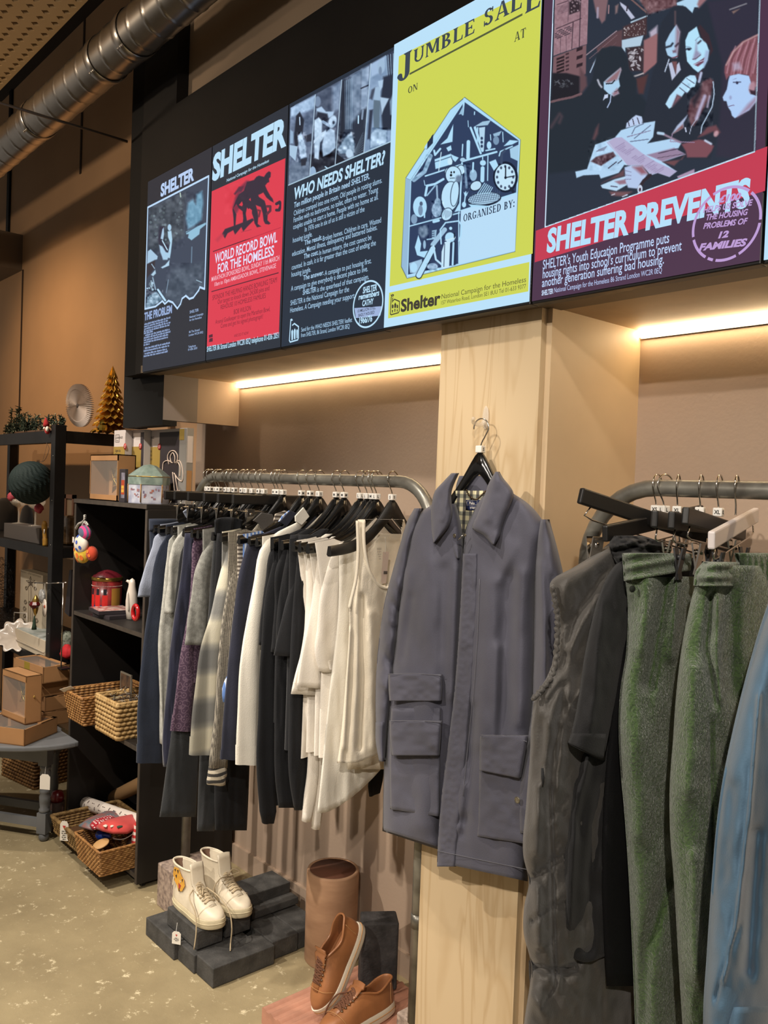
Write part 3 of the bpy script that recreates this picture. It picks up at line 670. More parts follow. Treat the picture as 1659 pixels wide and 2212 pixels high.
lines(3, 'address_lines', [('National Campaign for the Homeless', 954.5, 646.2, 1136.8, 10.4), ('157 Waterloo Road, London SE1 8UU Tel 01-633 9377', 953.8, 658.4, 1136.6, 8.2)], (92, 90, 54), 0.0)
strokes(3, 'emblem', [[(545, 355), (530, 650), (545, 664), (672, 628), (688, 600), (692, 425), (602, 386), (572, 420)], [(572, 362), (566, 440)], [(540, 310), (560, 322), (545, 345)], [(566, 300), (588, 312), (572, 336)]], 20, INK4, TZ)
shape(3, 'emblem', [[(556, 500), (572, 470), (590, 500), (584, 545), (558, 552)], [(600, 480), (618, 440), (638, 480), (630, 540), (602, 545)], [(642, 500), (656, 475), (670, 500), (668, 545), (644, 550)], [(558, 580), (580, 575), (576, 625), (562, 628)], [(602, 560), (622, 556), (618, 612), (604, 616)], [(644, 570), (664, 566), (660, 610), (648, 612)]], INK4, TZ, .0011)

# ================= screen 3: text poster with photo strip
TH = (600, 100, 3.352)
W3 = (170, 206, 236)
lines(2, 'headline', [('WHO NEEDS SHELTER?', 120, 1115, 778, 88)], WHT, .035, TH, .12)
lines(2, 'body_text', [('Ten million people in Britain need SHELTER.', 120, 1172, 668, 40), ('The result.', 195, 1442, 323, 36), ('The cost.', 190, 1541, 296, 36), ('The answer.', 186, 1696, 336, 36), ('SHELTER', 183, 1802, 280, 36)], W3, .018, TH, .05)
lines(2, 'body_text', [('Children cramped into one room. Old people in rotting slums.', 118, 1228, 757, 36), ('Families with no bathrooms, no toilet, often no water. Young', 117, 1277, 728, 36), ('couples unable to start a home. People with no home at all.', 114, 1327, 730, 36), ('In 1976 one in six of us is still a victim of the', 198, 1345, 630, 36), ('housing jungle.', 111, 1424, 252, 36),
 ('Broken homes. Children in care. Wasted', 328, 1412, 750, 36), ('education. Mental illness, delinquency and battered babies.', 106, 1522, 722, 36), ('In human misery, the cost cannot be', 302, 1514, 680, 36), ('counted. In cash, it is far greater than the cost of ending the', 103, 1620, 712, 36), ('housing jungle.', 101, 1672, 242, 36), ('A campaign to put housing first.', 342, 1662, 680, 36), ('A campaign to give everybody a decent place to live.', 98, 1774, 654, 36), ('is the spearhead of that campaign.', 287, 1780, 662, 36), ('SHELTER is the National Campaign for the', 94, 1878, 518, 36), ('Homeless. A Campaign needing your support.', 92, 1930, 562, 36),
 ('Send for the WHO NEEDS SHELTER? leaflet', 172, 2068, 540, 30), ('from SHELTER, 86 Strand, London WC2R 0EQ', 170, 2108, 522, 30)], W3, .004, TH, .0)
ring(2, 'badge', 655, 1868, 1697, .075, WHT, TH)
shape(2, 'badge', [[(556, 1896), (758, 1882), (745, 1950), (566, 1968)]], (160, 180, 220), TH)
lines(2, 'badge', [('SHELTER', 618, 1792, 720, 46), ('remembers', 588, 1838, 736, 42), ('CATHY', 614, 1884, 696, 42), ('1966/76', 590, 2012, 686, 46)], WHT, .03, TH, .1)
lines(2, 'badge', [('10 MILLION STILL', 582, 1930, 712, 22), ('BADLY HOUSED', 588, 1960, 704, 22)], (40, 46, 60), .01, TH, lift=.0018)
strokes(2, 'emblem', [[(96, 1985), (86, 2130), (92, 2142), (146, 2126), (152, 2110), (152, 2030), (122, 2008), (108, 2020)]], 10, WHT, TH)
shape(2, 'emblem', [[(100, 2065), (108, 2050), (114, 2065), (112, 2125), (102, 2130)], [(118, 2058), (126, 2042), (132, 2056), (130, 2120), (120, 2122)], [(136, 2060), (142, 2048), (148, 2058), (146, 2112), (138, 2116)], [(92, 1978), (104, 1972), (112, 1984), (100, 1990)]], WHT, TH, .0011)
TE = (610, 100, 6.381)
cvs = Canvas(2, [(624, 230), (853, 105), (853, 300), (622, 402)], .0014, (62, 72, 92))
q = [(110, 850), (455, 672), (375, 1800), (88, 1905)]
cvs.poly(q, (112, 130, 160), TE); cvs.poly([(115, 850), (455, 672), (440, 860), (110, 980)], (168, 196, 228), TE, 6); cvs.poly([(105, 1100), (440, 860), (390, 1500), (100, 1650)], (96, 112, 138), TE, 8); cvs.poly([(95, 1650), (380, 1480), (375, 1800), (88, 1905)], (104, 122, 146), TE, 8); cvs.grain(q, 50, 5, TE)
cvs.poly([(190, 960), (240, 900), (300, 1020), (280, 1180), (250, 1300), (180, 1420), (160, 1250)], (38, 44, 58), TE, 3); cvs.poly([(300, 1240), (400, 1200), (400, 1310), (330, 1320)], (44, 50, 66), TE, 3); cvs.poly([(210, 1240), (260, 1180), (320, 1380), (330, 1520), (250, 1560), (230, 1420)], (178, 204, 232), TE, 3); cvs.grain([(200, 1180), (340, 1180), (340, 1600), (200, 1600)], 110, 5, TE); cvs.poly([(100, 1360), (210, 1380), (180, 1580), (100, 1500)], (170, 200, 226), TE); cvs.poly([(110, 1150), (150, 1180), (150, 1340), (105, 1340)], (150, 180, 210), TE, 3); cvs.line([(238, 980), (242, 1080)], 16, (180, 206, 232), TE)
cvs.poly([(250, 1560), (340, 1540), (320, 1640), (260, 1650)], (44, 50, 64), TE, 3)
q = [(455, 665), (818, 465), (725, 1650), (375, 1795)]
cvs.poly(q, (76, 88, 110), TE); cvs.poly([(690, 560), (815, 480), (790, 860), (690, 920)], (126, 146, 174), TE, 8); cvs.poly([(380, 1500), (740, 1350), (725, 1650), (375, 1795)], (36, 42, 56), TE, 6); cvs.grain(q, 46, 6, TE)
cvs.ell(485, 760, 44, 74, (120, 140, 168), TE, soft=3); cvs.poly([(470, 860), (540, 830), (600, 900), (710, 900), (700, 950), (640, 990), (560, 1000), (470, 1030)], (178, 206, 236), TE, 3); cvs.poly([(480, 900), (620, 930), (640, 1010), (540, 1060), (450, 1040)], (44, 50, 66), TE, 4); cvs.poly([(440, 1020), (500, 980), (550, 1030), (540, 1200), (600, 1150), (610, 1200), (520, 1330), (500, 1560), (440, 1540)], (190, 216, 242), TE, 3)
cvs.ell(690, 1040, 54, 90, (188, 214, 240), TE, .3, 3); cvs.ell(706, 1050, 16, 22, (60, 70, 90), TE, soft=3); cvs.poly([(580, 1200), (660, 1130), (720, 1160), (735, 1400), (650, 1480), (560, 1520), (545, 1380)], (176, 202, 230), TE, 3); cvs.line([(560, 1040), (640, 1090)], 40, (150, 176, 206), TE); cvs.grain([(430, 980), (740, 980), (740, 1560), (430, 1560)], 70, 6, TE); cvs.poly([(430, 1300), (540, 1190), (600, 1170), (430, 1345)], (196, 220, 244), TE); cvs.ell(420, 1740, 44, 84, (150, 180, 212), TE); cvs.line([(590, 1660), (650, 1700)], 16, WHT, TE)
q = [(818, 465), (1210, 255), (1120, 1470), (728, 1650)]
cvs.poly(q, (66, 78, 98), TE); cvs.poly([(940, 400), (1100, 310), (1080, 900), (940, 1080)], (120, 140, 166), TE, 8); cvs.poly([(1095, 320), (1205, 260), (1170, 860), (1080, 870)], (142, 164, 192), TE, 4); cvs.line([(1085, 580), (1200, 530)], 20, (50, 58, 76), TE); cvs.grain(q, 60, 7, TE)
for k in range(5): cvs.line([(860+k*24, 480-k*10), (870+k*22, 1140)], 9, (150, 180, 208), TE, al=.8)
cvs.poly([(830, 480), (860, 460), (860, 1150), (780, 1350)], (40, 46, 60), TE, 6); cvs.poly([(970, 1080), (1160, 850), (1120, 1470), (1000, 1520)], (46, 54, 70), TE, 10); cvs.poly([(760, 1420), (860, 1260), (950, 1180), (1000, 1350), (980, 1540), (880, 1480), (800, 1480)], (150, 176, 202), TE, 4); cvs.grain([(750, 1180), (1000, 1180), (1000, 1560), (750, 1560)], 150, 5, TE); cvs.ell(925, 1480, 50, 60, (190, 216, 240), TE, soft=3); cvs.line([(1048, 960), (1046, 1060)], 18, WHT, TE); cvs.line([(1110, 880), (1098, 1000)], 26, (130, 150, 176), TE); cvs.poly([(728, 1650), (740, 1470), (880, 1580)], (30, 34, 46), TE, 2)
for k in range(8): cvs.line([(1000, 1500-k*10), (1110, 1430-k*34)], 4, (110, 130, 150), TE)
q = [(1210, 255), (1560, 60), (1515, 1305), (1120, 1468)]
cvs.poly(q, (136, 162, 194), TE); cvs.grain(q, 40, 8, TE); cvs.poly([(1215, 250), (1420, 130), (1400, 330), (1220, 430)], (164, 190, 222), TE, 5); cvs.poly([(1440, 100), (1560, 60), (1540, 420), (1460, 480)], (50, 58, 78), TE, 4)
for k in range(4): cvs.line([(1420+k*36, 130-k*10), (1450+k*26, 420)], 8, (150, 180, 206), TE)
cvs.poly([(1390, 420), (1530, 380), (1520, 1150), (1380, 1160), (1350, 760)], (44, 52, 70), TE, 5); cvs.poly([(1230, 600), (1290, 560), (1240, 740), (1200, 720)], (70, 80, 100), TE, 4); cvs.ell(1360, 280, 52, 100, (160, 188, 216), TE, .1, 3); cvs.ell(1350, 340, 22, 60, (120, 142, 170), TE, soft=3); cvs.poly([(1320, 480), (1390, 460), (1380, 560), (1340, 620)], (176, 204, 232), TE, 3); cvs.poly([(1280, 560), (1345, 560), (1350, 760), (1260, 740)], (160, 188, 216), TE, 3); cvs.poly([(1260, 740), (1350, 750), (1335, 1130), (1260, 1120), (1250, 930)], (96, 116, 134), TE, 3)
cvs.poly([(1345, 700), (1470, 720), (1400, 860), (1370, 940)], (176, 202, 228), TE, 3); cvs.poly([(1220, 1210), (1290, 1130), (1440, 1160), (1430, 1330), (1210, 1400)], (182, 210, 238), TE, 3); cvs.grain([(1200, 1120), (1450, 1120), (1450, 1420), (1200, 1420)], 110, 6, TE); cvs.poly([(1200, 880), (1250, 870), (1210, 1280), (1170, 1280)], (50, 58, 78), TE, 4); cvs.poly([(1480, 760), (1530, 640), (1520, 960), (1490, 940)], (130, 156, 182), TE, 4)
for p in ([(455, 668), (375, 1795)], [(818, 462), (726, 1650)], [(1222, 240), (1122, 1468)]): cvs.line(p, 10, (180, 206, 226), TE)
cvs.line([(88, 1915), (1515, 1305)], 20, (170, 200, 220), TE)
cvs.build('photo_strip', clip=cv(*TE)([(112, 848), (1556, 52), (1515, 1318), (82, 1926)]))

# ================= screen 2: red bowling poster
TG = (440, 260, 7.375); TK = (300, 240, 3.95)
RED, DR = (222, 64, 82), (62, 46, 66)
lines(1, 'headline', [('SHELTER', 138, 985, 1320, 425)], WHT, .05, TG, .05)
lines(1, 'tagline', [('National Campaign for the Homeless', 368, 985, 1045, 46)], WHT, .01, TG, .2)
shape(1, 'red_panel', [[(457.8, 413.5), (616.7, 341.8), (602.8, 720.5), (447.3, 749.5)]], RED)
cvs = Canvas(1, [(460, 350), (610, 350), (608, 530), (455, 530)], .0013, RED)
BK = (56, 48, 64)
cvs.poly([(590, 1350), (520, 1500), (470, 1460), (460, 1380), (500, 1230), (560, 1080), (680, 960), (720, 960), (700, 1060), (600, 1150), (560, 1300)], (120, 52, 76), TG, 5, .85)
cvs.poly([(480, 1170), (560, 1060), (640, 1050), (600, 1140), (560, 1130), (500, 1190)], (96, 50, 72), TG, 3)
cvs.poly([(690, 980), (800, 950), (840, 900), (880, 880), (960, 900), (1000, 840), (1040, 810), (1070, 830), (1065, 900), (1040, 930), (1045, 980), (1010, 1000), (980, 1040), (1010, 1110), (1060, 1200), (1100, 1250), (1115, 1310), (1060, 1280), (1000, 1230), (950, 1150), (870, 1190), (880, 1220), (970, 1280), (1000, 1380), (1020, 1500), (1015, 1590), (1065, 1640), (1040, 1660), (980, 1650), (955, 1600), (940, 1480), (910, 1380), (830, 1350), (860, 1450), (870, 1540), (860, 1650), (915, 1690), (850, 1705), (810, 1640), (790, 1540), (760, 1460), (690, 1390), (670, 1480), (690, 1600), (620, 1640), (630, 1560), (620, 1450), (560, 1400), (520, 1330), (470, 1400), (520, 1500), (505, 1690), (480, 1690), (475, 1560), (460, 1420), (510, 1280), (560, 1180), (640, 1120)], BK, TG, 2)
cvs.poly([(720, 1265), (745, 1235), (752, 1285)], RED, TG); cvs.poly([(560, 1350), (610, 1290), (625, 1340), (610, 1370)], RED, TG)
cvs.poly([(690, 1440), (730, 1400), (770, 1430), (760, 1570), (690, 1590), (675, 1500)], RED, TG); cvs.poly([(525, 1480), (600, 1480), (625, 1560), (620, 1630), (525, 1670)], RED, TG)
cvs.poly([(290, 1810), (340, 1730), (480, 1680), (640, 1620), (780, 1560), (800, 1590), (700, 1690), (630, 1770), (600, 1700), (500, 1820), (470, 1750), (380, 1800), (340, 1880)], BK, TG, 2)
cvs.line([(1160, 1330), (1210, 1300), (1230, 1360), (1200, 1430), (1160, 1430)], 46, BK, TG); cvs.line([(1010, 1370), (1060, 1370), (1060, 1440), (1010, 1490)], 40, (100, 48, 66), TG); cvs.line([(860, 1430), (900, 1440), (880, 1530)], 30, (120, 50, 66), TG)
cvs.poly([(190, 1900), (290, 1800), (320, 1830), (220, 1940)], (196, 60, 80), TG, 6); cvs.line([(600, 1780), (760, 1740)], 8, (160, 54, 72), TG)
cvs.grain([(340, 1000), (700, 1000), (700, 1500), (330, 1500)], 14, 8, TG)
cvs.build('bowlers_picture', clip=[(462, 416), (612, 348), (606, 470), (606, 498), (456, 536)])
lines(1, 'red_panel_text', [('WORLD RECORD BOWL', 650, 1302, 1182, 82), ('FOR THE HOMELESS', 674, 1388, 1154, 80)], (226, 224, 250), .02, TK)
lines(1, 'red_panel_text', [('MARATHON SPONSORED BOWL, SUNDAY 11th MARCH', 622, 1455, 1200, 38), ('10am to 10pm AMBASSADOR BOWL, STEVENAGE', 648, 1496, 1172, 34)], (240, 190, 205), .008, TK)
lines(1, 'red_panel_text', [('SPONSOR THE HELPING HANDS BOWLING TEAM', 630, 1615, 1180, 40), ('Our target to knock down 24,500 pins and', 675, 1648, 1115, 38), ('REHOUSE 10 HOMELESS FAMILIES', 700, 1694, 1085, 38), ('BOB WILSON', 812, 1735, 958, 40), ('Arsenal Goalkeeper to open the Marathon Bowl,', 655, 1818, 1122, 36), ('Come and get his signed photograph!', 700, 1852, 1060, 36), ('AND DO IT NOW', 815, 1930, 938, 24)], (128, 44, 58), .0, TK)
strokes(1, 'red_panel_rule', [[(635, 1199), (1210, 995)], [(622, 1541), (1193, 1380)]], 8, (90, 40, 56), TK)
shape(1, 'red_panel_mark', [[(600, 1912), (632, 1902), (632, 1928), (600, 1936)], [(604, 1942), (632, 1934), (632, 1966), (600, 1972)]], (90, 40, 56), TK, .001)
lines(1, 'address_line', [('SHELTER 86 Strand London WC2R 0EQ telephone 01-836 2051', 582, 2055, 1197, 44)], WHT, .015, TK)

# ================= screen 1: dark photograph poster
TF = (300, 340, 6.506)
lines(0, 'headline', [('SHELTER', 308, 562, 778, 180)], (186, 210, 246), .045, TF, .0)
cvs = Canvas(0, [(318, 440), (453, 375), (453, 640), (312, 676)], .0013, (62, 72, 90))
q = [(125, 700), (985, 270), (925, 1840), (80, 2120)]
cvs.poly(q, (64, 74, 92), TF); cvs.poly([(140, 720), (660, 480), (640, 1100), (300, 1300), (130, 1300)], (70, 80, 92), TF, 10); cvs.grain([(140, 700), (660, 480), (640, 1250), (130, 1400)], 55, 6, TF); cvs.specks([(150, 720), (660, 520), (600, 1100), (150, 1250)], 60, (130, 150, 160), TF, 2.2, al=.6)
cvs.poly([(690, 640), (760, 590), (800, 660), (810, 520), (890, 470), (905, 640), (880, 880), (780, 960), (690, 1010), (660, 860)], (112, 158, 186), TF, 6); cvs.grain([(660, 480), (905, 480), (905, 1000), (660, 1000)], 40, 5, TF)
cvs.poly([(660, 1045), (940, 915), (945, 940), (860, 1010), (850, 1080), (740, 1165), (690, 1130), (700, 1080), (665, 1080)], (146, 192, 218), TF, 2); cvs.line([(665, 1060), (830, 960)], 12, (80, 104, 126), TF); cvs.line([(745, 1260), (738, 1480)], 16, (120, 150, 174), TF, al=.7)
cvs.poly([(480, 1560), (900, 1480), (930, 1840), (560, 2060), (360, 1960)], (78, 90, 106), TF, 14); cvs.grain([(380, 1480), (930, 1480), (930, 1850), (380, 2050)], 40, 6, TF)
cvs.poly([(290, 960), (360, 970), (350, 1150), (330, 1200), (420, 1230), (390, 1440), (310, 1400), (270, 1150)], (52, 52, 70), TF, 4)
cvs.poly([(330, 1010), (350, 985), (355, 1080), (340, 1160), (305, 1140)], (172, 204, 230), TF, 2); cvs.ell(430, 985, 26, 46, (172, 208, 236), TF, 0, 2); cvs.poly([(405, 1040), (455, 1030), (470, 1150), (450, 1330), (435, 1420), (400, 1400), (440, 1200), (410, 1120)], (176, 214, 238), TF, 2); cvs.poly([(285, 1230), (330, 1250), (380, 1330), (440, 1350), (400, 1440), (340, 1440), (300, 1330)], (170, 206, 232), TF, 3); cvs.line([(330, 1170), (400, 1300)], 16, (186, 220, 240), TF); cvs.poly([(310, 1545), (370, 1510), (430, 1440), (425, 1520), (330, 1560)], (180, 214, 238), TF, 2)
cvs.poly([(125, 1320), (165, 1290), (265, 1390), (258, 1430), (115, 1500)], (168, 200, 226), TF, 2); cvs.poly([(115, 1500), (230, 1440), (220, 1560), (110, 1700)], (58, 54, 62), TF, 3); cvs.line([(180, 1500), (220, 1560)], 14, (150, 178, 200), TF); cvs.poly([(170, 1650), (230, 1580), (240, 1630), (200, 1670)], (176, 208, 230), TF, 2); cvs.line([(195, 1690), (235, 1860)], 18, (140, 166, 188), TF); cvs.specks([(110, 1740), (200, 1740), (200, 1860), (110, 1860)], 16, (170, 200, 220), TF, 2, 5)
cvs.poly([(95, 2110), (120, 1960), (250, 1880), (330, 2000), (200, 2090)], (130, 158, 180), TF, 3); cvs.grain([(80, 1860), (340, 1860), (340, 2120), (80, 2120)], 150, 4, TF); cvs.line([(268, 1860), (370, 2010)], 28, WHT, TF); cvs.line([(415, 1720), (385, 1900)], 16, (110, 130, 150), TF); cvs.line([(810, 1725), (880, 1755)], 12, (160, 190, 210), TF); cvs.line([(580, 500), (588, 555)], 16, (180, 200, 190), TF)
cvs.build('yard_photo', clip=cv(*TF)([(118, 690), (990, 258), (932, 1830), (860, 1830), (800, 1940), (710, 2000), (665, 1940), (600, 2010), (545, 2110), (480, 2060), (370, 2030), (80, 2120)]))
strokes(0, 'photo_border', [[(90, 2130), (130, 705), (985, 265), (928, 1850), (862, 1825), (845, 1870), (770, 1970), (715, 1990), (665, 1945), (612, 1985), (590, 2060), (545, 2125), (480, 2040), (420, 2015), (370, 2060), (335, 2020), (240, 2095), (90, 2130)]], 26, (190, 220, 250), TF, .0013)
serif_ink = (150, 172, 214)
lines(0, 'subtitle', [('THE PROBLEM', 48, 1790, 284, 68)], serif_ink, .04, TK)
r0, y0 = SCREENS[0]; mb = MB(); g = np.random.default_rng(5)
rows = [(50, 1828, 275), (48, 1848, 250), (48, 1868, 270), (46, 1888, 262), (46, 1905, 118), (56, 1922, 262), (46, 1944, 272), (46, 1964, 258), (46, 1984, 250), (44, 2004, 92), (54, 2032, 276), (44, 2056, 258), (52, 2078, 238), (44, 2100, 248)]
for xl, yb, xr in rows:      # lines of print too small to read
    A = at(300+xl/3.95, 240+yb/3.95, Y=y0); xe = xend(300+xr/3.95, A[2], y0, A[0]); h = .0052; x = A[0]
    while x < xe-.004:
        wl = g.uniform(.008, .026); k = 0
        while k < wl and x+k < xe:
            lw = g.uniform(.0018, .0034); hh = h*(1.35 if g.random() < .25 else 1.0); mb.add([(x+k, y0-.0012, A[2]), (x+k+lw, y0-.0012, A[2]), (x+k+lw, y0-.0012, A[2]+hh), (x+k, y0-.0012, A[2]+hh)], [(0, 1, 2, 3)]); k += lw+.0008
        x += wl+.0045
mb.build('body_text', EM('ink_150_172_214', serif_ink), r0, recalc=False)
lines(0, 'address_block', [('SHELTER', 436, 1728, 512, 24), ('National Campaign', 434, 1768, 552, 18), ('for the Homeless', 434, 1794, 538, 18), ('86 The Strand', 430, 1895, 520, 18), ('London WC2R 0EQ', 428, 1922, 550, 18), ('Telephone', 424, 2022, 488, 18), ('01-836 2051', 422, 2046, 500, 18)], (160, 184, 224), .012, TK)

# ================= screen 5: photograph of four people
T5 = (1140, 0, 3.1965); TA = (1180, 0, 6.9125); TB = (1400, 0, 6.405); TC = (1220, 240, 5.925)
cvs = Canvas(4, [(1180, -60), (1648, -60), (1632, 345), (1170, 492)], .00135, (44, 52, 66))
ND, PG, PK, LW = (40, 46, 60), (152, 120, 130), (120, 88, 94), (182, 220, 248)
cvs.poly([(60, 1500), (520, 1400), (900, 1400), (1400, 1400), (1650, 1700), (1650, 2400), (0, 2600)], (38, 46, 56), TA, 8)
cvs.poly([(140, -400), (640, -400), (610, 655), (108, 832)], PG, TA, 1); cvs.grain([(140, -400), (640, -400), (610, 655), (108, 832)], 26, 3, TA)
for p, w_ in (([(520, -100), (492, 690)], 14), ([(400, 330), (380, 730)], 12), ([(150, 430), (520, 275)], 12), ([(330, 30), (325, 330)], 5), ([(215, 560), (210, 800)], 5), ([(300, 530), (295, 770)], 5), ([(160, 70), (330, 10)], 10)): cvs.line(p, w_, (58, 44, 56), TA)
for k in range(5):
    for j in range(9):
        if (k*7+j*5) % 4: cvs.line([(135+j*28, 480+k*26-j*11), (155+j*28, 470+k*26-j*11)], 12, (52, 44, 56), TA)
for k in range(6): cvs.line([(165, 110+k*22), (320, 50+k*22)], 6, (96, 76, 88), TA)
cvs.poly([(340, 20), (515, -50), (500, 165), (342, 222)], (52, 42, 50), TA, 3); cvs.specks([(340, 20), (515, -50), (500, 165), (342, 222)], 26, (150, 130, 140), TA, 1.6)
cvs.poly([(108, 850), (600, 665), (590, 1100), (500, 1150), (95, 1100)], (122, 92, 98), TA, 2)
for k in range(5): cvs.poly([(155, 870+k*50), (270, 830+k*50), (268, 862+k*50), (152, 902+k*50)], (44, 34, 40), TA)
for k in range(3): cvs.poly([(455, 720+k*120), (545, 690+k*120), (540, 740+k*120), (450, 775+k*120)], (48, 36, 44), TA)
for k in range(5): cvs.poly([(290, 800+k*58), (340, 782+k*58), (338, 810+k*58), (288, 828+k*58)], (60, 44, 52), TA)
cvs.poly([(95, 1090), (300, 1090), (505, 1140), (490, 1440), (75, 1500)], (34, 34, 42), TA, 4); cvs.specks([(110, 1200), (400, 1200), (400, 1300), (110, 1300)], 24, (96, 100, 110), TA, 1.0, 4, .8, 3.0)
cvs.poly([(500, 1000), (600, 1150), (610, 1280), (500, 1430)], (96, 72, 78), TA, 6); cvs.line([(78, 1520), (190, 1490), (390, 1450), (520, 1400)], 34, (112, 86, 92), TA)
cvs.poly([(690, -60), (930, -60), (880, 300), (830, 350), (740, 180)], (126, 98, 104), TA, 4); cvs.line([(770, 120), (765, 260)], 30, (160, 150, 170), TA, soft=3); cvs.line([(935, 80), (930, 200)], 16, (150, 120, 126), TA); cvs.poly([(1030, 90), (1080, 60), (1060, 190), (1030, 210)], (130, 108, 110), TA, 4)
cvs.poly([(1100, 30), (1190, 90), (1325, 262), (1270, 290), (1112, 80)], (186, 192, 216), TA, 2); cvs.line([(1215, 90), (1200, 160)], 20, (50, 44, 56), TA); cvs.line([(1210, -60), (1500, 190)], 24, (118, 92, 92), TA)
cvs.poly([(1350, -60), (1659, -60), (1659, 130), (1510, 180)], (110, 80, 84), TA, 4); cvs.grain([(1300, -60), (1700, -60), (1700, 200), (1500, 190)], 60, 5, TA)
cvs.line([(1268, 335), (1500, 240)], 22, (178, 205, 224), TA); cvs.poly([(750, 720), (1050, 470), (1140, 440), (1130, 700), (950, 690), (770, 800)], (92, 68, 74), TA, 4); cvs.line([(600, 820), (1050, 462)], 12, (168, 146, 156), TA); cvs.line([(640, 880), (1060, 520)], 7, (130, 106, 114), TA); cvs.line([(690, 950), (1040, 640)], 5, (110, 90, 96), TA); cvs.line([(655, 1080), (765, 830)], 16, (170, 190, 214), TA)
cvs.poly([(1150, 400), (1500, 250), (1500, 520), (1140, 590)], (74, 54, 58), TA, 4); cvs.specks([(1150, 420), (1500, 290), (1490, 500), (1150, 560)], 80, (190, 180, 184), TA, 1.0, 6)
cvs.poly([(1128, 600), (1450, 528), (1405, 690), (1180, 712), (1180, 780), (1128, 710)], (178, 202, 222), TA, 2)
cvs.poly([(1200, 720), (1460, 680), (1440, 1060), (1240, 1060)], (60, 48, 54), TA, 4); cvs.specks([(1220, 720), (1440, 700), (1420, 1040), (1230, 1040)], 34, (190, 186, 196), TA, 1.6, 8, 1, 2.5)
cvs.poly([(1475, 620), (1700, 480), (1700, 900), (1450, 1110)], (160, 108, 110), TA, 4); cvs.line([(1500, 180), (1440, 1100)], 9, (60, 46, 50), TA); cvs.poly([(1540, 480), (1659, 380), (1659, 500), (1560, 580)], (180, 170, 190), TA, 6); cvs.line([(1312, 1140), (1448, 1095)], 22, (170, 164, 168), TA); cvs.poly([(1330, 1180), (1520, 1110), (1450, 1400), (1380, 1400)], (84, 56, 58), TA, 6)
# seated boy at left
cvs.poly([(740, 830), (830, 720), (1000, 688), (1120, 712), (1215, 860), (1230, 1010), (1350, 1200), (1340, 1500), (600, 1700), (520, 1450), (640, 1280), (690, 1180)], (38, 46, 56), TA, 4)
cvs.poly([(858, 1225), (920, 1165), (1110, 1010), (1122, 1040), (1082, 1180), (1102, 1285), (1062, 1340), (1086, 1395), (1005, 1436), (930, 1400), (858, 1330)], (172, 208, 236), TA, 2); cvs.poly([(880, 1220), (1110, 1012), (1118, 1050), (1060, 1190), (920, 1240)], (146, 112, 120), TA, 6); cvs.line([(895, 1252), (985, 1245), (1020, 1200)], 18, (32, 34, 44), TA); cvs.poly([(985, 1400), (1060, 1320), (1086, 1395), (1005, 1436)], (150, 116, 130), TA, 6); cvs.line([(1020, 1372), (1080, 1345)], 9, (70, 52, 62), TA); cvs.line([(770, 1195), (795, 1260), (825, 1300)], 26, (186, 190, 206), TA, soft=3)
cvs.poly([(845, 1505), (872, 1415), (925, 1405), (920, 1460), (880, 1470)], (196, 210, 236), TA); cvs.line([(965, 1425), (955, 1520), (912, 1605)], 14, (180, 200, 236), TA); cvs.line([(70, 1900), (200, 1700), (230, 1740), (195, 1830)], 30, (98, 74, 82), TA, soft=8, al=.7)
cvs.poly([(1188, 1912), (1200, 1840), (1290, 1755), (1340, 1718), (1425, 1740), (1455, 1850), (1300, 1880)], (188, 206, 238), TA, 2)
for p in ([(1240, 1880), (1225, 1820)], [(1310, 1860), (1290, 1780)], [(1390, 1850), (1360, 1760)]): cvs.line(p, 14, (60, 52, 66), TA)
cvs.poly([(690, 2075), (740, 1920), (785, 1850), (770, 2000), (720, 2090)], (96, 70, 76), TA, 6)
# girls and boy at right
cvs.poly([(0, -60), (400, -60), (400, 80), (0, 200)], (110, 80, 86), TB, 5); cvs.grain([(0, -60), (400, -60), (380, 90), (0, 220)], 80, 5, TB); cvs.poly([(395, 40), (540, -20), (720, -20), (700, 100), (640, 100), (612, 180), (520, 92), (400, 72)], (176, 212, 238), TB, 2); cvs.poly([(720, -60), (860, -60), (700, 110), (680, 60)], (150, 110, 116), TB, 5)
cvs.poly([(-60, 560), (120, 470), (125, 850), (-60, 1000)], (150, 106, 110), TB, 4)
cvs.poly([(120, 860), (130, 480), (190, 300), (350, 88), (480, 78), (615, 190), (720, 120), (820, 20), (1520, -60), (1520, 480), (1150, 720), (1040, 1000), (1030, 1700), (860, 2200), (0, 2200), (-100, 1800), (60, 1000)], (42, 48, 60), TB, 4)
cvs.poly([(820, 20), (1525, -60), (1500, 2100), (1220, 2200), (940, 2160), (1000, 1500), (1030, 900)], (52, 50, 66), TB, 8)
cvs.poly([(240, 590), (300, 470), (390, 338), (442, 440), (425, 560), (402, 800), (340, 802), (270, 765), (245, 690)], (170, 206, 236), TB, 2); cvs.poly([(392, 350), (442, 440), (425, 560), (405, 760), (375, 690), (385, 540)], (150, 122, 140), TB, 8); cvs.line([(250, 655), (315, 635), (340, 600)], 26, (36, 40, 54), TB, soft=3); cvs.line([(380, 640), (420, 600)], 26, (70, 56, 70), TB, soft=3); cvs.poly([(335, 700), (385, 690), (390, 725), (345, 735)], (120, 100, 120), TB, 3); cvs.line([(335, 800), (405, 780)], 18, (120, 80, 96), TB); cvs.line([(375, 160), (375, 340)], 14, (110, 86, 90), TB, soft=5)
cvs.poly([(280, 880), (300, 960), (330, 1112), (452, 965), (430, 860), (395, 900), (380, 1030), (330, 860)], (188, 196, 222), TB, 2); cvs.poly([(330, 850), (400, 850), (385, 1030)], (120, 80, 84), TB, 3); cvs.line([(290, 820), (232, 990)], 14, (190, 204, 228), TB)
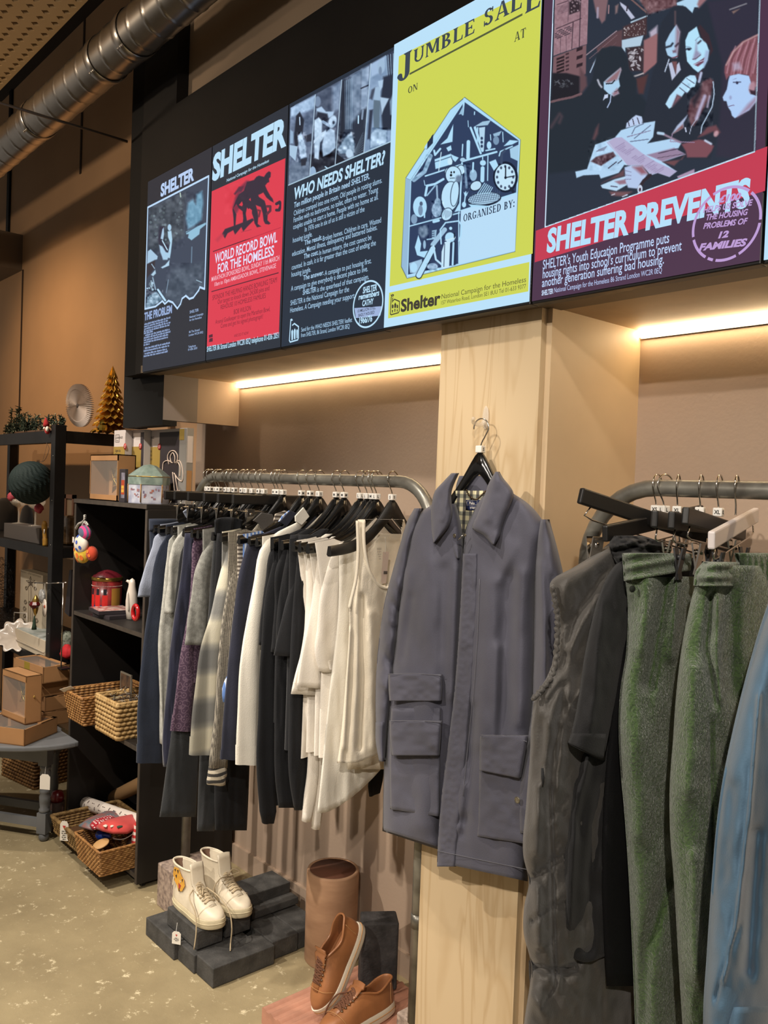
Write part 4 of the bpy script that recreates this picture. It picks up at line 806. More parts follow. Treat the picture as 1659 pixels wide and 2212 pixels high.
cvs.poly([(515, 560), (560, 450), (672, 368), (720, 520), (800, 580), (842, 700), (822, 830), (770, 935), (695, 1005), (620, 945), (540, 850), (522, 700)], (180, 226, 250), TB, 2)
cvs.poly([(690, 380), (760, 560), (860, 640), (850, 780), (900, 700), (840, 480), (720, 340)], (60, 46, 54), TB, 3); cvs.poly([(800, 700), (842, 700), (822, 830), (770, 935), (760, 860)], (160, 180, 214), TB, 6)
cvs.line([(515, 690), (545, 672), (592, 672)], 20, (46, 48, 66), TB, soft=3); cvs.ell(565, 685, 22, 14, (30, 32, 46), TB, 0, 2); cvs.line([(520, 640), (580, 650)], 7, (110, 120, 150), TB); cvs.line([(690, 600), (728, 565)], 22, (56, 50, 66), TB, soft=3); cvs.line([(650, 560), (715, 500)], 7, (110, 116, 146), TB)
cvs.poly([(668, 560), (650, 700), (618, 815), (650, 830), (728, 745), (680, 700)], (140, 128, 160), TB, 6, .8); cvs.line([(620, 820), (660, 812), (725, 760)], 13, (96, 72, 92), TB, soft=2); cvs.poly([(628, 892), (700, 850), (780, 795), (765, 865), (690, 922)], (112, 72, 92), TB, 2); cvs.line([(640, 895), (770, 830)], 9, (190, 190, 214), TB)
cvs.poly([(240, 1440), (300, 1325), (410, 1200), (520, 1072), (580, 1040), (660, 1045), (672, 1110), (645, 1200), (600, 1210), (545, 1282), (505, 1280), (462, 1342), (400, 1310), (330, 1480), (290, 1504)], (182, 222, 248), TB, 2)
for p in ([(465, 1140), (590, 1228)], [(435, 1212), (535, 1292)], [(535, 1085), (640, 1155)]): cvs.line(p, 11, (80, 76, 100), TB)
cvs.poly([(330, 1480), (400, 1310), (460, 1340), (360, 1450)], (130, 92, 104), TB, 6); cvs.poly([(650, 1040), (755, 955), (745, 1030), (700, 1140)], (70, 54, 66), TB, 4); cvs.line([(735, 1010), (705, 1130)], 34, (180, 190, 220), TB, soft=3)
cvs.poly([(750, 1130), (860, 1080), (905, 1120), (870, 1320), (740, 1560), (640, 1740), (590, 1740), (548, 1560), (585, 1380), (700, 1280)], (104, 74, 82), TB, 5); cvs.grain([(540, 1080), (900, 1080), (900, 1760), (540, 1760)], 60, 6, TB); cvs.poly([(600, 1400), (740, 1180), (720, 1330), (640, 1480)], (50, 44, 54), TB, 8); cvs.line([(785, 1330), (720, 1500), (670, 1640)], 44, (176, 170, 200), TB, soft=5); cvs.line([(850, 1330), (820, 1480)], 24, (170, 160, 186), TB, soft=4); cvs.line([(900, 1130), (915, 1300), (885, 1480), (800, 1640), (745, 1740), (728, 1850)], 12, (190, 214, 240), TB); cvs.line([(690, 1620), (600, 1750), (575, 1850)], 9, (180, 190, 214), TB)
cvs.poly([(1060, 920), (1150, 720), (1300, 575), (1520, 470), (1515, 1200), (1450, 1200), (1380, 1040), (1250, 1022), (1120, 1050), (1082, 1105), (1055, 1000)], (132, 84, 94), TB, 3)
for k in range(14):
    x = 1090+k*30; cvs.line([(x+120, 640+(k % 3)*30-k*12), (x+40, 820), (x, 1010+(k % 4)*14)], 13, ((196, 150, 166), (104, 64, 74), (170, 120, 136))[k % 3], TB, soft=3, al=.8)
cvs.poly([(1170, 880), (1260, 860), (1300, 960), (1180, 980)], (186, 180, 206), TB, 8, .7); cvs.line([(1080, 900), (1180, 720), (1320, 580), (1520, 480)], 12, (200, 170, 170), TB, soft=4)
cvs.poly([(1130, 1050), (1250, 1022), (1395, 1050), (1440, 1200), (1425, 1300), (1505, 1330), (1500, 1400), (1400, 1525), (1200, 1635), (1160, 1600), (1145, 1540), (1105, 1480), (1085, 1400), (1045, 1395), (1032, 1345), (1090, 1235), (1112, 1110)], (176, 206, 246), TB, 2); cvs.poly([(1240, 1620), (1420, 1500), (1500, 1390), (1500, 1330), (1380, 1440)], (150, 112, 136), TB, 8, .7)
cvs.line([(1180, 1140), (1280, 1135)], 13, (60, 56, 82), TB, soft=2); cvs.ell(1232, 1146, 18, 20, (50, 48, 74), TB, 0, 2); cvs.line([(1170, 1098), (1220, 1086)], 7, (140, 150, 190), TB); cvs.line([(1110, 1472), (1190, 1455)], 10, (110, 84, 116), TB); cvs.ell(1140, 1350, 16, 26, (150, 160, 200), TB, 0, 4); cvs.ell(1440, 1210, 44, 84, (176, 136, 150), TB, .2, 5); cvs.poly([(1400, 1240), (1515, 1270), (1500, 1310), (1420, 1300)], (60, 44, 56), TB, 4)
cvs.poly([(325, 1860), (400, 1740), (545, 1590), (530, 1630), (490, 1700), (490, 1760), (420, 1810)], (176, 190, 220), TB, 3); cvs.poly([(330, 1860), (480, 1720), (490, 1770)], (130, 90, 92), TB, 4); cvs.line([(515, 1770), (525, 1820)], 18, (190, 200, 224), TB)
cvs.poly([(690, 1900), (820, 1760), (940, 1730), (1000, 1830), (940, 1890), (900, 1820), (760, 1880)], (110, 72, 80), TB, 5); cvs.ell(940, 1850, 30, 44, (190, 150, 160), TB, .5, 4); cvs.poly([(462, 1995), (620, 1950), (700, 1930), (780, 1940), (910, 2020), (880, 2090), (810, 2178), (540, 2178), (520, 2090)], (124, 78, 88), TB, 4); cvs.line([(790, 1945), (870, 1990)], 30, (190, 200, 224), TB, soft=3); cvs.line([(1130, 132), (1360, 50)], 16, (160, 160, 166), TB, soft=2, al=.8); cvs.poly([(1160, 160), (1270, 120), (1180, 190)], (130, 106, 100), TB, 3)
# papers on the table
cvs.poly([(135, 775), (285, 742), (335, 590), (390, 430), (530, 380), (640, 340), (720, 245), (1000, 155), (1158, 128), (1130, 330), (1060, 412), (1380, 350), (1490, 410), (1440, 500), (1545, 552), (1250, 650), (1430, 770), (1340, 842), (1190, 790), (1100, 822), (1000, 700), (760, 690), (690, 790), (460, 864), (440, 812), (240, 822), (150, 855)], (178, 212, 242), TC, 2)
cvs.grain([(300, 400), (700, 300), (700, 760), (300, 760)], 40, 6, TC)
for p in ([(840, 390), (1070, 360)], [(860, 290), (900, 210)], [(890, 350), (1100, 180)], [(1010, 160), (900, 210)]): cvs.line(p, 10, (84, 88, 118), TC)
for k in range(8): cvs.line([(400+k*14, 520-k*2), (440+k*14, 490-k*6)], 6, (110, 110, 136), TC)
for k in range(7): cvs.line([(800+k*44, 330-k*12), (830+k*44, 322-k*12)], 12, (130, 124, 156), TC)
cvs.poly([(330, 645), (400, 585), (620, 520), (655, 575), (465, 702)], (92, 70, 80), TC, 3); cvs.grain([(330, 645), (400, 585), (620, 520), (655, 575), (465, 702)], 80, 4, TC); cvs.line([(560, 730), (660, 650)], 14, (60, 56, 76), TC); cvs.line([(680, 670), (730, 630)], 12, (60, 56, 76), TC)
cvs.poly([(1050, 560), (1400, 470), (1545, 552), (1250, 645)], (150, 130, 158), TC, 3); cvs.line([(1200, 540), (1450, 480)], 12, (70, 60, 82), TC); cvs.line([(1190, 600), (1530, 545)], 8, (90, 76, 96), TC); cvs.poly([(1250, 650), (1500, 620), (1540, 560), (1400, 700)], (110, 74, 80), TC, 4)
cvs.poly([(535, 400), (640, 340), (730, 335), (1000, 545), (1180, 655), (1435, 770), (1340, 842), (1185, 790), (1110, 812), (980, 692), (800, 692)], (178, 172, 206), TC, 2); cvs.poly([(535, 375), (575, 420), (790, 690), (740, 620)], (196, 226, 248), TC, 3)
for k in range(13):
    x, y = 650+k*42, 470+k*26
    if k not in (4, 8): cvs.line([(x, y), (x+110-(k % 3)*30, y-66+(k % 3)*18)], 9, (146, 132, 170), TC, soft=2); cvs.line([(x+22, y+14), (x+110-(k % 2)*40, y-40+(k % 2)*22)], 7, (150, 136, 174), TC, soft=2)
cvs.poly([(460, 950), (640, 872), (790, 830), (795, 945), (660, 1022), (480, 985)], (184, 216, 242), TC, 2); cvs.line([(590, 960), (670, 970)], 14, (80, 76, 100), TC); cvs.poly([(640, 900), (790, 870), (790, 930), (700, 940)], (150, 116, 134), TC, 4); cvs.poly([(465, 925), (690, 800), (760, 740), (760, 830), (560, 880)], (100, 74, 82), TC, 4); cvs.poly([(570, 1030), (860, 1030), (760, 1095), (600, 1080)], (118, 84, 90), TC, 5); cvs.line([(740, 1095), (800, 1070)], 14, (190, 200, 220), TC); cvs.line([(600, 1075), (640, 1060)], 12, (190, 190, 206), TC)
cvs.poly([(765, 720), (850, 692), (990, 700), (1062, 800), (985, 920), (925, 992), (810, 980), (780, 900)], (180, 200, 234), TC, 3); cvs.poly([(870, 715), (990, 702), (1062, 800), (980, 810)], (146, 98, 112), TC, 8)
for k in range(3): cvs.line([(768, 760+k*56), (850, 780+k*46)], 7, (120, 116, 150), TC)
cvs.line([(1095, 820), (1010, 890), (965, 960)], 40, (50, 42, 50), TC); cvs.ell(962, 1000, 32, 56, (200, 214, 236), TC, .1); cvs.ell(962, 1005, 14, 26, (70, 44, 60), TC, .1)
cvs.line([(1195, 285), (1250, 290), (1480, 400)], 26, (150, 130, 150), TC, soft=3); cvs.line([(1195, 280), (1260, 290)], 34, (180, 210, 236), TC, soft=3); cvs.poly([(1440, 835), (1659, 740), (1659, 800), (1450, 862)], (170, 148, 176), TC, 2)
cvs.line([(1380, 290), (1350, 390), (1659, 400)], 10, (150, 130, 160), TC)
cvs.build('photo', clip=[(1199, -58), (1643, -58), (1631, 326), (1180, 488)])
strokes(4, 'photo_border', [[(186, -180), (122, 1568), (1567, 1048), (1610, -180)]], 9, (200, 226, 246), T5)
shape(4, 'red_banner', [[(58, 1594), (1656, 1012), (1640, 1318), (50, 1812)]], (196, 62, 84), T5, .0007)
lines(4, 'headline', [('SHELTER PREVENTS', 132, 1752, 1532, 168)], (182, 224, 250), .045, T5, .06)
lines(4, 'body_text', [("SHELTER's Youth Education Programme puts", 106, 1862, 978, 64), ("housing rights into school's curriculum to prevent", 105, 1924, 1064, 62), ('another generation suffering bad housing.', 100, 1984, 942, 60)], (190, 212, 248), .008, T5)
lines(4, 'address_line', [('National Campaign for the Homeless 86 Strand London WC2R 0EQ', 184, 2022, 928, 34)], (180, 196, 236), .004, T5)
lines(4, 'address_line', [('SHELTER', 98, 2043, 178, 36)], (200, 220, 248), .03, T5)
ST = (190, 158, 214)
ring(4, 'stamp', 1372, 1548, 1292, .075, ST, T5, .0022, ((9, 10), (23, 24), (38, 39), (47, 48), (50, 51), (58, 59), (70, 71)), squash=.98)
lines(4, 'stamp', [('HELPS US SOLVE', 1215, 1474, 1556, 40, 1420), ('THE HOUSING', 1236, 1524, 1522, 40, 1486), ('PROBLEMS OF', 1216, 1584, 1520, 40, 1548)], ST, .03, T5, .2, .0024)
lines(4, 'stamp', [('\u00a3100', 1318, 1404, 1474, 50, 1384), ('12', 1318, 1650, 1390, 46, 1640), ('FAMILIES', 1184, 1736, 1516, 50, 1700)], ST, .05, T5, .22, .0024)
# ================= screen 6
r6, y6 = SCREENS[5]
MB().add([(EDG[5]+.012, y6-.0008, ZB+.008), (EDG[6]-.014, y6-.0008, ZB+.008), (EDG[6]-.014, y6-.0008, ZT-.012), (EDG[5]+.012, y6-.0008, ZT-.012)], [(0, 1, 2, 3)]).build('blue_panel', EM('ink_0_118_240', (0, 118, 240)), r6, recalc=False)
# ------------------------------------------------------------------ clothes rails
TUBE = M('worn_steel_tube', (150, 148, 138), 0.36, metal=0.55, c2=(104, 100, 92), vscale=16, det=5)
STONE = M('speckled_granite', (178, 158, 142), 0.75, c2=(120, 104, 96), vscale=70, det=2)
YR, ZR = 1.505, 1.525
def arc_path(xl, xr, zb, r, right=True):
    p = [(xl, YR, zb), (xl, YR, .6), (xl, YR, ZR-r)]
    p += [(xl+r-r*math.cos(a), YR, ZR-r+r*math.sin(a)) for a in np.linspace(.15, math.pi/2, 9)]
    p += [(x, YR, ZR) for x in np.linspace(xl+r+.1, xr-r-.1, 5)]
    if right:
        p += [(xr-r+r*math.sin(a), YR, ZR-r+r*math.cos(a)) for a in np.linspace(0, math.pi/2-.15, 9)]+[(xr, YR, ZR-r), (xr, YR, .6), (xr, YR, zb)]
    return p
rk = thing('clothes_rail', 'bent grey steel clothes rail crowded with shirts, left of the plywood pillar', 'clothes rail', (-2.13, YR, 0))
MB().tube(arc_path(-2.73, -1.525, .15, .13), .0165, 16).build('tube', TUBE, rk)
mb = MB(); mb.tube([(-2.73, YR, .43), (-2.73, YR, .436)], .0185, 16); mb.tube([(-1.525, YR, .395), (-1.525, YR, .43)], .0178, 16); mb.build('tube_joint', TUBE, rk)
rk2 = thing('clothes_rail', 'bent grey steel clothes rail at right edge holding green trousers', 'clothes rail', (-.4, YR, 0))
MB().tube(arc_path(-1.062, .45, .15, .16), .0165, 16).build('tube', TUBE, rk2)
def stone(x, y, w_, d, h, label):
    mb = MB(); mb.box((x-w_/2, y-d/2, 0), (x+w_/2, y+d/2, h)); tag(mb.build('stone_block', STONE, None, bevel=.004, local=(x, y, 0)), label, 'stone block')
stone(-2.655, 1.50, .18, .19, .152, 'speckled granite block holding the rail pole behind white sneakers')
stone(-1.515, 1.575, .13, .16, .152, 'speckled pale stone block at foot of the rail pole by pillar')
stone(-1.045, 1.53, .15, .19, .152, 'speckled stone block at foot of the right clothes rail')

HB = M('gloss_black_wood', (10, 10, 10), 0.22, spec=0.6, coat=0.4)
HBM = M('satin_black_wood', (26, 25, 24), 0.42, spec=0.5)
CHR = M('chrome_wire', (205, 200, 192), 0.16, metal=1.0)
WPL = M('white_plastic', (226, 222, 214), 0.4)
INK = M('black_print', (20, 20, 20), 0.6)
GREYP = M('dark_clip_plastic', (52, 52, 54), 0.4)
def put_text(mb, s, c, h, u, up, n, bold=.01, width=None):
    v, f = text_mesh(s, bold, 0.0); b0, ch = caph(bold); k = h/ch; kx = k if width is None else width/(v[:, 0].max()-v[:, 0].min()); m = (v[:, 0].max()+v[:, 0].min())/2
    u, up, n = (np.asarray(a, float) for a in (u, up, n)); mb.add(np.asarray(c)+((v[:, 0]-m)*kx)[:, None]*u+((v[:, 1]-b0)*k-h/2)[:, None]*up+n, f)
def hook_parts(r, o, size, yaw, hk=1.0, lift=0.0):
    R = Rz(yaw)
    p = [(0, .016*math.cos(a)*1.25, .006+.0205*math.sin(a)) for a in np.linspace(-.15, math.pi*1.02, 12)]
    p += [(0, -.012, -.012), (0, -.002, -.03), (0, 0, -.046*hk)]
    q = spline(p, 30)@R.T+o
    MB().tube(q, .0017, 7).build('hook', CHR, r)
    if size:
        mb = MB(); mb.box((-.0085, -.0085, -.05*hk), (.0085, .0085, -.034*hk), R, o); mk = mb.build('size_marker', WPL, r, bevel=.002)
        mb = MB(); cz = -.042*hk
        put_text(mb, size, o+R@np.array((.0086, -.001, cz)), .0075, R@np.array((0, 1, 0)), (0, 0, 1), R@np.array((.0002, 0, 0)), .03, .011 if len(size) > 1 else None)
        put_text(mb, size, o+R@np.array((0, -.0086, cz)), .0075, R@np.array((1, 0, 0)), (0, 0, 1), R@np.array((0, -.0002, 0)), .03, .011 if len(size) > 1 else None)
        mb.build('size_letter', INK, mk, recalc=False)
def coat_hanger(X, label, size='M', yaw=0.0, group='black wooden hangers on the left rail', y=YR, z=ZR, mat=HB, half=.215, drop=.098, name='coat_hanger'):
    o = np.array((X, y, z)); r = thing(name, label, 'hanger', o, group); hook_parts(r, o, size, yaw)
    us = np.linspace(-1, 1, 33); P = []
    for u in us:
        a = abs(u); zt = -.046-drop*(1.05*(1-math.exp(-(a*half/.066)**1.45))+.2*a); th_ = .034*(1-a*.25)+.016*math.exp(-(u/.2)**2)
        zb = zt-th_
        t = .0075+.0035*(a > .55)*(a-.55)
        P.append([(-t, u*half, zb+.004), (-t*.6, u*half, zt), (t*.6, u*half, zt), (t, u*half, zb+.004), (t*.5, u*half, zb), (-t*.5, u*half, zb)])
    P = np.array(P)@Rz(yaw).T+o
    mb = MB(); mb.grid(P, closed_u=True)
    for e in (0, 32): mb.add(P[e], [tuple(range(6))])
    mb.build('shoulder_bar', mat, r); return r
def clip_hanger(X, label, size='M', yaw=0.0, group='trouser clip hangers on the left rail', y=YR, z=ZR, mat=HBM, half=.17, drop=.052, clip_y=(-.11, .11), tilt=0.0, hk=1.0, bar=.03, clips=CHR, cdrop=.0):
    o = np.array((X, y, z)); r = thing('clip_hanger', label, 'hanger', o, group); hook_parts(r, o, size, yaw, hk)
    R = Rz(yaw)@Rx(tilt); d = drop*hk
    mb = MB(); mb.box((-.006, -half, -d-bar), (.006, half, -d), R, o); mb.build('wooden_bar', mat, r, bevel=.003)
    mb = MB(); q = [(0, -half+.03, -d-bar), (0, -half+.02, -d-bar-.018), (0, -half+.04, -d-bar-.022), (0, half-.04, -d-bar-.022), (0, half-.02, -d-bar-.018), (0, half-.03, -d-bar)]
    mb.tube(np.array(q)@R.T+o, .0016, 6); mb.build('clip_wire', CHR, r)
    for cy_ in clip_y:
        mb = MB()
        for s in (-1, 1):
            a = .35*s; mb.box((-.0015, cy_-.013, -.05), (.0015, cy_+.013, .006), Rz(yaw)@Ry(a*.5), o+np.array((s*.007, 0, -d-bar-.02-cdrop)))
        mb.tube([o+Rz(yaw)@np.array((-.008, cy_, -d-bar-.03-cdrop)), o+Rz(yaw)@np.array((.008, cy_, -d-bar-.03-cdrop))], .005, 8); mb.build('clip', clips, r)
    return r
HX = [-2.655, -2.633, -2.592, -2.573, -2.527, -2.503, -2.474, -2.424, -2.399, -2.363, -2.322, -2.295, -2.232, -2.214, -2.189, -2.091, -2.047, -2.003, -1.922, -1.886, -1.814, -1.785, -1.761, -1.746, -1.729]

# ------------------------------------------------------------------ cloth shapes
C5 = (280, 1000, 2.765)
def rowsampler(rows, tr, n):
    r = cvr(rows, tr); y = np.array([q[0] for q in r]); l = np.array([q[1] for q in r]); g = np.array([q[2] for q in r])
    t = np.linspace(y[0], y[-1], n)
    S = lambda v: np.array(spline(np.stack([y, v], 1), n*3))
    a, b = S(l), S(g)
    return t, np.interp(t, a[:, 0], a[:, 1]), np.interp(t, b[:, 0], b[:, 1])
def cvr(rows, tr):
    if not tr: return rows
    ox, oy, s = tr; return [(oy+y/s, ox+a/s, ox+b/s) for y, a, b in rows]
def sleeve(root, name, X, rows, mat, tr=C5, b=.019, n=26, m=20, seed=0, cuff=None, mirror=True, fold=.004):
    """a hanging tube whose near outline follows rows (y, x left, x right)"""
    y, xl, xr = rowsampler(rows, tr, n); L = atv(xl, y, 'X', X); R = atv(xr, y, 'X', X)
    c = (L+R)/2; a = np.linalg.norm(R-L, axis=1)/2; u = (R-L)/(2*a[:, None]+1e-9)
    th = np.linspace(0, 2*math.pi, m, endpoint=False); P = np.zeros((n, m, 3)); t = np.linspace(0, 1, n)
    prof = np.clip(.35+t*3.0, 0, 1)
    for k in range(m):
        f = fold*np.sin(3*th[k]+seed+2.3*t*2)*np.clip(t*2, 0, 1)+fold*.6*(vnoise(t*7+seed*3.1, np.full(n, th[k]*1.3), seed)-.5)*2
        P[:, k] = c+u*(a*math.cos(th[k]))[:, None]+np.outer((b*prof+f)*math.sin(th[k]), (1, 0, 0))+np.outer(f*.5*math.cos(th[k]), (0, 1, 0))
    # inside of the opening
    q = P[-1:].copy(); q = q*.9+P[-1].mean(0)*.1; q2 = q.copy(); q2[..., 2] += .03
    def mk(P, q, q2):
        mb = MB(); mb.grid(np.concatenate([P, q, q2]), closed_u=True); mb.add(P[0], [tuple(range(m))]); mb.add(q2[0], [tuple(range(m))]); return mb
    fl = lambda A: A*np.array((1, -1, 1))+np.array((0, 2*YR, 0))
    out = []
    for k in range(2 if mirror else 1):
        g = (lambda A: A) if k == 0 else fl
        o = mk(g(P), g(q), g(q2)).build(name, mat, root); out.append(o)
        if cuff:
            i0 = int(np.searchsorted(t, cuff)); cc = P[i0:].mean(1, keepdims=True); E_ = cc+(P[i0:]-cc)*1.06
            mb = MB(); mb.grid(g(E_), closed_u=True); mb.build('cuff', mat, o)
    return out
def torso(root, name, X, hem, mat, w0=.205, w1=.235, th=.02, zn=1.432, slope=.29, neck=.065, n=22, m=36, seed=0, fold=.006, hemcurve=0.0, dip=0.0):
    th_ = np.linspace(0, 2*math.pi, m, endpoint=False); P = np.zeros((n, m, 3)); t = np.linspace(0, 1, n)
    for k in range(m):
        c, s = math.cos(th_[k]), math.sin(th_[k]); w_ = w0+(w1-w0)*np.clip(t*3, 0, 1)
        u = w_*np.sign(c)*abs(c)**.8; au = np.abs(u); zt = ZR-.043-.098*(1.05*(1-np.exp(-(au/.066)**1.45))+.2*au/.215)-(.085 if s > 0 else .055)*np.clip(1-au/.135, 0, 1)**.6
        d = (.35+.65*np.clip(t*2.5, 0, 1))*th*np.sign(s)*abs(s)**.7
        d = d+fold*np.clip(t*1.5, 0, 1)*np.sin(u*52+seed*1.7+t*2.0)+fold*.5*np.sin(u*23+seed)*t
        P[:, k, 0] = X+d; P[:, k, 1] = YR+u; P[:, k, 2] = zt*(1-t)+(hem+hemcurve*(u/w1)**2)*t
    mb = MB(); mb.grid(P, closed_u=True); return mb.build(name, mat, root)
def relief(root, name, axis, val, rows, mat, tr=None, nu=34, nv=64, D=.03, back=.02, power=2.0, folds=(), wrinkle=.0, wsc=(40, 60), seed=1, sgn=None, extra=None, cut=None, hem=None, subsurf=0, edge=0.0, bpow=1.0):
    """a draped panel: the outline is a list of (y, x left, x right) photo pixels, read onto the plane axis = val and swelled towards the room"""
    y, xl, xr = rowsampler(rows, tr, nv); s = np.linspace(-1, 1, nu)
    if hem is not None: pass
    px = (xl+xr)[:, None]/2+(xr-xl)[:, None]/2*s[None, :]; py = np.repeat(y[:, None], nu, 1)
    if hem is not None:   # slanted / curved lower edge: hem(x) gives the y of the bottom
        yb = hem(px); y0 = y[0]; f = (py-y0)/(y[-1]-y0); py = y0+f*(yb-y0)
    sgn = sgn if sgn is not None else (-1 if axis == 'Y' else 1)
    prof = np.clip(1-np.abs(s)**power, 0, 1)[None, :]**.6
    d = D*prof*np.ones_like(px)
    for pts, wd, amp in folds:
        pts = cv(*tr)(pts) if tr else pts; w_ = wd/tr[2] if tr else wd
        d = d+amp*np.exp(-(segdist(px, py, pts)/w_)**2)
    if wrinkle: d = d+wrinkle*prof**.5*(vnoise(px/wsc[0], py/wsc[1], seed)+.5*vnoise(px/wsc[0]*2.2, py/wsc[1]*2.2, seed+3)-.75)
    if extra is not None: d = d+extra(px, py)
    Fp = atv(px, py, axis, val+sgn*d)
    B = atv(px, py, axis, val); nrm = np.zeros(3); nrm['XYZ'.index(axis)] = -sgn
    B = B+nrm*(back*prof**bpow)[..., None]
    mb = MB(); sk = None
    if cut is not None:
        c = inside(px, py, cv(*tr)(cut) if tr else cut); sk = c[:-1, :-1] & c[1:, 1:] & c[:-1, 1:] & c[1:, :-1]
    mb.grid(Fp, skip=sk); mb.grid(B[:, ::-1], skip=None if sk is None else sk[:, ::-1])
    a, b = Fp.shape[:2]
    ring_ = lambda Q: np.concatenate([Q[0], Q[1:, -1], Q[-1, -2::-1], Q[-2:0:-1, 0]])
    e0, e1 = ring_(Fp), ring_(B); m_ = len(e0); mb.add(np.concatenate([e0, e1]), [(i, (i+1) % m_, m_+(i+1) % m_, m_+i) for i in range(m_)], True)
    return mb.build(name, mat, root, weld=True, subsurf=subsurf)
def collar(root, name, X, polys, mat, tr=C5, t=.005):
    mb = MB()
    for p in polys:
        p = cv(*tr)(p); mb.prism([at(a[0], a[1], X=X) for a in p], (-t, 0, 0))
    return mb.build(name, mat, root, bevel=.0015)
# ------------------------------------------------------------------ clothes on the left rail
NAVY = fabric('navy_jersey', (40, 47, 62)); INKN = fabric('navy_velvet', (26, 29, 50), sheen=.4); BLKC = fabric('black_cotton', (24, 25, 28), sheen=.05); CHARC = fabric('charcoal_wool', (44, 46, 48))
PALE = fabric('pale_chambray', (158, 166, 184)); LGREY = fabric('light_grey_melange', (172, 172, 164), var=.1, vscale=60); MGREY = fabric('mid_grey_melange', (134, 134, 128), var=.12, vscale=70)
PURP = pattern('purple_paisley', 'paisley', [(74, 56, 74), (104, 84, 100)], 60); PLAID = pattern('grey_cream_plaid', 'plaid', [(216, 210, 188), (168, 166, 156), (134, 134, 130)], 40)
KNIT = pattern('black_white_knit', 'check', [(30, 29, 28), (178, 170, 154)], 420); KHEM = pattern('striped_knit_hem', 'stripe', [(62, 60, 58), (190, 180, 160)], 330)
BSTR = pattern('blue_stripe_cotton', 'stripe', [(196, 206, 222), (96, 130, 190), (0, 0, 0)], 520); TSTR = pattern('brown_stripe_jersey', 'stripe', [(186, 176, 160), (92, 82, 72)], 520)
WSH = fabric('white_poplin', (226, 221, 208), var=.02); WTEE = fabric('white_jersey', (228, 221, 209), var=.02); CREAM = fabric('cream_rib_cotton', (224, 214, 194), var=.02)
GC = 'clothes hanging on the left rail'
def garment(name, label, cat, X): return thing(name, label, cat, (X, YR, 1.42), GC)
def hangers():
    sz = ['L', 'M', 'S', 'M', 'M', 'S', 'M', 'M', 'S', 'L', 'M', 'S', 'M', 'M', 'S', 'M', 'M', 'S', 'M', 'M', 'L', 'L', 'M', 'L', 'S']
    clipset = (0, 3, 6, 8, 11, 13)
    for i, X in enumerate(HX):
        yaw = (rng.random()-.5)*.22
        if i in clipset:
            clip_hanger(X, 'black clip hanger gripping dark trousers among the left rail clothes', sz[i], .1+yaw*.8, half=.175)
        elif i < 24: coat_hanger(X, 'black wooden coat hanger inside the packed row on the left rail', sz[i], yaw*.5)
    coat_hanger(-1.682, 'frontmost black hanger on the left rail, holding the cream vest', 'S', .06, None, half=.215, mat=HBM)
hangers()
def trousers(name, label, X, rows, mat, **k):
    r = garment(name, label, 'trousers', X); relief(r, 'legs', 'X', X, rows, mat, C5, nu=22, nv=40, D=.016, back=.012, wrinkle=.006, wsc=(9, 60), **k); return r
# far end first
g = trousers('trousers', 'dark navy trousers clipped at far left end of the rail', -2.64, [(338, 117, 285), (380, 116, 285), (440, 118, 290), (700, 118, 290), (1200, 100, 280), (1640, 75, 240)], NAVY)
relief(g, 'waistband', 'X', -2.64, [(334, 115, 288), (405, 114, 288)], NAVY, C5, nu=16, nv=5, D=.021, back=.014)
def top(name, label, X, mat, rows, hem, seed, cuff=None, coll=None, cat='shirt', b=.011, w1=.20, th=.009, zn=1.432, collmat=None, sl='sleeve', **k):
    r = garment(name, label, cat, X); torso(r, 'body', X, hem, mat, seed=seed, w1=w1, th=th, zn=zn, **k); sleeve(r, sl, X, rows, mat, b=b, seed=seed, cuff=cuff)
    if coll: collar(r, 'collar', X+.012, coll, collmat or mat)
    return r
top('shirt', 'pale blue short-sleeved shirt at far left of the rail', -2.595, PALE, [(405, 195, 330), (440, 150, 330), (500, 132, 325), (600, 100, 290), (700, 72, 240), (800, 48, 200)], 0.95, 1, coll=[[(320, 292), (366, 256), (404, 284), (342, 330)]])
top('sweatshirt', 'navy sweatshirt with ribbed cuffs beside the pale blue shirt', -2.555, NAVY, [(385, 260, 340), (430, 225, 330), (500, 180, 310), (600, 148, 290), (800, 125, 262), (1000, 95, 240), (1250, 66, 222), (1500, 48, 212), (1680, 46, 196), (1790, 42, 190)], 0.82, 2, cuff=.92, cat='sweatshirt')
top('long_sleeve_top', 'light grey long-sleeved top tapering between the two navy garments', -2.505, LGREY, [(410, 280, 370), (450, 240, 360), (560, 222, 330), (800, 200, 290), (1000, 178, 262), (1300, 174, 232), (1500, 182, 212), (1680, 188, 203)], 0.78, 3, cat='top')
top('t_shirt', 'light grey T-shirt with dark sleeve lining, third from the left end', -2.475, LGREY, [(375, 335, 420), (420, 300, 400), (480, 262, 360), (560, 240, 320), (700, 226, 300), (800, 215, 290), (900, 206, 280)], 0.98, 4, cat='T-shirt')
top('t_shirt', 'black T-shirt hung between light grey T-shirt and purple shirt', -2.43, BLKC, [(400, 420, 500), (430, 370, 480), (480, 330, 450), (600, 295, 400), (760, 280, 360), (910, 268, 345)], 0.96, 5, cat='T-shirt')
trousers('trousers', 'midnight blue velvet trousers between grey T-shirt and purple shirt', -2.405, [(420, 330, 470), (700, 300, 450), (900, 268, 420), (1100, 242, 390), (1300, 225, 350), (1500, 206, 330), (1700, 194, 300), (1815, 200, 280)], INKN)
top('shirt', 'purple paisley long-sleeved shirt between the black and grey T-shirts', -2.37, PURP, [(385, 470, 540), (420, 420, 530), (470, 380, 500), (600, 372, 460), (800, 358, 440), (1000, 328, 428), (1200, 298, 410), (1400, 276, 392), (1480, 266, 380), (1600, 250, 368)], 0.88, 6, cuff=.9)
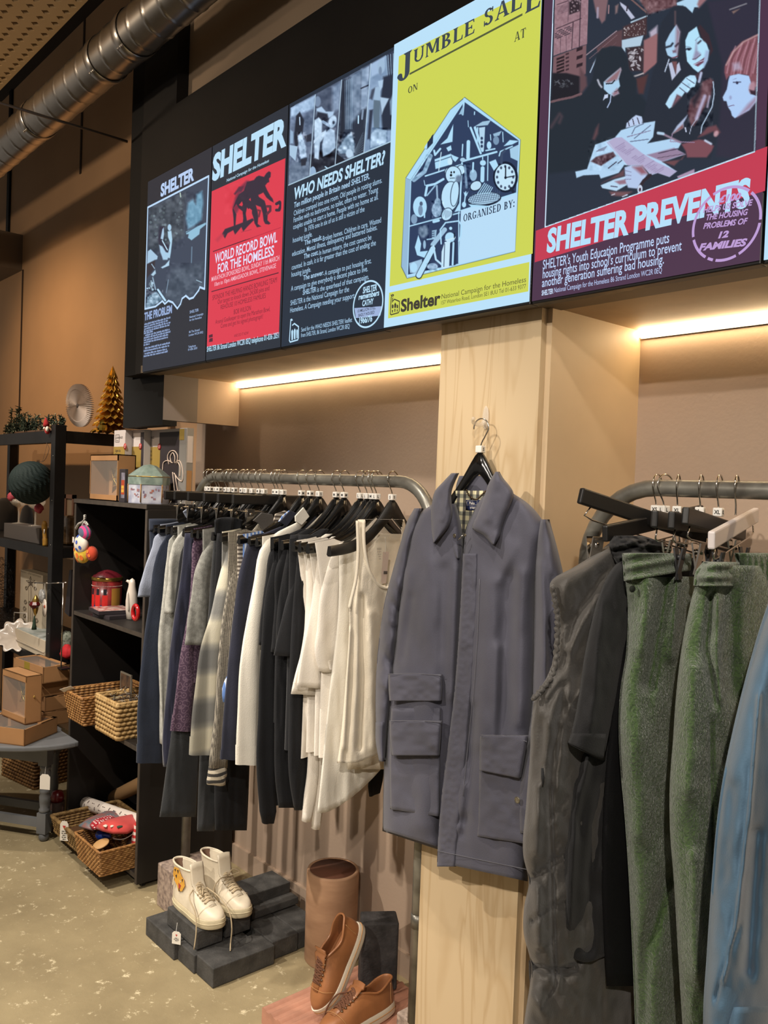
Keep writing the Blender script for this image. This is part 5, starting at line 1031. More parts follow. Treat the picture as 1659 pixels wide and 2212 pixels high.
trousers('trousers', 'charcoal wide trousers hanging below the purple paisley shirt', -2.39, [(420, 400, 560), (900, 360, 520), (1300, 310, 480), (1590, 252, 440), (1800, 222, 420), (2000, 195, 405), (2115, 178, 398)], CHARC)
top('t_shirt', 'mid grey melange T-shirt with boxy short sleeve', -2.315, MGREY, [(430, 530, 600), (460, 480, 580), (520, 440, 550), (640, 394, 500), (800, 370, 480), (950, 348, 466), (1085, 332, 440)], 0.86, 7, cat='T-shirt')
g = trousers('trousers', 'black trousers with gathered elastic waist on steel clips', -2.26, [(345, 508, 660), (420, 505, 655), (600, 490, 640), (900, 470, 620), (1300, 440, 620), (1700, 420, 600), (2000, 408, 590), (2200, 402, 505)], CHARC)
mb = MB(); y, xl, xr = rowsampler([(340, 506, 668), (430, 508, 650)], C5, 6); s = np.linspace(-1, 1, 60)
P = np.array([[at((xl[i]+xr[i])/2+(xr[i]-xl[i])/2*q, y[i]-6*(1-q*q)*(i == 0), X=-2.232+.004*math.sin(60*q)) for q in s] for i in range(6)]); mb.grid(P); wb = mb.build('gathered_waistband', BLKC, g); wb.modifiers.new('t', 'SOLIDIFY').thickness = .006
trousers('trousers', 'black straight trousers hanging lowest under the plaid overshirt', -2.225, [(420, 520, 760), (900, 500, 740), (1700, 505, 720), (2100, 508, 705), (2195, 510, 700)], BLKC)
top('overshirt', 'cream and grey plaid overshirt', -2.20, PLAID, [(375, 730, 800), (410, 680, 780), (450, 625, 740), (520, 578, 690), (600, 556, 650), (750, 520, 610), (900, 490, 590), (1100, 430, 556), (1300, 400, 535), (1500, 375, 524), (1620, 366, 516), (1742, 360, 512)], 0.80, 8, cuff=.9, cat='overshirt')
g = top('knitted_polo', 'black and white textured knitted polo with grey collar', -2.165, KNIT, [(360, 770, 840), (400, 740, 820), (450, 690, 800), (520, 650, 760), (620, 618, 720), (900, 560, 660), (1200, 530, 625), (1500, 508, 600), (1740, 476, 584), (1820, 470, 578)], 0.84, 9, coll=[[(738, 345), (790, 296), (856, 308), (868, 352), (800, 402), (770, 360)]], collmat=fabric('grey_collar_knit', (84, 80, 76)), cat='polo shirt')
sleeve(g, 'striped_cuff', -2.165, [(1815, 470, 580), (1870, 467, 576), (1920, 464, 572)], KHEM, b=.016, n=6)
top('t_shirt', 'brown striped T-shirt showing only its neckline behind the navy shirt', -2.115, TSTR, [(370, 900, 960), (420, 870, 940), (480, 770, 860), (640, 720, 800), (900, 680, 780)], 0.95, 10, cat='T-shirt', coll=[[(860, 350), (872, 305), (930, 285), (960, 300), (950, 345)]])
top('shirt', 'blue striped shirt with a pale cuff poking out beside the navy shirt', -2.085, BSTR, [(390, 930, 990), (430, 850, 950), (480, 760, 860), (700, 690, 770), (1000, 640, 720), (1250, 600, 670), (1300, 572, 660), (1345, 556, 650), (1430, 560, 640)], 0.86, 11, coll=[[(890, 352), (915, 315), (956, 283), (955, 330)]])
top('shirt', 'plain navy cotton shirt directly left of the white dress shirt', -2.04, fabric('navy_cotton', (38, 40, 54)), [(380, 900, 960), (420, 800, 900), (470, 708, 830), (520, 690, 800), (620, 662, 765), (900, 620, 720), (1200, 590, 690), (1500, 565, 665), (1770, 548, 650)], 0.80, 12, cuff=.93, coll=[[(900, 350), (960, 285), (1000, 300), (940, 380)]])
top('dress_shirt', 'white long-sleeved dress shirt with buttoned cuff', -1.985, WSH, [(350, 1010, 1060), (380, 940, 1040), (430, 856, 980), (480, 796, 930), (530, 774, 880), (700, 745, 840), (900, 708, 810), (1200, 664, 788), (1500, 650, 775), (1650, 642, 768), (1800, 639, 762)], 0.78, 13, cuff=.9, coll=[[(992, 350), (990, 318), (1040, 264), (1076, 320), (1030, 372)]])
top('t_shirt', 'black T-shirt just right of the white dress shirt', -1.945, BLKC, [(395, 1020, 1080), (420, 960, 1060), (460, 890, 1000), (520, 846, 950), (700, 818, 920), (900, 790, 890), (1085, 772, 860)], 0.90, 14, cat='T-shirt')
top('jumper', 'black jumper with long sleeve ending in a rounded cuff', -1.93, BLKC, [(400, 1040, 1100), (460, 930, 1050), (700, 830, 930), (1085, 792, 880), (1500, 770, 868), (1800, 757, 866), (2000, 768, 866), (2100, 776, 868), (2150, 788, 856)], 0.62, 15, cat='jumper')
top('t_shirt', 'black T-shirt second right of the white dress shirt', -1.905, BLKC, [(395, 1060, 1110), (430, 1000, 1090), (480, 935, 1050), (560, 900, 1000), (640, 874, 970), (800, 868, 950), (1000, 852, 940), (1130, 846, 930)], 0.86, 16, cat='T-shirt')
trousers('trousers', 'black trousers hanging below the black T-shirts', -1.885, [(430, 960, 1120), (900, 880, 1060), (1200, 870, 1030), (1600, 865, 1020), (1900, 870, 1030), (2060, 890, 1040)], BLKC)
top('t_shirt', 'oversized black T-shirt with drooping sleeve beside the white T-shirts', -1.855, fabric('black_jersey', (30, 31, 34)), [(395, 1140, 1190), (430, 1080, 1170), (470, 1035, 1140), (540, 1000, 1100), (640, 985, 1070), (800, 940, 1060), (1000, 890, 1052), (1150, 862, 1040)], 0.80, 17, cat='T-shirt', th=.02)
trousers('trousers', 'black trousers nearest the white T-shirts', -1.838, [(430, 1010, 1150), (1100, 960, 1070), (1500, 950, 1060), (1900, 955, 1065), (2075, 985, 1050)], BLKC)
top('t_shirt', 'white T-shirt nearest the oversized black T-shirt', -1.80, WTEE, [(425, 1170, 1220), (445, 1130, 1210), (490, 1085, 1190), (560, 1062, 1160), (760, 1052, 1140), (900, 1050, 1130), (1100, 1032, 1140), (1300, 985, 1160), (1380, 968, 1170)], 0.80, 18, cat='T-shirt', w1=.165)
top('t_shirt', 'white T-shirt with wide sleeve, middle of the three white ones', -1.772, WTEE, [(440, 1210, 1250), (470, 1170, 1240), (520, 1132, 1230), (620, 1112, 1200), (760, 1098, 1190), (1000, 1060, 1185), (1200, 1020, 1180), (1340, 1000, 1178)], 0.80, 19, cat='T-shirt', w1=.165)
g = garment('long_sleeve_top', 'white long-sleeved top with two limp sleeves hanging lowest', 'top', -1.822)
torso(g, 'body', -1.822, .78, WTEE, seed=20, w1=.17, th=.008)
for rows in ([(1340, 1046, 1130), (1500, 1044, 1120), (1700, 1068, 1128), (1850, 1062, 1130), (2000, 1042, 1110), (2140, 1030, 1074)], [(1360, 1110, 1198), (1550, 1100, 1184), (1750, 1092, 1168), (1900, 1096, 1158), (2050, 1092, 1150), (2185, 1088, 1132)]): sleeve(g, 'sleeve', -1.815, rows, WTEE, b=.012, seed=21, mirror=False, fold=.0012)
top('t_shirt', 'white T-shirt with turned hem, just behind the cream vest', -1.742, WTEE, [(500, 1230, 1290), (560, 1196, 1280), (660, 1168, 1265), (800, 1140, 1258), (1000, 1116, 1254), (1130, 1100, 1256), (1245, 1130, 1262)], 0.80, 22, cat='T-shirt', w1=.165)
g = garment('shirt', 'white shirt with curved tail visible below the cream vest', 'shirt', -1.722)
relief(g, 'body', 'X', -1.722, [(480, 1250, 1700), (900, 1245, 1720), (1400, 1190, 1720), (1800, 1150, 1720), (2090, 1120, 1700)], WSH, C5, nu=44, nv=40, D=.012, back=.008, wrinkle=.012, wsc=(16, 90), hem=lambda x: 1000+(2092-.0011*(x*2.765-774-1110)**2-.42*np.clip(x*2.765-774-1180, 0, 900)**1.0*.7)/2.765)
# cream vest at the front
g = garment('vest', 'cream ribbed vest with scoop neck and paper price tag, frontmost on the left rail', 'vest', -1.675)
NK = [(1406, 330), (1402, 480), (1410, 560), (1440, 660), (1480, 720), (1530, 745), (1590, 720), (1620, 600), (1640, 330)]
VF = [([(1345, 700), (1330, 1200), (1290, 1780)], 22, -.012), ([(1385, 800), (1390, 1300), (1372, 1700)], 20, -.016), ([(1440, 900), (1450, 1700)], 26, .008), ([(1310, 1000), (1285, 1700)], 16, .008), ([(1520, 800), (1500, 1600)], 24, -.006)]
relief(g, 'front_panel', 'X', -1.655, [(338, 1362, 1640), (420, 1366, 1660), (560, 1362, 1670), (700, 1350, 1690), (780, 1330, 1700), (850, 1312, 1710), (1000, 1310, 1720), (1300, 1290, 1720), (1600, 1264, 1710), (1790, 1238, 1690)], CREAM, C5, nu=70, nv=90, D=.024, back=.006, power=6, folds=VF, cut=NK, hem=lambda x: 1000+(1792-.38*np.clip(x*2.765-774-1350, 0, 400))/2.765, wrinkle=.003, wsc=(14, 40))
relief(g, 'back_panel', 'X', -1.702, [(425, 1370, 1690), (600, 1360, 1690), (900, 1330, 1710), (1400, 1320, 1710), (1830, 1300, 1690)], CREAM, C5, nu=30, nv=40, D=.012, back=.006, power=6, wrinkle=.006, wsc=(16, 70))
mb = MB(); mb.tube(spline([at(*cv(*C5)([p])[0][:2], X=-1.631) for p in [(1398, 345), (1400, 480), (1412, 570), (1440, 665), (1480, 722), (1530, 748), (1590, 722)]], 40), .0045, 8, flat=1.0); mb.build('neck_binding', CREAM, g)
mb = MB(); mb.tube(spline([at(*cv(*C5)([p])[0][:2], X=-1.636) for p in [(1360, 345), (1364, 540), (1350, 700), (1318, 840), (1312, 870)]], 30), .0042, 8); mb.build('armhole_binding', CREAM, g)
mb = MB()
for k in range(5):      # worn neck print, too faded to read
    for j in range(7-k):
        q = at(280+(1478+j*7+k*3)/2.765, 1000+(520+k*14)/2.765, X=-1.689); mb.box(q, q+np.array((.0004, .0016, .003 if k else .006)))
mb.build('printed_neck_label', M('faint_grey_print', (170, 160, 148), .8), g)
mb = MB(); mb.prism([at(280+a/2.765, 1000+b/2.765, X=-1.645) for a, b in ((1514, 532), (1550, 530), (1532, 720), (1502, 722))], (-.0008, 0, 0)); tg = mb.build('price_tag', M('pinkish_card', (214, 194, 180), .7), g)
mb = MB()
for k in range(9):
    q = at(280+1518/2.765+k*.9, 1000+655/2.765, X=-1.644); mb.box(q+np.array((0, 0, -.004)), q+np.array((.0003, .0006+.0006*(k % 3 == 0), .004)))
mb.build('bar_code', INK, tg); mb = MB(); mb.tube(spline([at(280+a/2.765, 1000+b/2.765, X=-1.644) for a, b in ((1525, 440), (1530, 480), (1526, 545))], 8), .0005, 5); mb.build('string', WPL, tg)
# ------------------------------------------------------------------ the field jacket on the pillar
JK = fabric('slate_cotton_drill', (80, 80, 92), var=.05, vscale=9, bump=.18, bscale=500, rough=.7)
STI = M('slate_seam_stitch', (104, 104, 112), .8)
DARKIN = M('dark_lining', (22, 22, 26), .8)
jk = thing('field_jacket', 'slate blue cotton field jacket with big collar hanging on the plywood pillar', 'jacket', (-1.29, 1.40, 1.45))
YJ = 1.405
def jr(name, rows, mat=JK, val=YJ, par=jk, **k): return relief(par, name, 'Y', val, rows, mat, **k)
back = jr('back', [(1062, 990, 1060), (1090, 930, 1130), (1125, 895, 1180), (1200, 875, 1172), (1400, 850, 1158), (1600, 832, 1148), (1800, 826, 1140)], val=1.426, nu=24, nv=30, D=.012, back=.01, power=8, hem=lambda x: 1796+(x-828)*.33)
LF = [([(930, 1220), (925, 1450), (905, 1780)], 26, .010), ([(960, 1230), (955, 1500), (950, 1800)], 14, -.007), ([(880, 1240), (868, 1300), (850, 1420)], 12, .008), ([(890, 1290), (870, 1420)], 9, -.006), ([(985, 1230), (975, 1500)], 12, .006)]
jr('front_panel', [(1088, 938, 985), (1105, 910, 990), (1130, 893, 996), (1165, 880, 1000), (1220, 870, 1001), (1290, 864, 999), (1400, 852, 994), (1500, 840, 986), (1600, 834, 975), (1700, 829, 964), (1795, 828, 954)], D=.052, back=.008, power=5, nu=56, nv=100, folds=LF, wrinkle=.006, wsc=(34, 75), seed=4, hem=lambda x: 1793+(x-828)*.31)
RF = [([(1062, 1260), (1050, 1500), (1040, 1600)], 22, .012), ([(1100, 1250), (1090, 1450), (1085, 1590)], 20, -.012), ([(1125, 1240), (1120, 1560)], 14, .010), ([(1075, 1400), (1068, 1590)], 11, .008), ([(1020, 1530), (1012, 1700), (1000, 1800)], 11, -.010), ([(1005, 1700), (990, 1790)], 9, .007), ([(975, 1770), (1005, 1770)], 12, -.008), ([(1110, 1180), (1080, 1250)], 14, .006)]
jr('front_panel', [(1066, 1050, 1108), (1086, 1032, 1140), (1110, 1020, 1164), (1140, 1006, 1180), (1175, 1000, 1172), (1250, 997, 1160), (1400, 990, 1156), (1500, 982, 1152), (1600, 970, 1148), (1700, 957, 1146), (1800, 947, 1142), (1864, 944, 1140)], D=.058, back=.008, power=5, nu=70, nv=110, folds=RF, wrinkle=.008, wsc=(38, 80), seed=9, hem=lambda x: 1862+(x-944)*.215)
def pk(x, y): return .0007*np.sin(y*.42+np.sin(x*.3))*np.exp(-((x-(1012-(y-1200)*.075))/14)**2)
jr('placket', [(1196, 1000, 1032), (1260, 997, 1032), (1400, 989, 1026), (1500, 981, 1018), (1600, 969, 1010), (1700, 956, 1000), (1800, 947, 990), (1872, 944, 984)], val=YJ-.047, D=.012, back=.012, power=6, nu=22, nv=150, extra=lambda x, y: pk(x, y)+.0009*np.sin(y*.23+np.sin(y*.11)*2)*np.exp(-((x-(998-(y-1200)*.075))/10)**2), wrinkle=.004, wsc=(14, 22), seed=3)
# sleeves
jr('sleeve', [(1098, 895, 912), (1125, 880, 908), (1170, 866, 892), (1230, 849, 882), (1300, 831, 868), (1400, 817, 857), (1500, 811, 848), (1580, 813, 838), (1642, 820, 833)], val=YJ+.006, D=.05, back=.012, power=2.2, nu=24, nv=80, folds=[([(835, 1290), (868, 1330)], 7, -.012), ([(850, 1250), (872, 1275)], 6, .008), ([(818, 1400), (850, 1440)], 8, -.012), ([(840, 1340), (866, 1352)], 5, .008), ([(814, 1470), (842, 1490)], 6, .007)], wrinkle=.010, wsc=(16, 30), seed=6)
jr('cuff', [(1560, 811, 836), (1600, 811, 834), (1645, 819, 832)], val=YJ+.006, D=.054, back=.012, power=2.2, nu=16, nv=10)
jr('sleeve', [(1122, 1168, 1184), (1150, 1160, 1193), (1200, 1155, 1207), (1245, 1153, 1217), (1350, 1152, 1213), (1450, 1150, 1202), (1550, 1145, 1190), (1640, 1128, 1174), (1720, 1108, 1162), (1800, 1114, 1150)], val=YJ-.004, D=.066, back=.012, power=2.4, nu=26, nv=80, folds=[([(1168, 1220), (1180, 1500)], 9, .012), ([(1195, 1250), (1185, 1480)], 8, -.008)], wrinkle=.006, wsc=(20, 60), seed=12)
# collar, stand and neck
colm = fabric('slate_cotton_collar', (82, 82, 94), var=.04, bump=.15, bscale=500, rough=.7)
c1 = jr('collar', [(1022, 975, 990), (1040, 958, 982), (1062, 939, 975), (1085, 933, 975), (1110, 931, 977), (1132, 932, 972), (1150, 933, 960), (1172, 936, 939)], mat=colm, val=1.352, D=.022, back=.004, power=3, nu=22, nv=40, bpow=.1, folds=[([(975, 1040), (955, 1120)], 8, .004)], wrinkle=.003, wsc=(14, 24))
c2 = jr('collar', [(1019, 1070, 1077), (1032, 1062, 1085), (1048, 1054, 1099), (1064, 1049, 1109), (1090, 1040, 1104), (1115, 1030, 1094), (1140, 1020, 1085), (1158, 1046, 1080), (1176, 1063, 1069)], mat=colm, val=1.350, D=.026, back=.004, power=3, nu=26, nv=40, bpow=.1, folds=[([(1070, 1040), (1050, 1120)], 10, .004)], wrinkle=.003, wsc=(16, 26))
jr('collar_stand', [(1150, 958, 975), (1165, 962, 986), (1185, 972, 992), (1206, 986, 992)], mat=JK, val=1.366, D=.01, back=.004, nu=10, nv=16)
jr('collar_back', [(1028, 992, 1052), (1050, 985, 1058), (1064, 984, 1056)], mat=JK, val=1.424, D=.006, back=.008, power=6, nu=14, nv=8)
TAR = pattern('plaid_lining', 'tartan', [(214, 206, 168), (146, 146, 128)], 320)
jr('lining', [(1060, 980, 1056), (1100, 976, 1050), (1140, 984, 1040), (1185, 992, 1014)], mat=TAR, val=1.408, D=.004, back=.004, power=8, nu=14, nv=16)
NVY = M('navy_woven_label', (26, 40, 84), .7, bump=.2, bscale=700)
lb = jr('brand_label', [(1080, 1006, 1043), (1102, 1006, 1043)], mat=NVY, val=1.4035, D=.0012, back=.001, power=12, nu=8, nv=6)
mb = MB(); u = (1, 0, 0); up = (0, 0, 1)
put_text(mb, 'Polo', at(1019.5, 1086.6, Y=1.4016), .0056, u, up, (0, -.0002, 0), .03, .0165); put_text(mb, 'by Ralph Lauren', at(1025, 1096.3, Y=1.4016), .0052, u, up, (0, -.0002, 0), .02, .0265)
mb.build('label_lettering', WPL, lb, recalc=False)
mb = MB(); q = [at(a, b, Y=1.4014) for a, b in ((1008.5, 1082.5), (1030.5, 1081.5), (1030.5, 1090.5), (1008.5, 1091.5))]
for i in range(4): mb.tube([q[i], q[(i+1) % 4]], .0004, 4)
mb.build('label_border', WPL, lb)
mb = MB()
pts = spline([at(a, b, Y=1.396) for a, b in ((1008, 1059), (1012, 1068), (1021, 1077), (1029, 1079), (1038, 1072), (1049, 1061))], 17)
for i, p in enumerate(pts): mb.ell(p, (.0026, .002, .0026) if i % 2 else (.002, .0026, .002), 8, 5)
mb.build('hanging_chain', M('antique_brass', (92, 76, 58), .35, metal=.9), jk)
BRS = M('dull_brass_snap', (150, 140, 118), .3, metal=.9)
def button(x, y, Y, r, name='snap_button', mat=BRS):
    mb = MB(); c = at(x, y, Y=Y); R = Rx(math.pi/2); mb.lathe([(r, 0), (r*1.05, r*.2), (r*.9, r*.38), (r*.62, r*.28), (.0004, r*.26)], c, 16, R); return mb.build(name, mat, jk)
button(982, 1157, 1.352, .0042); button(1005, 1156, 1.345, .003)
mb = MB(); mb.tube([at(988, 1168, Y=1.345), at(1000, 1156, Y=1.342)], .0014, 6); mb.build('zip_pull', CHR, jk)
button(1118, 1728, 1.326, .0066, 'cuff_button', M('mottled_horn_button', (120, 112, 92), .25, c2=(58, 52, 42), vscale=180, coat=.5))
# pockets: (flap outline, patch outline)
def pocket(name, rows, val, D=.009, **k): return jr(name, rows, val=val, D=D, back=.012, power=10, nu=30, nv=26, wrinkle=.006, wsc=(26, 22), **k)
pocket('pocket_flap', [(1457, 839, 953), (1485, 839, 954), (1514, 841, 953)], 1.347, seed=21)
pocket('pocket_patch', [(1530, 845, 950), (1650, 842, 949), (1752, 843, 947)], 1.353, D=.005, seed=22, hem=lambda x: 1748+(x-843)*.15)
pocket('pocket_flap', [(1558, 841, 953), (1595, 842, 951), (1632, 846, 948)], 1.339, D=.012, seed=23)
pocket('pocket_patch', [(1650, 1036, 1128), (1740, 1034, 1130), (1806, 1030, 1134)], 1.347, D=.006, seed=24, hem=lambda x: 1806+(x-1030)*.16)
pocket('pocket_flap', [(1590, 1037, 1140), (1630, 1036, 1132), (1668, 1036, 1124)], 1.335, D=.012, seed=25, hem=lambda x: 1664+(x-1036)*.2)
def stitch(pts, Y, name='seam', r=.0007):
    mb = MB(); mb.tube(spline([at(a, b, Y=Y) for a, b in pts], 24), r, 5); return mb.build(name, STI, jk)
stitch([(839, 1456), (895, 1455), (953, 1459)], 1.338); stitch([(841, 1557), (900, 1557), (953, 1560)], 1.327); stitch([(1037, 1588), (1090, 1590), (1138, 1602)], 1.323); stitch([(1036, 1250), (1030, 1400), (1020, 1520), (1010, 1620), (1000, 1720)], 1.343)
stitch([(945, 1838), (1040, 1858), (1138, 1878)], 1.345)
# its hanger and the clear hook
o = at(1040, 917, Y=1.405); hz = o[2]
coat_hanger(o[0]-.012, 'black wooden hanger holding the slate field jacket on the pillar', 'S', math.pi/2+.12, None, y=1.418, z=hz-.012, half=.17, drop=.125, mat=HB)
jh = [q for q in bpy.data.objects if q.get('label', '').startswith('black wooden hanger holding the slate')][0]
CLR = M('clear_plastic', (236, 226, 210), .08, spec=.8); CLR.node_tree.nodes['Principled BSDF'].inputs['Alpha'].default_value = .35
hk = thing('adhesive_hook', 'clear plastic adhesive hook on the plywood pillar above the jacket', 'hook', at(1047, 905, Y=1.449))
c = at(1049, 902, Y=1.446); mb = MB(); mb.ell(c, (.0095, .0028, .0265), 20, 12); mb.build('hook_plate', CLR, hk)
mb = MB(); mb.tube(spline([c+np.array(p) for p in ((0, -.002, -.008), (0, -.012, -.016), (.001, -.03, -.018), (.004, -.046, -.012), (.012, -.052, -.006))], 16), [.005]*4+[.0045]*8+[.004]*4, 8); mb.build('hook_arm', CLR, hk)
# ------------------------------------------------------------------ clothes on the right rail
GR = 'clip hangers on the right rail'
clip_hanger(-.904, 'dark clip hanger marked XS dipping towards the jacket, lower of the left pair', 'XS', .1, GR, half=.21, tilt=.1, clip_y=(-.155, .12))
clip_hanger(-.887, 'black clip hanger tilted up to the left, nearest the rail bend', 'L', -.25, GR, half=.20, tilt=-.225, clip_y=(-.17, .12))
clip_hanger(-.859, 'dark clip hanger marked XL above the left green trousers', 'XL', .35, GR, half=.215, tilt=-.05, clip_y=(-.09, .09))
clip_hanger(-.812, 'dark clip hanger marked L gripping the left green trousers', 'L', .275, GR, half=.205, tilt=-.05, clip_y=(-.14, .09), clips=GREYP, cdrop=.01)
clip_hanger(-.776, 'dark clip hanger marked XL behind the white hanger', 'XL', .2, GR, half=.185, tilt=-.1)
clip_hanger(-.743, 'white clip hanger gripping the right-hand green trousers', None, .275, GR, half=.20, tilt=.1, clip_y=(-.13, .1), mat=M('white_lacquer', (214, 206, 204), .4), clips=GREYP, cdrop=.012)
PUF = fabric('charcoal_nylon', (84, 81, 77), var=.06, vscale=8, bump=.2, bscale=260, rough=.5, sheen=.2)
BLKT = fabric('faded_black_cotton', (40, 40, 41), var=.12, vscale=10, sheen=.1); BLKD = fabric('deep_black_cloth', (17, 17, 19), sheen=.0)
def rgarment(name, label, cat, X): return thing(name, label, cat, (X, YR, 1.4))
g = rgarment('padded_gilet', 'charcoal padded gilet at left end of the right rail', 'gilet', -.92)
rr = np.random.default_rng(11)
PF = [([(1300, 1240), (1240, 1330), (1205, 1360)], 11, -.010), ([(1290, 1290), (1230, 1400)], 10, .012), ([(1245, 1330), (1215, 1440)], 8, -.010), ([(1188, 1700), (1192, 1860), (1196, 2060), (1200, 2120)], 5, -.016), ([(1165, 1700), (1160, 1840)], 12, .016), ([(1160, 1920), (1165, 2040)], 13, .018), ([(1140, 2085), (1200, 2100), (1240, 2090)], 8, -.026), ([(1150, 2150), (1180, 2200)], 16, .016), ([(1185, 1560), (1175, 1690)], 9, .010), ([(1220, 1480), (1200, 1640)], 9, -.008), ([(1215, 1560), (1205, 1700)], 8, .010), ([(1140, 1905), (1175, 1880), (1215, 1850)], 6, -.016), ([(1150, 1990), (1190, 1960), (1220, 1950)], 5, -.012)]
for k in range(22):
    x0 = rr.uniform(1160, 1230); y0 = rr.uniform(1420, 2180); PF.append(([(x0, y0), (x0+rr.uniform(18, 42), y0-rr.uniform(25, 60))], rr.uniform(3, 6), rr.uniform(-.007, .007)))
relief(g, 'body', 'X', -.92, [(1176, 1325, 1360), (1195, 1296, 1380), (1225, 1245, 1400), (1262, 1190, 1400), (1300, 1196, 1400), (1350, 1204, 1400), (1420, 1199, 1400), (1470, 1180, 1400), (1500, 1160, 1400), (1560, 1150, 1400), (1640, 1146, 1390), (1740, 1138, 1390), (1850, 1132, 1390), (1908, 1144, 1390), (1960, 1134, 1390), (2020, 1133, 1390), (2070, 1146, 1390), (2092, 1150, 1390), (2130, 1146, 1390), (2212, 1134, 1390), (2330, 1132, 1390)], PUF, nu=90, nv=150, D=.045, back=.02, power=4, folds=PF, wrinkle=.011, wsc=(26, 44), seed=2)
mb = MB(); P = spline([at(a, b, X=-.895) for a, b in ((1192, 1266), (1204, 1330), (1202, 1400), (1194, 1455), (1170, 1490), (1152, 1510))], 60)
P = P+np.stack([.0015*np.sin(np.arange(60)*1.7), .002*np.sin(np.arange(60)*2.3), 0*np.arange(60)], 1); mb.tube(P, .0045+.0008*np.sin(np.arange(60)*2.1), 8); mb.build('armhole_binding', PUF, g)
mb = MB(); q = at(1171, 1675, X=-.868); mb.tube([q+np.array((0, 0, .012)), q+np.array((.002, 0, -.004)), q+np.array((.002, 0, -.014))], [.0022, .003, .0012], 8); mb.build('zip_pull', BLKT, g)
relief(g, 'lower_panel', 'X', -.945, [(2075, 1142, 1300), (2110, 1143, 1300), (2160, 1150, 1300), (2230, 1150, 1300)], fabric('brown_black_nylon', (46, 41, 38)), nu=20, nv=20, D=.02, back=.01)
g = rgarment('t_shirt', 'faded black T-shirt between the charcoal gilet and green trousers', 'T-shirt', -.875)
relief(g, 'body', 'X', -.885, [(1205, 1345, 1500), (1300, 1320, 1500), (1500, 1280, 1500), (1700, 1236, 1500), (1850, 1218, 1500), (1950, 1220, 1500), (2040, 1226, 1500), (2078, 1232, 1500)], BLKT, nu=60, nv=90, D=.022, back=.01, power=4, folds=[([(1270, 1640), (1240, 1760), (1228, 2000)], 10, .016), ([(1300, 1700), (1275, 1900), (1270, 2050)], 12, -.016), ([(1300, 1880), (1320, 1960)], 20, .008)], wrinkle=.012, wsc=(30, 80), seed=5, hem=lambda x: 2062+12*np.sin((x-1226)*.045)+(x-1226)*.12)
relief(g, 'sleeve', 'X', -.868, [(1198, 1350, 1400), (1235, 1318, 1392), (1290, 1292, 1380), (1400, 1266, 1350), (1500, 1252, 1330), (1590, 1236, 1312), (1622, 1228, 1306)], BLKT, nu=30, nv=50, D=.03, back=.012, power=2.2, folds=[([(1300, 1300), (1280, 1560)], 14, .008)], wrinkle=.006, wsc=(24, 50), hem=lambda x: 1606+(x-1228)*.5)
relief(g, 'sleeve_hem', 'X', -.866, [(1585, 1235, 1314), (1622, 1227, 1307)], BLKT, nu=20, nv=6, D=.034, back=.012, power=2.2, hem=lambda x: 1604+(x-1228)*.5)
g = rgarment('sweatshirt', 'deep black sweatshirt with bunched hood behind the green trousers', 'sweatshirt', -.85)
relief(g, 'body', 'X', -.858, [(1212, 1350, 1520), (1400, 1340, 1520), (1650, 1310, 1520), (1900, 1300, 1520), (2130, 1310, 1520)], BLKD, nu=20, nv=30, D=.008, back=.008, power=6)
relief(g, 'lower_hem', 'X', -.90, [(1900, 1240, 1420), (2060, 1250, 1420), (2330, 1250, 1420)], BLKD, nu=16, nv=20, D=.008, back=.006, power=6)
relief(g, 'hood', 'X', -.875, [(1158, 1330, 1390), (1175, 1318, 1430), (1195, 1322, 1440), (1222, 1335, 1400)], BLKT, nu=40, nv=26, D=.03, back=.02, folds=[([(1330, 1190), (1400, 1168)], 5, -.012), ([(1340, 1205), (1420, 1190)], 5, .01), ([(1360, 1175), (1430, 1180)], 4, .01)], wrinkle=.02, wsc=(18, 10), seed=8)
# green fleece trousers
def fleece():
    m = M('green_fleece', (70, 92, 56), .95, spec=.1, sheen=.5); nt = m.node_tree; L = nt.links; b = nt.nodes['Principled BSDF']
    tc = nd(nt, 'ShaderNodeTexCoord'); n = nd(nt, 'ShaderNodeTexNoise', Scale=150.0, Detail=4.0); n.inputs['Distortion'].default_value = 1.4; L.new(tc.outputs['Object'], n.inputs['Vector'])
    r = nd(nt, 'ShaderNodeValToRGB'); r.color_ramp.elements[0].position = .3; r.color_ramp.elements[1].position = .72; r.color_ramp.elements[0].color = lin4((50, 70, 40)); r.color_ramp.elements[1].color = lin4((90, 114, 70)); L.new(n.outputs['Fac'], r.inputs[0]); L.new(r.outputs[0], b.inputs['Base Color'])
    bp = nd(nt, 'ShaderNodeBump', Strength=.9, Distance=.006); L.new(n.outputs['Fac'], bp.inputs['Height']); L.new(bp.outputs[0], b.inputs['Normal']); return m
FL = fleece()
g = rgarment('fleece_trousers', 'green fleece trousers with drawcord eyelet at waist, left of the two pairs', 'trousers', -.835)
relief(g, 'leg', 'X', -.83, [(1246, 1352, 1500), (1300, 1358, 1500), (1360, 1358, 1490), (1420, 1354, 1484), (1480, 1344, 1476), (1550, 1339, 1470), (1650, 1342, 1466), (1750, 1351, 1466), (1880, 1360, 1476), (2000, 1366, 1486), (2120, 1371, 1495), (2340, 1378, 1510)], FL, nu=70, nv=130, D=.05, back=.02, power=2.6, folds=[([(1440, 1250), (1425, 1340), (1400, 1480)], 13, -.022), ([(1400, 1260), (1385, 1400)], 18, .012), ([(1465, 1260), (1450, 1420)], 10, .014), ([(1440, 1900), (1395, 2050), (1390, 2212)], 16, -.014), ([(1380, 1560), (1385, 1800)], 26, .008)], wrinkle=.008, wsc=(40, 90), seed=3)
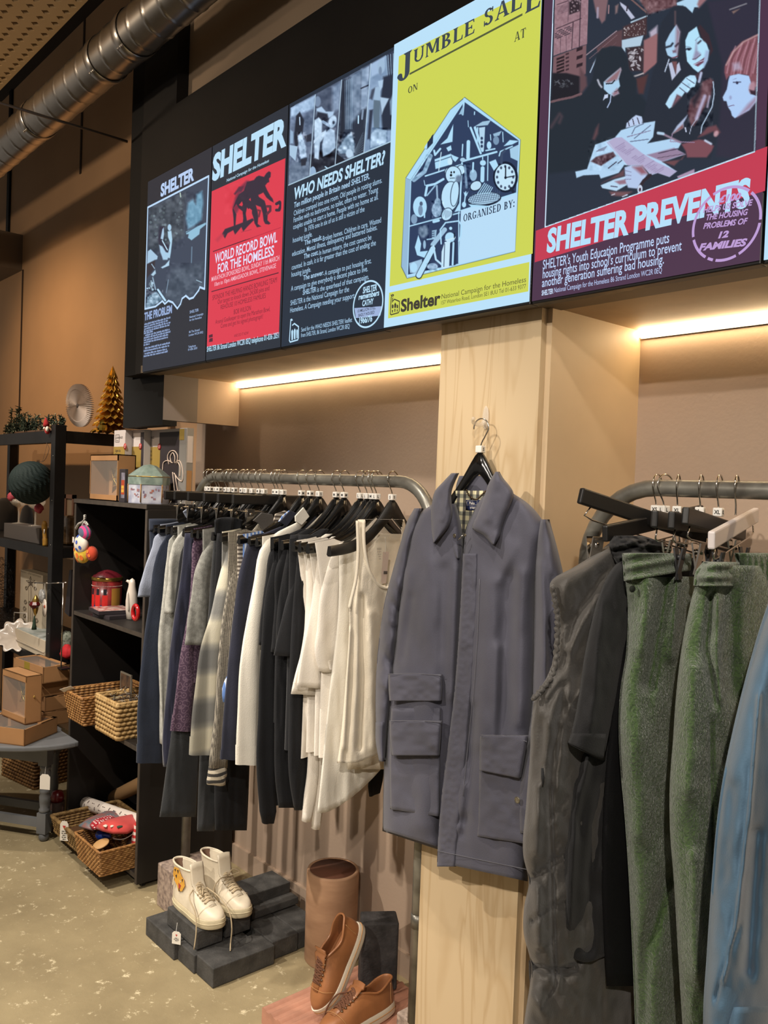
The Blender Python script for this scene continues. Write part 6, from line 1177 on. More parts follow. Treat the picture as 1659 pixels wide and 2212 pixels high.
relief(g, 'waistband', 'X', -.826, [(1196, 1346, 1494), (1222, 1348, 1494), (1250, 1350, 1492)], FL, nu=60, nv=22, D=.052, back=.02, power=2.6, extra=lambda x, y: .004*np.sin((y-1196+(x-1346)*.19)*.24)+.0006*np.sin(x*.35), hem=lambda x: 1256-(x-1346)*.16)
mb = MB(); q = at(1366, 1272, X=-.79); mb.ell(q, (.004, .007, .006), 12, 8); mb.build('eyelet', M('shadow_green_hole', (20, 26, 16), .9), g)
g = rgarment('fleece_trousers', 'green fleece trousers with side pocket, gripped by the white hanger', 'trousers', -.715)
relief(g, 'leg', 'X', -.715, [(1222, 1528, 1660), (1240, 1508, 1680), (1262, 1504, 1690), (1300, 1494, 1700), (1400, 1474, 1700), (1500, 1462, 1700), (1600, 1455, 1690), (1700, 1448, 1680), (1800, 1449, 1670), (1900, 1457, 1660), (2000, 1463, 1650), (2120, 1470, 1650), (2340, 1485, 1650)], FL, nu=70, nv=130, D=.055, back=.02, power=2.4, folds=[([(1535, 1290), (1525, 1400), (1545, 1520)], 8, -.014), ([(1552, 1290), (1550, 1400), (1556, 1512)], 8, .012), ([(1575, 1280), (1580, 1500)], 22, -.016), ([(1500, 1450), (1490, 1700)], 22, .01), ([(1535, 1560), (1540, 1900)], 5, -.010), ([(1500, 1850), (1505, 2100)], 16, .010)], wrinkle=.008, wsc=(40, 90), seed=7)
relief(g, 'waistband', 'X', -.712, [(1215, 1526, 1600), (1236, 1508, 1602), (1266, 1503, 1600)], FL, nu=40, nv=18, D=.058, back=.02, power=2.6, extra=lambda x, y: .004*np.sin((y-1215)*.25)+.0006*np.sin(x*.4))
relief(g, 'back_waistband', 'X', -.70, [(1196, 1592, 1720), (1215, 1598, 1720), (1250, 1600, 1720)], FL, nu=50, nv=18, D=.025, back=.02, power=4, extra=lambda x, y: .002*np.sin(x*.5)*np.clip((y-1196)/20, 0, 1), hem=lambda x: 1262+(x-1592)*.9)
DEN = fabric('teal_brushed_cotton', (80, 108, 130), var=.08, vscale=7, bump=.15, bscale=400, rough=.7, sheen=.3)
g = rgarment('jacket', 'teal blue brushed cotton jacket sleeve cut off by the right edge', 'jacket', -.56)
relief(g, 'sleeve', 'X', -.57, [(1290, 1672, 1760), (1350, 1650, 1760), (1420, 1628, 1760), (1500, 1606, 1760), (1600, 1582, 1755), (1700, 1562, 1745), (1800, 1549, 1735), (1900, 1541, 1725), (2000, 1534, 1715), (2080, 1529, 1705), (2170, 1523, 1700), (2340, 1524, 1700)], DEN, nu=60, nv=110, D=.06, back=.02, power=2.4, folds=[([(1640, 1500), (1620, 1750), (1590, 2000), (1560, 2120)], 5, .008), ([(1580, 1700), (1562, 1900)], 14, -.006), ([(1600, 2000), (1560, 2100), (1545, 2160)], 5, -.006), ([(1635, 1800), (1615, 2100)], 14, -.016)], wrinkle=.005, wsc=(30, 60), seed=9)
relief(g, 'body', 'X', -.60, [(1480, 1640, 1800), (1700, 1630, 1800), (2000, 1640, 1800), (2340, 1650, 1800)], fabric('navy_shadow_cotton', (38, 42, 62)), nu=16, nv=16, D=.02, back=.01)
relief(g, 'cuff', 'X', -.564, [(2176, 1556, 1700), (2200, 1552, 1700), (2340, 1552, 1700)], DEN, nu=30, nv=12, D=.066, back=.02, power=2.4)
mb = MB(); q = at(1580, 2200, X=-.52); mb.lathe([(.010, 0), (.0105, .002), (.006, .0035), (.0005, .003)], q, 18, Ry(math.pi/2)); mb.build('copper_button', M('copper_shank', (134, 92, 66), .3, metal=.9), g)
mb = MB(); mb.ell(at(1548, 2175, X=-.545), (.002, .0035, .0035), 10, 6); mb.build('rivet', M('copper_shank', (134, 92, 66), .3, metal=.9), g)
# ------------------------------------------------------------------ things on the floor by the wall
PAV = M('charcoal_concrete', (66, 65, 63), .8, var=.18, vscale=22, bump=.35, bscale=160)
GB = 'charcoal paving blocks under the sneakers'
def paver(lo, hi, label, mat=PAV):
    lo, hi = np.array(lo, float), np.array(hi, float); c = np.array(((lo[0]+hi[0])/2, (lo[1]+hi[1])/2, lo[2]))
    mb = MB(); mb.box(lo+.0008, hi-.0008*np.array((1, 1, 0))); tag(mb.build('paving_block', mat, None, bevel=.003, local=c), label, 'paving block', GB)
paver((-2.276, 1.303, 0), (-2.175, 1.524, .061), 'charcoal paving block at front corner nearest the pillar, in the bottom layer')
paver((-2.381, 1.296, 0), (-2.277, 1.49, .058), 'charcoal paving block in bottom layer below the toe of the tiger sneaker')
paver((-2.580, 1.283, 0), (-2.382, 1.385, .060), 'charcoal paving block at left end of the bottom layer')
paver((-2.580, 1.387, 0), (-2.382, 1.49, .060), 'charcoal paving block in bottom layer hidden beneath the plain sneaker')
paver((-2.40, 1.526, 0), (-2.195, 1.628, .060), 'charcoal paving block in bottom layer right of the front corner block')
paver((-2.40, 1.630, 0), (-2.198, 1.732, .058), 'charcoal paving block in bottom layer beside the clay pipe')
paver((-2.61, 1.52, 0), (-2.402, 1.735, .060), 'charcoal paving block in bottom layer against the wall')
paver((-2.492, 1.313, .062), (-2.292, 1.405, .121), 'charcoal paving block directly under the tiger sneaker')
paver((-2.500, 1.418, .062), (-2.300, 1.512, .121), 'charcoal paving block directly under the plain white sneaker')
paver((-2.512, 1.536, .062), (-2.396, 1.735, .121), 'charcoal paving block laid lengthwise on top beside the wall')
paver((-2.392, 1.545, .062), (-2.345, 1.735, .088), 'low charcoal block step between upper and lower blocks by the wall')

# shoes -----------------------------------------------------------
def foot_w(x):      # half width along the foot, x 0 heel .. 1 toe
    return np.interp(x, [0, .04, .12, .25, .4, .55, .7, .82, .92, .97, 1.0], [.0, .020, .031, .035, .034, .038, .045, .045, .034, .021, .0])
def foot_ring(x0, x1, k, n=40, L=.27, pw=2.6):
    t = np.linspace(0, 2*math.pi, n, endpoint=False); x = (x0+x1)/2-(x1-x0)/2*np.cos(t); e = np.sqrt(np.clip(1-np.abs(2*(x-x0)/(x1-x0)-1)**(pw*2), 0, 1))
    y = np.sign(np.sin(t))*np.interp(x, [0, .06, .15, .3, .45, .6, .75, .9, 1.0], [.026, .030, .034, .035, .035, .040, .045, .040, .026])*k*np.minimum(e, np.abs(np.sin(t))**.55)
    return np.stack([x*L, y, np.zeros(n)], 1)
def shoe(name, label, org, R, upper, sole, lining, lacem, high, L=.27, decor=None, foxing=None, eyelets=None):
    org = np.asarray(org, float); R = np.asarray(R); r = thing(name, label, 'shoe', org)
    W = lambda P: np.asarray(P)@R.T+org
    rings = []
    for z, k, x0, x1 in ((0, .98, .012, .985), (.004, 1.06, 0, 1.0), (.024, 1.06, 0, 1.0), (.028, 1.03, .006, .994)):
        q = foot_ring(x0, x1, k, L=L); q[:, 2] = z+.012*np.clip((q[:, 0]/L-.72)/.28, 0, 1)**2; rings.append(q)
    P = np.array(rings); mb = MB(); mb.grid(W(P.reshape(-1, 3)).reshape(P.shape), closed_u=True); mb.add(W(P[0]), [tuple(range(40))]); mb.add(W(P[-1]), [tuple(range(40))]); so = mb.build('sole', sole, r)
    mb = MB(); q = foot_ring(-.003, 1.003, 1.075, L=L); q[:, 2] = .016+.012*np.clip((q[:, 0]/L-.72)/.28, 0, 1)**2; mb.tube(W(np.concatenate([q, q[:1]])), .0012, 5, caps=False); mb.build('sole_line', foxing or sole, so)
    prof = [(.026, 1.0, .015, .985), (.036, 1.0, .008, .975), (.046, .97, .004, .945), (.055, .93, .004, .89), (.063, .88, .008, .80), (.071, .82, .012, .70), (.079, .78, .016, .61), (.087, .76, .018, .545)]
    prof += [(.10, .76, .016, .50), (.115, .78, .01, .47), (.13, .82, .0, .46), (.142, .84, -.008, .455)] if high else [(.091, .77, .016, .50)]
    rings = []
    for z, k, x0, x1 in prof:
        q = foot_ring(x0, x1, k, L=L); xx = q[:, 0]/L
        q[:, 2] = z+.012*np.clip((xx-.72)/.28, 0, 1)**2*(1-min((z-.026)/.04, 1))-(0 if high else .016*np.exp(-((xx-.27)/.13)**2)*np.clip((z-.06)/.03, 0, 1)); rings.append(q)
    P = np.array(rings); mb = MB(); mb.grid(W(P.reshape(-1, 3)).reshape(P.shape), closed_u=True); up = mb.build('upper', upper, r, subsurf=1)
    so_ = up.modifiers.new('t', 'SOLIDIFY'); so_.thickness = .003; so_.offset = -1
    # padded collar, lining, tongue
    mb = MB(); q = P[-1].copy(); mb.tube(W(np.concatenate([q, q[:1]])), .0034, 8, caps=False); mb.build('collar', upper, up)
    rin = []
    for i in range(len(P)-1, 1, -1): q = P[i].copy(); c = q.mean(0); q[:, :2] = c[:2]+(q[:, :2]-c[:2])*.92; q[:, 2] -= .001; rin.append(q)
    Q = np.array(rin); mb = MB(); mb.grid(W(Q.reshape(-1, 3)).reshape(Q.shape), closed_u=True); mb.add(W(Q[-1]), [tuple(range(40))]); mb.build('lining', lining, up)
    vz = lambda x: float(np.interp(x, [.45, .50, .545, .61, .70, .80, .89, .945], [.142 if high else .097, .10 if high else .094, .088, .080, .072, .064, .056, .047]))
    top_ = .165 if high else .112
    tp = [(.82, .062), (.72, .071), (.63, .080), (.56, .089), (.49, .108 if high else .103), (.46, top_*.9), (.44, top_)]
    mb = MB(); Pt = np.array([[(x*L, s*(.012+.012*min(max((.75-x)*4, 0), 1)), z+.003-abs(s)**2*.004) for s in np.linspace(-1, 1, 9)] for x, z in tp]); mb.grid(W(Pt.reshape(-1, 3)).reshape(Pt.shape)); t_ = mb.build('tongue', upper, up); tt = t_.modifiers.new('t', 'SOLIDIFY'); tt.thickness = .004
    # laces
    mb = MB(); xs_ = np.linspace(.74, .50, 6); me_ = MB()
    for i, x in enumerate(xs_):
        z = vz(x)+.0045; hw = .017+.003*i/5
        for s in (-1, 1):
            me_.ell(W([(x*L, s*hw*1.08, z-.004)])[0], (.0024, .0024, .0018), 8, 5)
        if i < 5:
            x2 = xs_[i+1]; z2 = vz(x2)+.0045
            for s in (-1, 1): mb.tube(W(spline([(x*L, s*hw, z-.004), (x*L*.5+x2*L*.5, 0, (z+z2)/2+.005+.0016*s), (x2*L, -s*(hw+.001), z2-.004)], 9)), .0032, 6, flat=.5, ref=R@np.array((.3, 0, 1.0)))
        mb.tube(W(spline([(x*L, -hw, z-.004), (x*L, 0, z+.003), (x*L, hw, z-.004)], 7)), .0032, 6, flat=.5, ref=R@np.array((.3, 0, 1.0)))
    for pts in lacem[1]: mb.tube(W(spline(pts, 22)), .0021, 6)
    mb.build('laces', lacem[0], up); me_.build('eyelets', eyelets or M('eyelet_metal', (150, 140, 120), .3, metal=.9), up)
    # stitched toe seam and heel tab
    mb = MB(); mb.tube(W(spline([(.74*L, -.043, .036), (.79*L, -.03, .060), (.80*L, 0, .0675), (.79*L, .03, .060), (.74*L, .043, .036)], 20)), .0007, 5)
    mb.tube(W(spline([(.13*L, -.031, .034), (.12*L, -.029, .06), (.10*L, -.026, .085)], 10)), .0007, 5); mb.tube(W(spline([(.13*L, .031, .034), (.12*L, .029, .06), (.10*L, .026, .085)], 10)), .0007, 5); mb.build('stitching', foxing or upper, up)
    if decor: decor(W, up, L)
    return r
WL = M('worn_white_leather', (222, 210, 186), .42, var=.05, vscale=14, bump=.1, bscale=120); WSOL = M('aged_cream_rubber', (206, 194, 162), .55, var=.06, vscale=18); BLIN = M('brown_suede_lining', (120, 92, 74), .9); LCE = M('cream_cord', (196, 178, 146), .85, bump=.3, bscale=900)
def tiger(W, up, L):
    cols = [((222, 164, 60), 'tiger_gold'), ((52, 40, 36), 'tiger_black'), ((168, 60, 46), 'tiger_red'), ((214, 196, 160), 'tiger_cream')]
    pats = [[(0, [(.04, .108), (.07, .135), (.15, .138), (.20, .118), (.24, .112), (.26, .094), (.22, .072), (.16, .066), (.13, .08), (.07, .09)])], [(1, [(.07, .125), (.10, .132), (.095, .12)]), (1, [(.12, .13), (.15, .132), (.14, .115)]), (1, [(.09, .108), (.12, .115), (.11, .10)]), (1, [(.20, .108), (.225, .112), (.22, .10)]), (1, [(.155, .082), (.19, .07), (.17, .065)])], [(2, [(.15, .092), (.20, .088), (.185, .075), (.16, .078)])], [(3, [(.17, .105), (.20, .10), (.18, .095)]), (3, [(.05, .10), (.08, .102), (.07, .078), (.05, .07)])]]
    for lay_ in pats:
        mb = MB()
        for ci, p in lay_:
            sp = lambda x, z: ((x*1.25+.06)*L, -(np.interp(z, [.03, .06, .09, .115, .14], [.0375, .0335, .0300, .0300, .0315])+.0014+.0004*pats.index(lay_))*np.interp(x*1.25+.06, [-.01, .02, .06, .14, .3], [.5, .74, .93, 1.0, 1.0]), z)
            c = np.mean(p, axis=0); n = len(p); mb.add(W([sp(*q) for q in p]+[sp(*c)]), [(i, (i+1) % n, n) for i in range(n)])
        c, nm = cols[lay_[0][0]]; mb.build('tiger_patch', M(nm, c, .8, bump=.4, bscale=600), up)
def axes(fwd, upv):
    f_ = np.array(fwd, float); f_ /= np.linalg.norm(f_); u_ = np.array(upv, float); u_ -= f_*(u_@f_); u_ /= np.linalg.norm(u_); s_ = np.cross(u_, f_); return np.stack([f_, s_, u_], 1)
shoe('high_top_sneaker', 'white high-top sneaker with tiger head patch on the paving blocks', (-2.515, 1.355, .1215), axes((1, .06, 0), (0, 0, 1)), WL, WSOL, BLIN, (LCE, [[(.137, -.022, .09), (.16, -.05, .085), (.2, -.052, .05), (.215, -.056, .0), (.215, -.062, -.055)], [(.15, .02, .09), (.20, .03, .078), (.262, .035, .04), (.272, .036, .0), (.276, .03, -.045), (.29, .02, -.058)], [(.15, 0, .1), (.17, -.03, .11), (.185, -.02, .09), (.16, 0, .095)]]), True, decor=tiger)
shoe('high_top_sneaker', 'plain white high-top sneaker behind the tiger one', (-2.525, 1.462, .1215), axes((1, .045, 0), (0, 0, 1)), WL, WSOL, BLIN, (LCE, [[(.15, 0, .1), (.16, -.04, .105), (.15, -.055, .07), (.17, -.05, .04)], [(.15, 0, .1), (.17, .03, .115), (.16, .01, .125), (.15, 0, .105)]]), True)
# price tag hanging from the tiger sneaker
def swing_tag(label, c, w_, h, string_to, lines_, mark=True, yaw=.5, grp=None, name='price_tag'):
    c = np.array(c); R = Rz(yaw); r = thing(name, label, 'price tag', c)
    p = [(-w_/2, 0, -h/2), (w_/2, 0, -h/2), (w_/2, 0, h*.34), (w_*.28, 0, h/2), (-w_*.28, 0, h/2), (-w_/2, 0, h*.34)]
    mb = MB(); mb.prism(np.array(p)@R.T+c, R@np.array((0, .0008, 0))); cd = mb.build('card', M('white_card', (232, 226, 214), .7), r)
    mb = MB(); mb.tube(spline([c+R@np.array((0, 0, h*.42)), (c+np.array(string_to))/2+np.array((0, -.002, -.004)), string_to], 10), .0006, 5); mb.build('string', WPL, r)
    if mark:
        mb = MB(); k = h*.09; z0 = h*.18
        mb.add(np.array([(-k, -.0004, z0+k), (k, -.0004, z0+k), (0, -.0004, z0-k)])@R.T+c, [(0, 1, 2)]); mb.build('red_mark', M('tag_red', (190, 46, 44), .6), cd, recalc=False)
    if lines_:
        mb = MB()
        for i, wd in enumerate(lines_):      # print too small to read
            k = int(4+wd*9)
            for j in range(k):
                if (j*5+i*3) % 6: x_ = w_*wd*((j+.5)/k-.5); z_ = -h*.05-i*h*.1; e_ = w_*wd*.36/k; mb.add(np.array([(x_-e_, -.0005, z_), (x_+e_, -.0005, z_), (x_+e_, -.0005, z_+h*.055), (x_-e_, -.0005, z_+h*.055)])@R.T+c, [(0, 1, 2, 3)])
        mb.build('print', INK, cd, recalc=False)
    return r
q = at(381, 2026, Y=1.285); swing_tag('white swing tag hanging from the tiger sneaker', q, .030, .040, at(383, 1993, Y=1.30), [.5, .6, .45], True, .6)

# clay pipe
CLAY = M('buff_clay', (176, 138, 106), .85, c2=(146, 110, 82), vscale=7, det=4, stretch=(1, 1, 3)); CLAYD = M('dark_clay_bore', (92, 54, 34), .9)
pp = thing('clay_pipe', 'upright buff clay drain pipe open at top, standing against the wall', 'clay pipe', (-2.10, 1.685, 0))
MB().lathe([(.079, 0), (.082, .004), (.083, .15), (.0835, .283), (.081, .289), (.0735, .289), (.072, .283), (.072, .02), (.001, .02)], (-2.10, 1.685, 0), 40).build('pipe_wall', CLAY, pp)
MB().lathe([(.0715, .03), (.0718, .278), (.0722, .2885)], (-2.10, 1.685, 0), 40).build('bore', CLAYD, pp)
# ribbed terracotta tile
TER = M('terracotta', (188, 136, 112), .85, var=.08, vscale=14, bump=.15, bscale=120)
nx_ = 90; xs_ = np.linspace(-1.952, -1.66, nx_); top_ = .044+.0045*np.clip(np.sin((xs_+1.952)*2*math.pi/.036), -.3, 1); mb = MB()
sec = [(x, z) for x, z in zip(xs_, top_)]; prof = [(-1.952, 0)]+sec+[(-1.66, 0)]
v = np.array([(x, 1.33, z) for x, z in prof]+[(x, 1.722, z) for x, z in prof]); n_ = len(prof)
mb.add(v, [(i, i+1, n_+i+1, n_+i) for i in range(n_-1)]+[(n_-1, 0, n_, 2*n_-1), tuple(range(n_))[::-1], tuple(range(n_, 2*n_))]); tag(mb.build('terracotta_tile', TER, None, local=(-1.80, 1.53, 0)), 'ribbed terracotta tile lying under the tan shoes', 'tile')
# upright charcoal brick
d1 = np.array((.06, .086, 0))/.1049; d2 = np.array((-d1[1], d1[0], 0)); bc = np.array((-1.836, 1.588, .0495))
mb = MB(); R = np.stack([d1, d2, (0, 0, 1)], 1); mb.box((0, 0, 0), (.108, .075, .2), R, bc); b_ = mb.build('charcoal_brick', M('rough_charcoal_brick', (58, 56, 56), .85, var=.25, vscale=24, bump=.6, bscale=90), None, bevel=.006, local=bc+R@np.array((.054, .037, 0))); tag(b_, 'rough charcoal brick standing on end behind the tan shoes', 'brick')
# tan shoes
TANL = M('tan_leather', (150, 98, 60), .42, var=.12, vscale=10, bump=.1, bscale=140, coat=.15); OFFW = M('off_white_rubber', (226, 216, 196), .5); TLIN = M('tan_lining', (132, 84, 48), .8); TLC = M('brown_cord', (104, 66, 44), .85, bump=.3, bscale=900); TST = M('tan_thread', (190, 142, 92), .8)
toe1, heel1 = np.array((-1.800, 1.425, .058)), at(786, 1998, Y=1.578)
rt = np.array((.66, .75, 0.0)); f1 = toe1-heel1; L1 = np.linalg.norm(f1); up1 = -rt-.8*np.array(_f)+np.array((0, 0, .12))
shoe('tan_sneaker', 'tan leather sneaker with white sole propped nose down against the brick', heel1, axes(f1, up1), TANL, OFFW, TLIN, (TLC, []), False, L=min(L1, .275), foxing=TST)
h2 = np.array((-1.715, 1.612, .050)); f2 = (at(672, 2268, Z=.055)-h2)*np.array((1, 1, 0))
shoe('tan_sneaker', 'tan leather sneaker lying flat on the terracotta tile', h2, axes(f2, np.array((-.18, .12, 1.0))), TANL, OFFW, TLIN, (TLC, [[(.15, 0, .098), (.17, -.03, .09), (.2, -.05, .05), (.21, -.05, .012)]]), False, L=.265, foxing=TST)
# ------------------------------------------------------------------ black shelf unit and its goods
CAB = M('black_laminate', (34, 31, 29), .5, var=.12, vscale=6, spec=.35); CABE = M('worn_black_edge', (66, 58, 50), .6, var=.1, vscale=30)
X0, X1, Y0, Y1, ZC = -3.57, -2.885, 1.395, 1.796, 1.418
cab = thing('shelf_unit', 'black open shelf unit holding baskets and tins beside the clothes rail', 'shelf unit', ((X0+X1)/2, (Y0+Y1)/2, 0))
def panel(name, lo, hi):
    o = MB().box(lo, hi).build(name, CAB, cab, bevel=.0015)
    return o
for a, b in ((X0, X0+.018), (X1-.018, X1)):
    o = panel('side_panel', (a, Y0, .02), (b, Y1, ZC-.018)); MB().box((a+.001, Y0-.0012, .021), (b-.001, Y0+.0002, ZC-.02)).build('edge_band', CABE, o)
o = panel('top_panel', (X0, Y0-.004, ZC-.018), (X1, Y1, ZC)); MB().box((X0+.001, Y0-.0052, ZC-.017), (X1-.001, Y0-.0038, ZC-.001)).build('edge_band', CABE, o)
panel('back_panel', (X0+.018, Y1-.008, .04), (X1-.018, Y1, ZC-.018))
SH = [.945, .522, .055]
for z in SH:
    o = panel('shelf', (X0+.018, Y0+.002, z-.018), (X1-.018, Y1-.008, z)); MB().box((X0+.02, Y0+.0008, z-.017), (X1-.02, Y0+.0022, z-.001)).build('edge_band', CABE, o)
panel('plinth', (X0+.02, Y0+.03, 0), (X1-.02, Y0+.045, .037)); panel('plinth', (X0+.02, Y1-.03, 0), (X1-.02, Y1-.015, .037))
KR = M('kraft_card', (166, 122, 78), .8, var=.04, vscale=8); KRD = M('kraft_inside', (138, 98, 60), .85); GOLD = M('gold_edge', (196, 160, 84), .25, metal=.9); MIR = M('mirror_glass', (190, 186, 170), .06, metal=1.0); CEL = M('cellophane', (230, 224, 212), .08, spec=.6); CEL.node_tree.nodes['Principled BSDF'].inputs['Alpha'].default_value = .1; TAPE = M('olive_gold_tape', (150, 128, 48), .4); WCARD = M('white_card', (232, 226, 214), .7)
def P3(mb, o, R, lo, hi): return mb.box(lo, hi, R, np.asarray(o))
def star_faces(c, R, ro, ri, d):
    c = np.asarray(c); v = []; f = []
    for k in range(10):
        a = math.pi/2+k*math.pi/5; q = ro if k % 2 == 0 else ri; v.append(c+R@np.array((q*math.cos(a), 0, q*math.sin(a))))
    v.append(c+R@np.array((0, -d, 0))); v.append(c+R@np.array((0, d, 0)))
    f = [(k, (k+1) % 10, 10) for k in range(10)]+[((k+1) % 10, k, 11) for k in range(10)]; return np.array(v), f
def window_box(label, o, R, w_, d, h, star=None, name='gift_box', group='kraft gift boxes'):
    """open-fronted kraft box: local x along the front, y into it, z up; o = front left bottom corner"""
    o = np.asarray(o, float); r = thing(name, label, 'box', o+R@np.array((w_/2, d/2, 0)), group); t = .004; fr = h*.13
    mb = MB()
    for lo, hi in (((0, 0, 0), (t, d, h)), ((w_-t, 0, 0), (w_, d, h)), ((0, 0, 0), (w_, d, t)), ((0, 0, h-t), (w_, d, h)), ((0, d-t, 0), (w_, d, h)), ((0, 0, 0), (w_, t, fr)), ((0, 0, h-fr), (w_, t, h))): P3(mb, o, R, lo, hi)
    mb.build('carton', KR, r)
    P3(MB(), o, R, (t, .0015, fr), (w_-t, .0022, h-fr)).build('window_film', CEL, r)
    if star is not None:
        st_ = MB(); v, f = star_faces(o+R@np.array((w_*star[0], d*.5, h*star[1])), R@Ry(star[2]), star[3], star[3]*.42, star[3]*.28); st_.add(v, f); so = st_.build('mirror_star', MIR, r, recalc=True)
        eb = MB()
        for k in range(10):
            eb.tube([v[k], v[(k+1) % 10]], .0018, 5); eb.tube([v[k], v[10]], .0014, 5)
        eb.build('gold_edging', GOLD, so)
    return r
zt = ZC
cK = np.array((-3.455, 1.41, zt)); RK = np.eye(3); wK = .267
window_box('kraft gift box with mirrored gold star standing on the shelf unit top', cK, RK, wK, .075, .185, (.74, .5, .15, .085))
BW = M('box_white', (206, 198, 194), .55); BG = M('box_gold', (158, 132, 62), .5); BD = M('box_dark_print', (50, 44, 48), .5); BGR = M('box_grey', (140, 136, 130), .55); REDM = M('box_red_dot', (178, 48, 44), .5)
def deco_box(label, xl, xr, xe_, yb):
    a = at(xl, 930, Y=yb); b = at(xr, 930, Y=yb); w_ = at(xe_, 930, Y=yb)[0]-a[0]; pw = b[0]-a[0]; w_ = max(w_, pw+.003); zt_ = a[2]; r = thing('decoration_box', label, 'box', ((a[0]+b[0])/2, yb+.03, zt), 'light-up decoration boxes')
    MB().box((a[0], yb, zt), (a[0]+w_, yb+.029, zt_)).build('carton', BW, r, bevel=.001)
    h = zt_-zt; gx = a[0]+.62*.14
    MB().box((a[0]+.0005, yb-.0008, zt+.02), (a[0]+pw+.01*(w_ > pw+.02), yb+.0001, zt+h*.765)).build('gold_panel', BG, r)
    MB().box((a[0]+pw+.001, yb-.0004, zt+.004), (a[0]+max(w_-.001, pw+.002), yb+.0001, zt+h*.96)).build('dark_panel', BD, r)
    mb = MB(); put_text(mb, 'LIVARNO', (a[0]+.052, yb-.0012, zt+h*.895), .009, (1, 0, 0), (0, 0, 1), (0, 0, 0), .0, .066); put_text(mb, 'home', (a[0]+.034, yb-.0012, zt+h*.855), .007, (1, 0, 0), (0, 0, 1), (0, 0, 0), .0, .022)
    for k, t in enumerate(('Light-Up', 'Christmas', 'Decoration')): put_text(mb, t, (a[0]+.014+.029, yb-.0012, zt+h*(.71-.055*k)), .010, (1, 0, 0), (0, 0, 1), (0, 0, 0), .006, (.05, .056, .060)[k])
    q = [(a[0]+.016, h*.83), (a[0]+.052, h*.83), (a[0]+.052, h*.935), (a[0]+.016, h*.935)]
    for k in range(4): mb.tube([(q[k][0], yb-.001, zt+q[k][1]), (q[(k+1) % 4][0], yb-.001, zt+q[(k+1) % 4][1])], .0006, 4)
    mb.build('print', M('box_print', (62, 56, 52), .6), r, recalc=False)
    mb = MB(); mb.lathe([(.013, 0), (.013, .0008), (.0002, .0008)], (a[0]+pw+.004, yb-.0012, zt+h*.765), 20, Rx(math.pi/2)); d = mb.build('red_dot', REDM, r)
    mb = MB(); put_text(mb, '3', (a[0]+pw+.004, yb-.0028, zt+h*.765), .012, (1, 0, 0), (0, 0, 1), (0, 0, 0), .02); mb.build('numeral', WPL, d, recalc=False)
    return r, a, zt_
deco_box('light-up decoration box behind the kraft star box, leftmost of three', 247, 271, 271, 1.50)
deco_box('light-up decoration box in the middle of the three at the back', 272, 304, 312, 1.53)
r, a, z2 = deco_box('light-up decoration box with wire figure picture, largest and rightmost of three', 313.5, 345, 404, 1.56)
bx = at(404, 930, Y=1.56)[0]
MB().box((bx-.055, 1.5588, zt+.004), (bx-.0005, 1.5599, z2-.002)).build('grey_panel', BGR, r); MB().box((bx, 1.561, zt), (bx+.0008, 1.5885, z2)).build('side_label', BGR, r)
mb = MB(); MB().box((bx+.0009, 1.563, zt+.16), (bx+.0014, 1.586, z2-.03)).build('side_print', BW, r); MB().box((bx+.0009, 1.564, zt+.05), (bx+.0014, 1.585, zt+.13)).build('side_picture', M('amber_print', (176, 132, 84), .6), r)
MB().box((bx-.055, 1.5578, z2-.045), (bx-.018, 1.5589, z2-.003)).build('gold_corner', BG, r)
mb = MB(); wy = 1.5572
def wv(x, y): q = at(x, y, Y=wy); return (q[0], wy, q[2])
for pts in ([(365, 1003), (362, 985), (368, 975), (378, 975), (384, 985), (381, 1003)], [(370, 1000), (368, 988), (373, 978), (378, 988), (377, 1000)], [(351, 1018), (353, 1000), (362, 995), (373, 1000)], [(378, 1000), (388, 995), (393, 1005), (393, 1040), (386, 1036), (376, 1022)], [(384, 998), (389, 1008), (388, 1030)], [(373, 1020), (377, 1062)], [(378, 1024), (384, 1062)], [(368, 1062), (388, 1060)]): mb.tube(spline([wv(*p) for p in pts], 14), .0022, 6)
mb.build('wire_figure_print', M('pale_neon_print', (226, 204, 186), .5), r)
# hexagonal tin house and picture box
tin = thing('biscuit_tin', 'hexagonal tin with snowy village picture and green tent-shaped lid', 'tin', (0, 0, 0)); tc_ = at(321, 1088, Y=1.47); tin.location = (tc_[0], 1.47, zt)
def hexp(rad, z, c): return [(c[0]+rad*math.cos(a), c[1]+rad*.86*math.sin(a), z) for a in [math.radians(k*60+8) for k in range(6)]]
cT = np.array((tc_[0], 1.47, zt)); rd = 50*float(_f@(cT-CAM))/F
def hexlathe(rows, name, mat, par):
    mb = MB(); P = np.array([hexp(q, cT[2]+z, cT) for q, z in rows]); mb.grid(P, closed_u=True, smooth=False); mb.add(P[0], [tuple(range(6))]); mb.add(P[-1], [tuple(range(6))]); return mb.build(name, mat, par)
hz_ = at(321, 1038, Y=1.41)[2]-zt; ht = at(321, 1003, Y=1.47)[2]-zt
SNOW = M('snow_village_print', (204, 206, 216), .35, c2=(150, 154, 176), vscale=26, det=4, coat=.3); TEAL = M('frosted_green_tin', (150, 166, 156), .3, c2=(112, 130, 122), vscale=30, coat=.4)
bd = hexlathe([(rd*.96, 0), (rd*.97, .004), (rd*.97, hz_*.86)], 'tin_body', SNOW, tin); ld = hexlathe([(rd*1.0, hz_*.82), (rd*1.0, hz_*1.15), (rd*.98, hz_*1.22), (rd*.62, ht*.86), (rd*.3, ht*.97), (rd*.03, ht)], 'lid', TEAL, tin)
mb = MB()
for q in hexp(rd*.985, 0, cT): mb.tube([np.array(q)+np.array((0, 0, zt+.004-0)), np.array(q)+np.array((0, 0, zt+hz_*.84))], .0022, 6)
